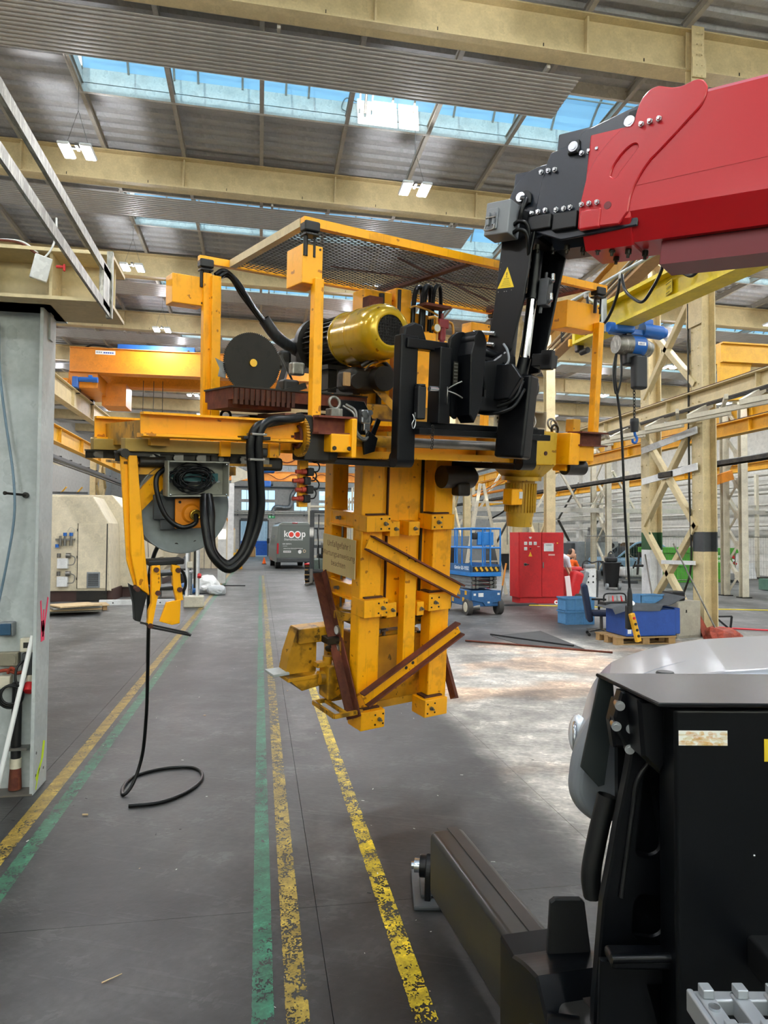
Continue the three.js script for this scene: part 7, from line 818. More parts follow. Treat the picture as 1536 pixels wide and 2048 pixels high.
{ // blue bin on a pallet with mats on it
  const o = thing('blue_bin', 'dark blue storage bin on a pallet behind the pendant control', 'bin', [6.82, 0.14, -11.85], 0.03); mesh('body', rspan(-0.55, 0.42, 0.0, 0.46, -0.35, 0.35, 0.02, 2), M.binBlue, o); mesh('end_wing', rspan(0.42, 0.54, 0.02, 0.48, -0.4, 0.3, 0.02, 2), M.binBlue, o); mesh('print', [span(-0.52, -0.45, 0.05, 0.2, 0.351, 0.353)], M.white, o);
  const p = thing('pallet', 'wooden pallet under the blue storage bin', 'pallet', [6.65, 0, -11.85], 0.03); for (let i = 0; i < 5; i++) mesh('slat', box(1.15, 0.022, 0.13, 0, 0.125, -0.32 + i * 0.16), M.wood, p); for (const x of [-0.5, 0, 0.5]) for (const z of [-0.3, 0, 0.3]) mesh('block', box(0.13, 0.1, 0.13, x, 0.062, z), M.wood, p); for (const z of [-0.3, 0, 0.3]) mesh('runner', box(1.15, 0.014, 0.12, 0, 0.007, z), M.wood, p);
  const mt = new THREE.PlaneGeometry(1.35, 0.75, 30, 16).rotateX(-PI / 2), q = mt.attributes.position; for (let i = 0; i < q.count; i++) { const x = q.getX(i), z = q.getZ(i); q.setY(i, 0.01 + 0.03 * fbm(x * 3 + 5, z * 3, 71, 3) + (x > 0.35 ? (x - 0.35) * 0.5 : 0) - (z > 0.28 && x < 0.2 ? (z - 0.28) * 0.9 : 0) - (x < -0.5 ? (-0.5 - x) * 0.3 : 0)); } mt.computeVertexNormals(); const low = mt.clone().translate(0, -0.008, 0); single('foam_mat', [mt, low], M.felt, 'dark grey mat draped over the blue storage bin', 'mat', [6.75, 0.645, -11.85]);
  single('folded_paper', rbox(0.34, 0.012, 0.22, 0.003), M.white, 'white sheet lying on the grey mat', 'paper', [6.78, 0.655, -11.7], 0.1); single('white_cup', cyl([0, 0, 0], [0, 0.06, 0.05], 0.06, 0.06, 20), M.whiteGloss, 'round white lid lying on the grey mat by the pendant', 'lid', [6.45, 0.66, -11.65]); single('brown_board', rbox(0.45, 0.03, 0.3, 0.004, 0, 0.015, 0), M.rust, 'reddish brown board under the small blue crate', 'board', [6.98, 0.615, -12.1]);
  { const t = thing('tool_caddy', 'black tool caddy with tools on the grey mat behind the chair', 'caddy', [6.4, 0.62, -12.1]); mesh('tray', [rbox(0.5, 0.08, 0.25, 0.02, 0, 0.04, 0)], M.black, t); mesh('handle', tube([[-0.22, 0.08, 0], [-0.2, 0.2, 0], [0, 0.22, 0], [0.2, 0.2, 0], [0.22, 0.08, 0]], 0.015, 24, 7), M.black, t); for (let i = 0; i < 4; i++) mesh('tool', cyl([-0.15 + i * 0.09, 0.06, 0.05], [-0.1 + i * 0.08, 0.17, -0.04], 0.018, 0.014, 8), i % 2 ? M.redFlat : M.steel, t); }
}
{ const o = thing('office_chair', 'navy blue swivel chair tipped beside the blue storage bin', 'chair', [6.22, 0, -12.75], 1.2); mesh('backrest', (() => { const g = rbox(0.48, 0.72, 0.11, 0.05, 0, 0, 0, 4); rot(g, -0.16); return g.translate(0, 0.62, -0.05); })(), M.navy, o); mesh('seat', rbox(0.48, 0.09, 0.46, 0.04, 0.02, 0.42, 0.25, 3), M.navy, o); mesh('armrest', [rbox(0.05, 0.04, 0.28, 0.015, 0.27, 0.66, 0.2), bar([0.27, 0.44, 0.2], [0.27, 0.65, 0.2], 0.04)], M.black, o); mesh('gas_lift', cyl([0.02, 0.1, 0.22], [0.02, 0.4, 0.22], 0.03, 0.03, 14), M.steel, o); for (let i = 0; i < 5; i++) { const a = i / 5 * 2 * PI + 0.3, x = 0.02 + 0.3 * Math.cos(a), z = 0.22 + 0.3 * Math.sin(a); mesh('base_arm', bar([0.02, 0.12, 0.22], [x, 0.09, z], 0.05, 0.025), M.steel, o); mesh('castor', [cyl([x - 0.02, 0.03, z], [x + 0.02, 0.03, z], 0.03, 0.03, 14)], M.black, o); } }
{ const o = thing('steel_cupboard', 'stained grey steel cupboard at the foot of the near lattice column', 'cupboard', [7.85, 0, -12.35], 0.25); mesh('body', rspan(-0.3, 0.3, 0, 0.68, -0.22, 0.22, 0.008), paint('#a59f8e'), o); mesh('door', rspan(-0.28, 0.28, 0.04, 0.66, 0.22, 0.232, 0.004), paint('#b0aa98'), o); mesh('lock', box(0.02, 0.05, 0.01, -0.08, 0.5, 0.237), M.grease, o); mesh('hose_coil', [ring([-0.32, 0.2, 0.1], [1, 0, 0.2], 0.14, 0.012), ring([-0.33, 0.21, 0.11], [1, 0.1, 0.2], 0.13, 0.012)], M.hose, o); mesh('black_case', rbox(0.34, 0.18, 0.26, 0.03, -0.15, 0.77, 0), M.black, o); }
single('leaning_stick', cyl([0, 0, 0], [-0.75, 1.75, -0.3], 0.016, 0.016, 8), M.galv, 'thin grey rod leaning across the near lattice column', 'rod', [8.2, 0.01, -11.6]);
single('rust_sheet', (() => { const g = new THREE.IcosahedronGeometry(0.3, 3), p = g.attributes.position; for (let i = 0; i < p.count; i++) { const k = 0.55 + 0.9 * fbm(p.getX(i) * 6, p.getZ(i) * 6 + p.getY(i) * 3, 91, 3); p.setXYZ(i, p.getX(i) * k * 1.2, Math.max(0, (p.getY(i) + 0.1) * k * 0.6), p.getZ(i) * k); } g.computeVertexNormals(); return g; })(), M.copper, 'crumpled reddish brown sheet at the foot of the near lattice column', 'sheet', [8.35, 0.002, -11.75]);
single('rust_plate', plate([[-0.15, 0], [0.15, 0], [0.02, 0.42], [-0.12, 0.36]], 0.012), M.copper, 'rusty triangular plate leaning on the near lattice column', 'plate', [8.32, 0.01, -12.22], [-0.35, 0.5, 0]);
{ const o = thing('metal_bracket', 'black triangular bracket standing right of the near lattice column', 'bracket', [9.0, 0, -12.7]); mesh('frame', [bar([-0.15, 0.32, 0], [0.2, 0.32, 0], 0.03), bar([0.2, 0.32, 0], [0.16, 0.02, 0], 0.03), bar([-0.15, 0.3, 0], [0.16, 0.06, 0], 0.03)], M.black, o); }
single('red_hose', tube([[0, 0.015, 0], [0.6, 0.015, 0.6], [1.6, 0.015, 1.2], [3, 0.015, 2.0]], 0.018, 40, 7), mat('#d0313c', { roughness: 0.5 }), 'red hose running across the floor right of the near lattice column', 'hose', [9.1, 0, -13.7]); single('yellow_hose', tube([[-4, 0.012, -1.6], [-1, 0.012, -0.4], [2, 0.012, 0.5], [6, 0.012, 2.2]], 0.016, 40, 7), mat('#d8c23a', { roughness: 0.5 }), 'yellow hose lying on the floor behind the near lattice column', 'hose', [10.8, 0, -17]);
single('steel_rod', cyl([0, 0, 0], [1.98, 0, 1.58], 0.016, 0.016, 8), M.rust, 'long rusty rod on the floor in front of the blue bin', 'rod', [3.62, 0.017, -12.25]); single('black_bar', cyl([0, 0, 0], [0.95, 0, 1.55], 0.018, 0.018, 8), M.black, 'black bar on the floor crossing the rusty rod', 'bar', [4.32, 0.019, -12.95]); single('floor_mat', plate([[0, 0], [1.2, 0.55], [1.05, -1.7], [0.15, -1.1]], 0.006, { bevel: 0 }).rotateX(-PI / 2).translate(0, 0.001, 0), paint('#4a4a4a', { roughness: 0.9 }), 'dark rubber mat on the floor before the scissor lift', 'mat', [4.3, 0, -12.85]);
{ // red floor machine, white stand, wheelie bin
  const o = thing('floor_scrubber', 'red and grey floor machine with upright white handle behind the crates', 'cleaning machine', [9.35, 0, -19.6], 0.2), P = (n, g, m, p = o) => mesh(n, g, m, p); P('red_shell', (() => { const g = rbox(0.42, 0.95, 0.3, 0.12, 0, 0, 0, 4); rot(g, 0, 0, -0.35); return g.translate(-0.32, 0.42, 0); })(), M.redFlat); P('grey_shell', (() => { const g = rbox(0.16, 0.9, 0.3, 0.05, 0, 0, 0, 2); rot(g, 0, 0, -0.35); return g.translate(-0.08, 0.45, 0.02); })(), M.grey); P('back_plate', [rspan(0.08, 0.45, 0.1, 0.95, -0.05, 0.05, 0.02, 2)], M.white); for (const [x, y] of [[0.17, 0.55], [0.34, 0.55], [0.17, 0.72], [0.34, 0.72]]) P('hole', cyl([x, y, 0.05], [x, y, 0.053], 0.03, 0.03, 12), M.black); P('handle_bar', tube([[0.0, 0.95, 0.0], [0.02, 1.12, 0.0], [0.14, 1.18, 0], [0.34, 1.12, 0], [0.55, 1.16, 0], [0.75, 1.15, 0]], 0.02, 40, 8), M.black); P('column', [cyl([0.52, 0.1, 0], [0.58, 1.15, 0], 0.03, 0.03, 10), rbox(0.1, 0.3, 0.1, 0.02, 0.55, 0.75, 0.03)], M.greyDark); P('wheel', cyl([-0.3, 0.12, 0.16], [-0.3, 0.12, 0.24], 0.12, 0.12, 18), M.tyre); P('control_head', rbox(0.36, 0.1, 0.12, 0.03, 0.24, 1.02, 0), M.grey);
}
single('barrier_plate', [(() => { const g = rbox(0.16, 0.75, 0.03, 0.008, 0, 0.37, 0); rot(g, 0, 0, 0.12); return g.translate(0, 0.01, 0); })()], mat('#ecdcd8', { roughness: 0.5 }), 'white and red plastic plate leaning against the red cabinet', 'plate', [8.82, 0, -19.3]);
{ const o = thing('wheeled_bin', 'black wheeled bin with vacuum head on top', 'bin', [12.6, 0, -24.1], -0.2); mesh('body', [(() => { const g = new THREE.CylinderGeometry(0.36, 0.28, 0.85, 4, 1).rotateY(PI / 4); return g.translate(0, 0.5, 0); })()], M.black, o); mesh('lid', [rbox(0.62, 0.06, 0.55, 0.02, 0, 0.95, 0), rbox(0.4, 0.18, 0.36, 0.06, 0, 1.07, 0)], M.black, o); mesh('vacuum_head', [cyl([0, 1.14, 0], [0, 1.28, 0], 0.14, 0.1, 18), tube([[-0.1, 1.25, 0], [0, 1.36, 0], [0.12, 1.25, 0]], 0.025, 16, 7)], M.greyDark, o); for (const x of [-0.22, 0.22]) mesh('wheel', [cyl([x - 0.04, 0.11, 0.26], [x + 0.04, 0.11, 0.26], 0.11, 0.11, 18)], M.grey, o); }
// grey metal housing, machining cell, fence, skip, car
{ const o = thing('metal_housing', 'large grey sheet metal housing with a round duct on top', 'housing', [16.45, 0, -33.2]); mesh('body', rspan(-1.1, 1.05, 0.2, 1.68, -0.8, 0.5, 0.015), M.grey, o); mesh('panel', rspan(0.1, 1.03, 0.24, 1.64, 0.5, 0.52, 0.008), paint('#9aa2a0'), o); mesh('base', rspan(-1.05, 1.0, 0, 0.2, -0.75, 0.45, 0.01), M.greyDark, o); mesh('duct_cone', [cyl([0.15, 1.68, 0], [0.15, 2.2, 0], 0.55, 0.42, 28), cyl([0.15, 2.2, 0], [0.15, 2.38, 0], 0.44, 0.44, 28)], M.duct, o); mesh('vent_hole', [cyl([0.7, 1.48, 0.52], [0.7, 1.48, 0.525], 0.13, 0.13, 20), plate([[0.5, 1.52], [0.7, 1.6], [0.7, 1.4]], 0.006, { z: 0.52, bevel: 0 })], M.black, o); mesh('side_box', rspan(1.05, 1.3, 0.9, 1.6, -0.4, 0.3, 0.02), M.greyDark, o); mesh('left_wing', rspan(-1.3, -1.1, 0.2, 1.6, -0.7, 0.2, 0.01), M.greyDark, o); }
{ const o = thing('machining_cell', 'off white machining cell with dark window behind the red cabinet', 'machine', [15.9, 0, -40]); mesh('body', rspan(-2.2, 0.8, 0.9, 2.72, -1, 1, 0.05, 2), M.machine, o); mesh('lower_body', rspan(-2.2, 0.8, 0, 0.9, -0.9, 0.92, 0.02), M.black, o); mesh('window', rspan(-1.2, -0.2, 1.15, 2.0, 1.0, 1.02, 0.01), M.glassDark, o); mesh('door_seam', span(0.0, 0.02, 0.95, 2.7, 1.0, 1.012), M.greyDark, o); mesh('label', box(0.2, 0.2, 0.01, -1.2, 2.5, 1.01), M.redFlat, o); }
{ const o = thing('mesh_fence', 'grey wire mesh construction fence before the white wall', 'fence', [17.3, 0, -27.2]); for (const x of [-4.2, -0.8, 2.6, 6.0]) mesh('post', cyl([x, 0, 0], [x, 1.95, 0], 0.022, 0.022, 8), M.galv, o); for (const y of [1.93, 0.12]) mesh('rail', cyl([-4.2, y, 0], [6, y, 0], 0.02, 0.02, 8), M.galv, o); const q = []; for (let x = -4.1; x < 6; x += 0.12) q.push(bar([x, 0.12, 0], [x, 1.93, 0], 0.005)); for (let y = 0.3; y < 1.9; y += 0.3) q.push(bar([-4.2, y, 0], [6, y, 0], 0.005)); const w = mesh('wire', q, M.galv, o); w.userData.kind = 'stuff'; for (const x of [-2.3, 2.6]) mesh('foot', rbox(0.6, 0.12, 0.24, 0.02, x, 0.06, 0.1), M.greyDark, o); mesh('stay', bar([-2.3, 1.2, 0], [-1.2, 0.05, 1.2], 0.03), M.galv, o); }
{ const o = thing('waste_skip', 'bright green waste skip with white lettering', 'skip', [18.5, 0, -28.4]), P = (n, g, m = M.green, p = o) => mesh(n, g, m, p); const prof = [[-1.35, 0], [1.1, 0], [1.45, 0.85], [1.75, 1.42], [-1.75, 1.42], [-1.6, 0.85]]; P('body', plate(prof, 1.9, { z: -0.95, bevel: 0.01 })); P('rim', [rspan(-1.82, 1.85, 1.24, 1.46, 0.93, 1.03, 0.01), rspan(-1.82, 1.85, 1.24, 1.46, -1.03, -0.93, 0.01)]); P('belt', rspan(-1.55, 1.5, 0.68, 0.78, 0.95, 1.0, 0.01)); for (const x of [-1.2, -0.5, 0.3]) P('rib', rspan(x, x + 0.1, 0.05, 1.3, 0.95, 1.0, 0.01)); P('inside', span(-1.6, 1.6, 1.40, 1.425, -0.85, 0.85), M.grease);
  const t = canvasTex(512, 256, (g, w, h) => { g.fillStyle = '#4f9f32'; g.fillRect(0, 0, w, h); g.fillStyle = '#eef6ea'; g.font = 'italic bold 110px sans-serif'; g.fillText('tsamer', 60, 110); g.font = 'bold 88px sans-serif'; g.fillText('09 89-0', 90, 215); }); P('lettering', mv(keep(prep(new THREE.PlaneGeometry(1.0, 0.46))), 0.78, 1.0, 0.956), new THREE.MeshStandardMaterial({ map: t, roughness: 0.5 })); for (const [a, m] of [[0, M.redFlat], [1, M.white], [2, M.redFlat]]) P('reflector', bar([1.42 + a * 0.03, 1.12 - a * 0.13, 0.97], [1.56 + a * 0.03, 1.0 - a * 0.13, 0.97], 0.13, 0.006, [0, 0, 1]), m); }
{ const o = thing('car', 'silver blue car roof showing above the green skip', 'car', [17.9, 0, -31.8]); mesh('body', [rspan(-2.1, 2.1, 0.3, 0.95, -0.85, 0.85, 0.2, 4)], paint('#7fa3bd'), o); mesh('cabin', plate([[-1.3, 0.9], [1.5, 0.9], [0.9, 1.5], [0.2, 1.62, -0.3, 1.58]], 1.4, { z: -0.7, bevel: 0.06 }), M.glassDark, o); mesh('roof', tube([[-1.3, 0.95, 0.75], [-0.3, 1.62, 0.72], [0.3, 1.64, 0.72], [1.0, 1.5, 0.74], [1.55, 0.95, 0.75]], 0.05, 40, 8), paint('#7fa3bd'), o); for (const x of [-1.3, 1.3]) mesh('wheel', cyl([x, 0.32, 0.65], [x, 0.32, 0.88], 0.32, 0.32, 20), M.tyreDark, o); }
single('white_bundle', [rbox(4.2, 0.45, 0.9, 0.15, 0, 0.35, 0, 3)], M.white, 'long white wrapped bundle behind the black wheeled bin', 'bundle', [17.9, 0, -29.3]); single('notice_board', (() => { const g = rbox(0.62, 0.75, 0.03, 0.005, 0, 0.36, 0); rot(g, -0.3); return g.translate(0, 0.01, 0); })(), M.white, 'white notice board leaning right of the green skip', 'board', [22.6, 0, -29.8]); { const o = thing('glass_crate', 'low green glass crate at the right edge', 'crate', [18.6, 0, -22.9]); mesh('crate', rspan(-0.7, 0.9, 0.02, 0.42, -0.3, 0.3, 0.01), paint('#5c7f6e', { roughness: 0.2 }), o); mesh('rim', [span(-0.74, 0.94, 0.4, 0.46, 0.27, 0.33), span(-0.74, 0.94, 0.4, 0.46, -0.33, -0.27)], M.darkSteel, o); }
single('yellow_post', box(0.22, 3.1, 0.22, 0, 1.55, 0), M.yellowGirder, 'tall yellow post in front of the white wall', 'post', [17.95, 0, -30.75]);
{ const o = thing('jib_crane', 'orange triangular jib arm with balancer behind the hanging motor', 'crane', [8.6, 0, -23.5]); mesh('column', cyl([0, 0, 0], [0, 4.3, 0], 0.09, 0.09, 14), M.creamPale, o); mesh('head', [plate([[-0.02, 3.4], [0.14, 3.5], [0.12, 4.15], [0.0, 4.15]], 0.1, { z: -0.05 })], M.orangeFlat, o); mesh('boom_tube', cyl([0, 3.55, 0], [-1.5, 3.25, 0.3], 0.05, 0.04, 12), M.orangeFlat, o); mesh('stay_rod', [cyl([0.05, 4.12, 0], [-1.45, 3.27, 0.3], 0.022, 0.022, 8), cyl([0.05, 3.98, 0.03], [-1.3, 3.28, 0.3], 0.02, 0.02, 8)], M.orangeFlat, o); mesh('balancer', [rbox(0.16, 0.36, 0.14, 0.05, -0.2, 3.2, 0.1), cyl([-0.2, 1.6, 0.1], [-0.2, 3.05, 0.1], 0.012, 0.012, 6)], M.greyDark, o); mesh('spiral_hose', tube([[-0.2, 3.1, 0.1], [-0.3, 2.8, 0.12], [-0.7, 2.55, 0.2], [-0.9, 2.45, 0.2]], 0.03, 30, 7), M.hose, o); }
{ const o = thing('yellow_jib', 'small yellow jib beam with blue hoist on the slim lattice column', 'crane', [14.7, 3.55, -20.5]); mesh('beam', bar([0.2, 0.35, 0], [-1.1, 0.0, 0.4], 0.12, 0.3), M.orangeFlat, o); mesh('hoist', [rbox(0.4, 0.22, 0.24, 0.05, -0.9, -0.28, 0.3), cyl([-1.2, -0.24, 0.3], [-0.95, -0.24, 0.3], 0.09, 0.09, 14)], M.hoistBlue, o); mesh('post', box(0.2, 0.7, 0.16, -0.9, -0.75, 0.1), M.yellowGirder, o); }
{ const o = thing('step_ladder', 'tall pale folding ladder behind the scissor lift', 'ladder', [7.15, 0, -22.2]); for (const [a, b] of [[[-0.75, 0, 0.1], [-0.1, 3.6, 0]], [[0.75, 0, 0.1], [0.0, 3.6, 0]]]) mesh('rail', bar(a, b, 0.1, 0.06), M.creamPale, o); for (const s of [0.3, 0.7]) mesh('spreader', bar([-0.75 + s * 0.65, 3.6 * s, 0.05], [0.75 - s * 0.75, 3.6 * s, 0.05], 0.04), M.creamPale, o); }
{ const o = thing('red_partition', 'white partition with red band behind the scissor lift', 'partition', [7.8, 0, -33]); mesh('panel', rspan(-2.0, 0.4, 0.2, 4.6, -0.05, 0.05, 0.01), M.white, o); mesh('band', span(-2.0, 0.4, 2.15, 2.5, 0.05, 0.06), M.redFlat, o); for (const x of [-1.6, -0.9, -0.2]) mesh('stripe', span(x, x + 0.05, 2.5, 4.6, 0.05, 0.06), M.redFlat, o); mesh('foot', [box(0.1, 0.2, 0.6, -1.8, 0.1, 0), box(0.1, 0.2, 0.6, 0.2, 0.1, 0)], M.greyDark, o); }
for (const [x, z, h, l, c] of [[6.2, -24.5, 1.5, 'black machine block behind the scissor lift', M.black], [7.6, -25.6, 1.9, 'grey workbench cabinet behind the second lattice column', M.grey], [10.6, -33, 1.4, 'dark equipment cabinet below the far pipe gantry', M.greyDark], [21.5, -32, 0.9, 'dark workbench along the white wall', M.greyDark]]) { const o = thing('equipment_cabinet', l, 'cabinet', [x, 0, z]); mesh('body', rspan(-0.6, 0.6, 0.1, h, -0.35, 0.35, 0.02), c, o); mesh('plinth', span(-0.55, 0.55, 0, 0.1, -0.3, 0.3), M.grease, o); mesh('door', rspan(-0.55, -0.02, 0.15, h - 0.1, 0.35, 0.37, 0.01), c, o); mesh('door', rspan(0.02, 0.55, 0.15, h - 0.1, 0.35, 0.37, 0.01), c, o); }
for (const [x, z, l] of [[5.6, -31, 'stack of dark crates beyond the hanging mast, right of the aisle'], [4.9, -30.2, 'stack of grey drums beyond the hanging mast']]) { const o = thing('parts_stack', l, 'stack', [x, 0, z]); for (let i = 0; i < 3; i++) mesh('tier', rbox(0.9, 0.42, 0.7, 0.03, (i % 2) * 0.06, 0.21 + i * 0.43, 0), i % 2 ? M.grey : M.black, o); }
// ---------- two workers in the background ----------
function blob(caps, k, res, c, s) { // smooth union of tapered capsules, meshed on a grid of edge 2s round c
  const mc = new MarchingCubes(res, new THREE.MeshBasicMaterial(), false, false, 60000); mc.isolation = 0;
  for (let iz = 0; iz < res; iz++) for (let iy = 0; iy < res; iy++) for (let ix = 0; ix < res; ix++) {
    const x = c[0] + ((ix - res / 2) / (res / 2)) * s, y = c[1] + ((iy - res / 2) / (res / 2)) * s, z = c[2] + ((iz - res / 2) / (res / 2)) * s; let d = 9;
    for (const [a, b, ra, rb] of caps) { const ab = [b[0] - a[0], b[1] - a[1], b[2] - a[2]], t = clamp(((x - a[0]) * ab[0] + (y - a[1]) * ab[1] + (z - a[2]) * ab[2]) / (ab[0] ** 2 + ab[1] ** 2 + ab[2] ** 2 + 1e-9)), e = Math.hypot(x - a[0] - ab[0] * t, y - a[1] - ab[1] * t, z - a[2] - ab[2] * t) - (ra + (rb - ra) * t); const h = clamp(0.5 + 0.5 * (d - e) / k); d = d * (1 - h) + e * h - k * h * (1 - h); }
    mc.field[ix + iy * res + iz * res * res] = -d;
  }
  mc.update(); const n = mc.count ?? mc.geometry.drawRange.count, g = new THREE.BufferGeometry();
  g.setAttribute('position', new THREE.BufferAttribute(mc.positionArray.slice(0, n * 3), 3)); g.setAttribute('normal', new THREE.BufferAttribute(mc.normalArray.slice(0, n * 3), 3)); g.scale(s, s, s); g.translate(...c); return g;
}
function worker(label, pos, turn, J, top) {
  const o = thing('person', label, 'person', pos, turn), limb = (a, b, ra, rb) => [J[a], J[b], ra, rb];
  const fingers = []; for (const s of ['L', 'R']) { const h = J['hand' + s], w = J['wrist' + s], d = V(h[0] - w[0], h[1] - w[1], h[2] - w[2]).normalize(); for (let i = 0; i < 5; i++) { const off = i === 4 ? -0.05 : (i - 1.5) * 0.021, st = [w[0] + d.x * (i === 4 ? 0.03 : 0.085) + off, w[1] + d.y * (i === 4 ? 0.03 : 0.085), w[2] + d.z * (i === 4 ? 0.03 : 0.085)], l = [0.07, 0.085, 0.08, 0.062, 0.06][i]; fingers.push([st, [st[0] + d.x * l + (i === 4 ? -0.02 : 0), st[1] + d.y * l, st[2] + d.z * l + 0.015], 0.0095, 0.008]); } fingers.push([[w[0], w[1], w[2]], [w[0] + d.x * 0.085, w[1] + d.y * 0.085, w[2] + d.z * 0.085], 0.03, 0.038]); }
  const H = J.head, N = J.neck, f = J.face;
  const body = [limb('neck', 'chest', 0.055, 0.14), limb('chest', 'hips', 0.15, 0.14), [N, H, 0.055, 0.075], [[H[0], H[1] + 0.02, H[2]], [H[0], H[1] + 0.1, H[2]], 0.085, 0.088], [[H[0] + f[0] * 0.05, H[1] - 0.03, H[2] + f[2] * 0.05], [H[0] + f[0] * 0.06, H[1] - 0.02, H[2] + f[2] * 0.06], 0.05, 0.05], [[H[0] + f[0] * 0.1, H[1] + 0.03, H[2] + f[2] * 0.1], [H[0] + f[0] * 0.115, H[1] + 0.012, H[2] + f[2] * 0.115], 0.012, 0.016]];
  for (const s of ['L', 'R']) body.push([J.chest, J['shoulder' + s], 0.1, 0.07], limb('shoulder' + s, 'elbow' + s, 0.056, 0.044), limb('elbow' + s, 'wrist' + s, 0.043, 0.03), [J.hips, J['hip' + s], 0.13, 0.11], limb('hip' + s, 'knee' + s, 0.1, 0.065), limb('knee' + s, 'ankle' + s, 0.062, 0.042), limb('ankle' + s, 'toe' + s, 0.045, 0.038));
  const c = [0, 0.85, 0.0], parts = [blob(body, 0.035, 96, c, 1.05)]; for (const s of ['L', 'R']) { const w = J['hand' + s]; parts.push(blob(fingers.slice(s === 'L' ? 0 : 6, s === 'L' ? 6 : 12), 0.008, 56, w, 0.16)); }
  mesh('body', parts, M.skin, o);
  const shirt = [[J.chest, J.hips, 0.175, 0.165]], leg = [[J.hips, [J.hips[0], J.hips[1] - 0.02, J.hips[2]], 0.16, 0.15]]; for (const s of ['L', 'R']) { shirt.push([J.chest, J['shoulder' + s], 0.12, 0.09], [J['shoulder' + s], J['elbow' + s].map((v, i) => J['shoulder' + s][i] + (v - J['shoulder' + s][i]) * 0.8), 0.076, 0.066]); leg.push([J.hips, J['hip' + s], 0.15, 0.13], limb('hip' + s, 'knee' + s, 0.12, 0.085), limb('knee' + s, 'ankle' + s, 0.08, 0.065)); }
  mesh('shirt', blob(shirt, 0.04, 80, c, 1.05), top, o); mesh('trousers', blob(leg, 0.03, 80, c, 1.05), M.trousers, o);
  mesh('hair', blob([[[H[0] - f[0] * 0.03, H[1] + 0.1, H[2] - f[2] * 0.03], [H[0] - f[0] * 0.045, H[1] + 0.05, H[2] - f[2] * 0.045], 0.088, 0.08]], 0.02, 40, [H[0], H[1] + 0.06, H[2]], 0.2), mat('#3a2a1e', { roughness: 0.8 }), o);
  for (const s of ['L', 'R']) mesh('shoe', blob([[J['ankle' + s], J['toe' + s], 0.058, 0.05], [[J['ankle' + s][0], 0.05, J['ankle' + s][2] - 0.03], J['toe' + s], 0.05, 0.05]], 0.02, 40, [J['ankle' + s][0], 0.1, J['ankle' + s][2] + 0.05], 0.26), M.black, o);
  for (const e of [-1, 1]) mesh('eye', ball(0.011, H[0] + f[0] * 0.088 + e * f[2] * 0.032, H[1] + 0.045, H[2] + f[2] * 0.088 - e * f[0] * 0.032, 8), M.grease, o);
}
worker('person in a pale shirt bending forward behind the red cabinet', [8.76, 0, -20.1], PI / 2 - 0.2, { hips: [0, 0.92, -0.12], chest: [0, 1.2, 0.18], neck: [0, 1.3, 0.36], head: [0, 1.34, 0.46], face: [0, 0, 1], shoulderL: [0.19, 1.22, 0.26], shoulderR: [-0.19, 1.22, 0.26], elbowL: [0.22, 0.96, 0.34], elbowR: [-0.22, 0.96, 0.34], wristL: [0.18, 0.75, 0.42], wristR: [-0.18, 0.75, 0.42], handL: [0.17, 0.66, 0.44], handR: [-0.17, 0.66, 0.44], hipL: [0.1, 0.88, -0.1], hipR: [-0.1, 0.88, -0.1], kneeL: [0.11, 0.48, 0.02], kneeR: [-0.11, 0.48, 0.02], ankleL: [0.11, 0.08, -0.06], ankleR: [-0.11, 0.08, -0.06], toeL: [0.12, 0.05, 0.1], toeR: [-0.12, 0.05, 0.1] }, M.shirt);
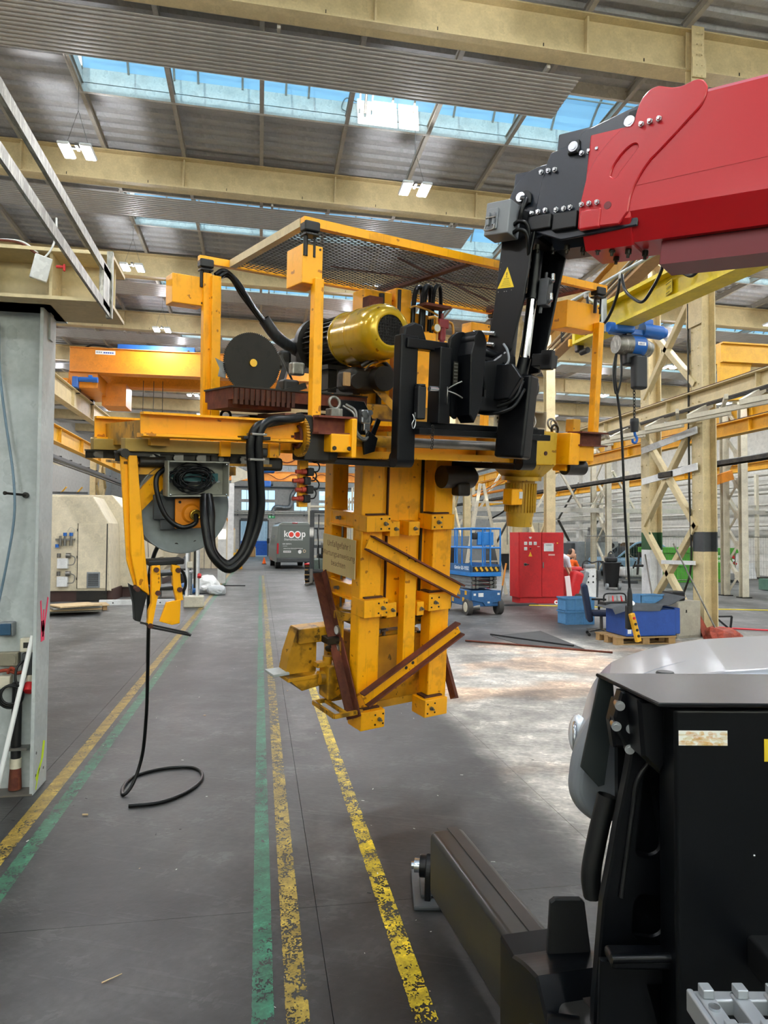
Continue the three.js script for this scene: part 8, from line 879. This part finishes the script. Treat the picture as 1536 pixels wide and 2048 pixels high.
worker('person in an orange work top crouching far behind the red cabinet', [13.55, 0, -29.6], PI / 2 + 0.3, { hips: [0, 0.36, -0.16], chest: [0, 0.72, 0.06], neck: [0, 0.88, 0.16], head: [0, 0.97, 0.22], face: [0, 0, 1], shoulderL: [0.19, 0.78, 0.12], shoulderR: [-0.19, 0.78, 0.12], elbowL: [0.23, 0.55, 0.26], elbowR: [-0.23, 0.55, 0.26], wristL: [0.12, 0.45, 0.46], wristR: [-0.12, 0.45, 0.46], handL: [0.1, 0.42, 0.54], handR: [-0.1, 0.42, 0.54], hipL: [0.1, 0.34, -0.12], hipR: [-0.1, 0.34, -0.12], kneeL: [0.14, 0.46, 0.28], kneeR: [-0.14, 0.46, 0.28], ankleL: [0.13, 0.08, 0.02], ankleR: [-0.13, 0.08, 0.02], toeL: [0.14, 0.05, 0.18], toeR: [-0.14, 0.05, 0.18] }, M.vest);
// ---------- litter on the floor ----------
{
  const g = ready(rbox(1, 0.3, 0.6, 0.1, 0, 0.15, 0, 1)), n = 260, m = new THREE.InstancedMesh(g, mat('#ffffff', { roughness: 0.8 }), n), q = new THREE.Object3D(), c = new THREE.Color();
  for (let i = 0; i < n; i++) { const z = -1.8 - 13 * Math.pow(rnd(), 1.3), x = rnd(-1.6, 4.2), s = rnd(0.004, 0.013) * (1 + (rnd() > 0.93 ? 1.2 : 0)); q.position.set(x, 0, z); q.rotation.set(0, rnd(0, 6.3), 0); q.scale.set(s * rnd(0.8, 2.4), s * rnd(0.4, 1), s); q.updateMatrix(); m.setMatrixAt(i, q.matrix); const v = rnd(); c.setRGB(...(v > 0.45 ? [0.6, 0.6, 0.57] : v > 0.3 ? [0.35, 0.26, 0.17] : [0.05, 0.05, 0.05])); m.setColorAt(i, c); }
  m.name = 'floor_litter'; m.castShadow = m.receiveShadow = true; m.userData = { kind: 'stuff', label: 'small pale chips and crumbs scattered over the concrete floor', category: 'litter' }; scene.add(m);
}
single('wood_splinter', cyl([0, 0.004, 0], [0.07, 0.004, -0.05], 0.003, 0.002, 6), M.woodPale, 'thin pale splinter on the walkway near the bottom left', 'splinter', [-0.62, 0.001, -3.15]);
single('paper_stub', cyl([0, 0.007, 0], [0.035, 0.007, 0.004], 0.006, 0.006, 8), M.woodPale, 'small pale stub beside the left green line', 'stub', [-1.13, 0.001, -5.02]);

renderer.render(scene, camera);
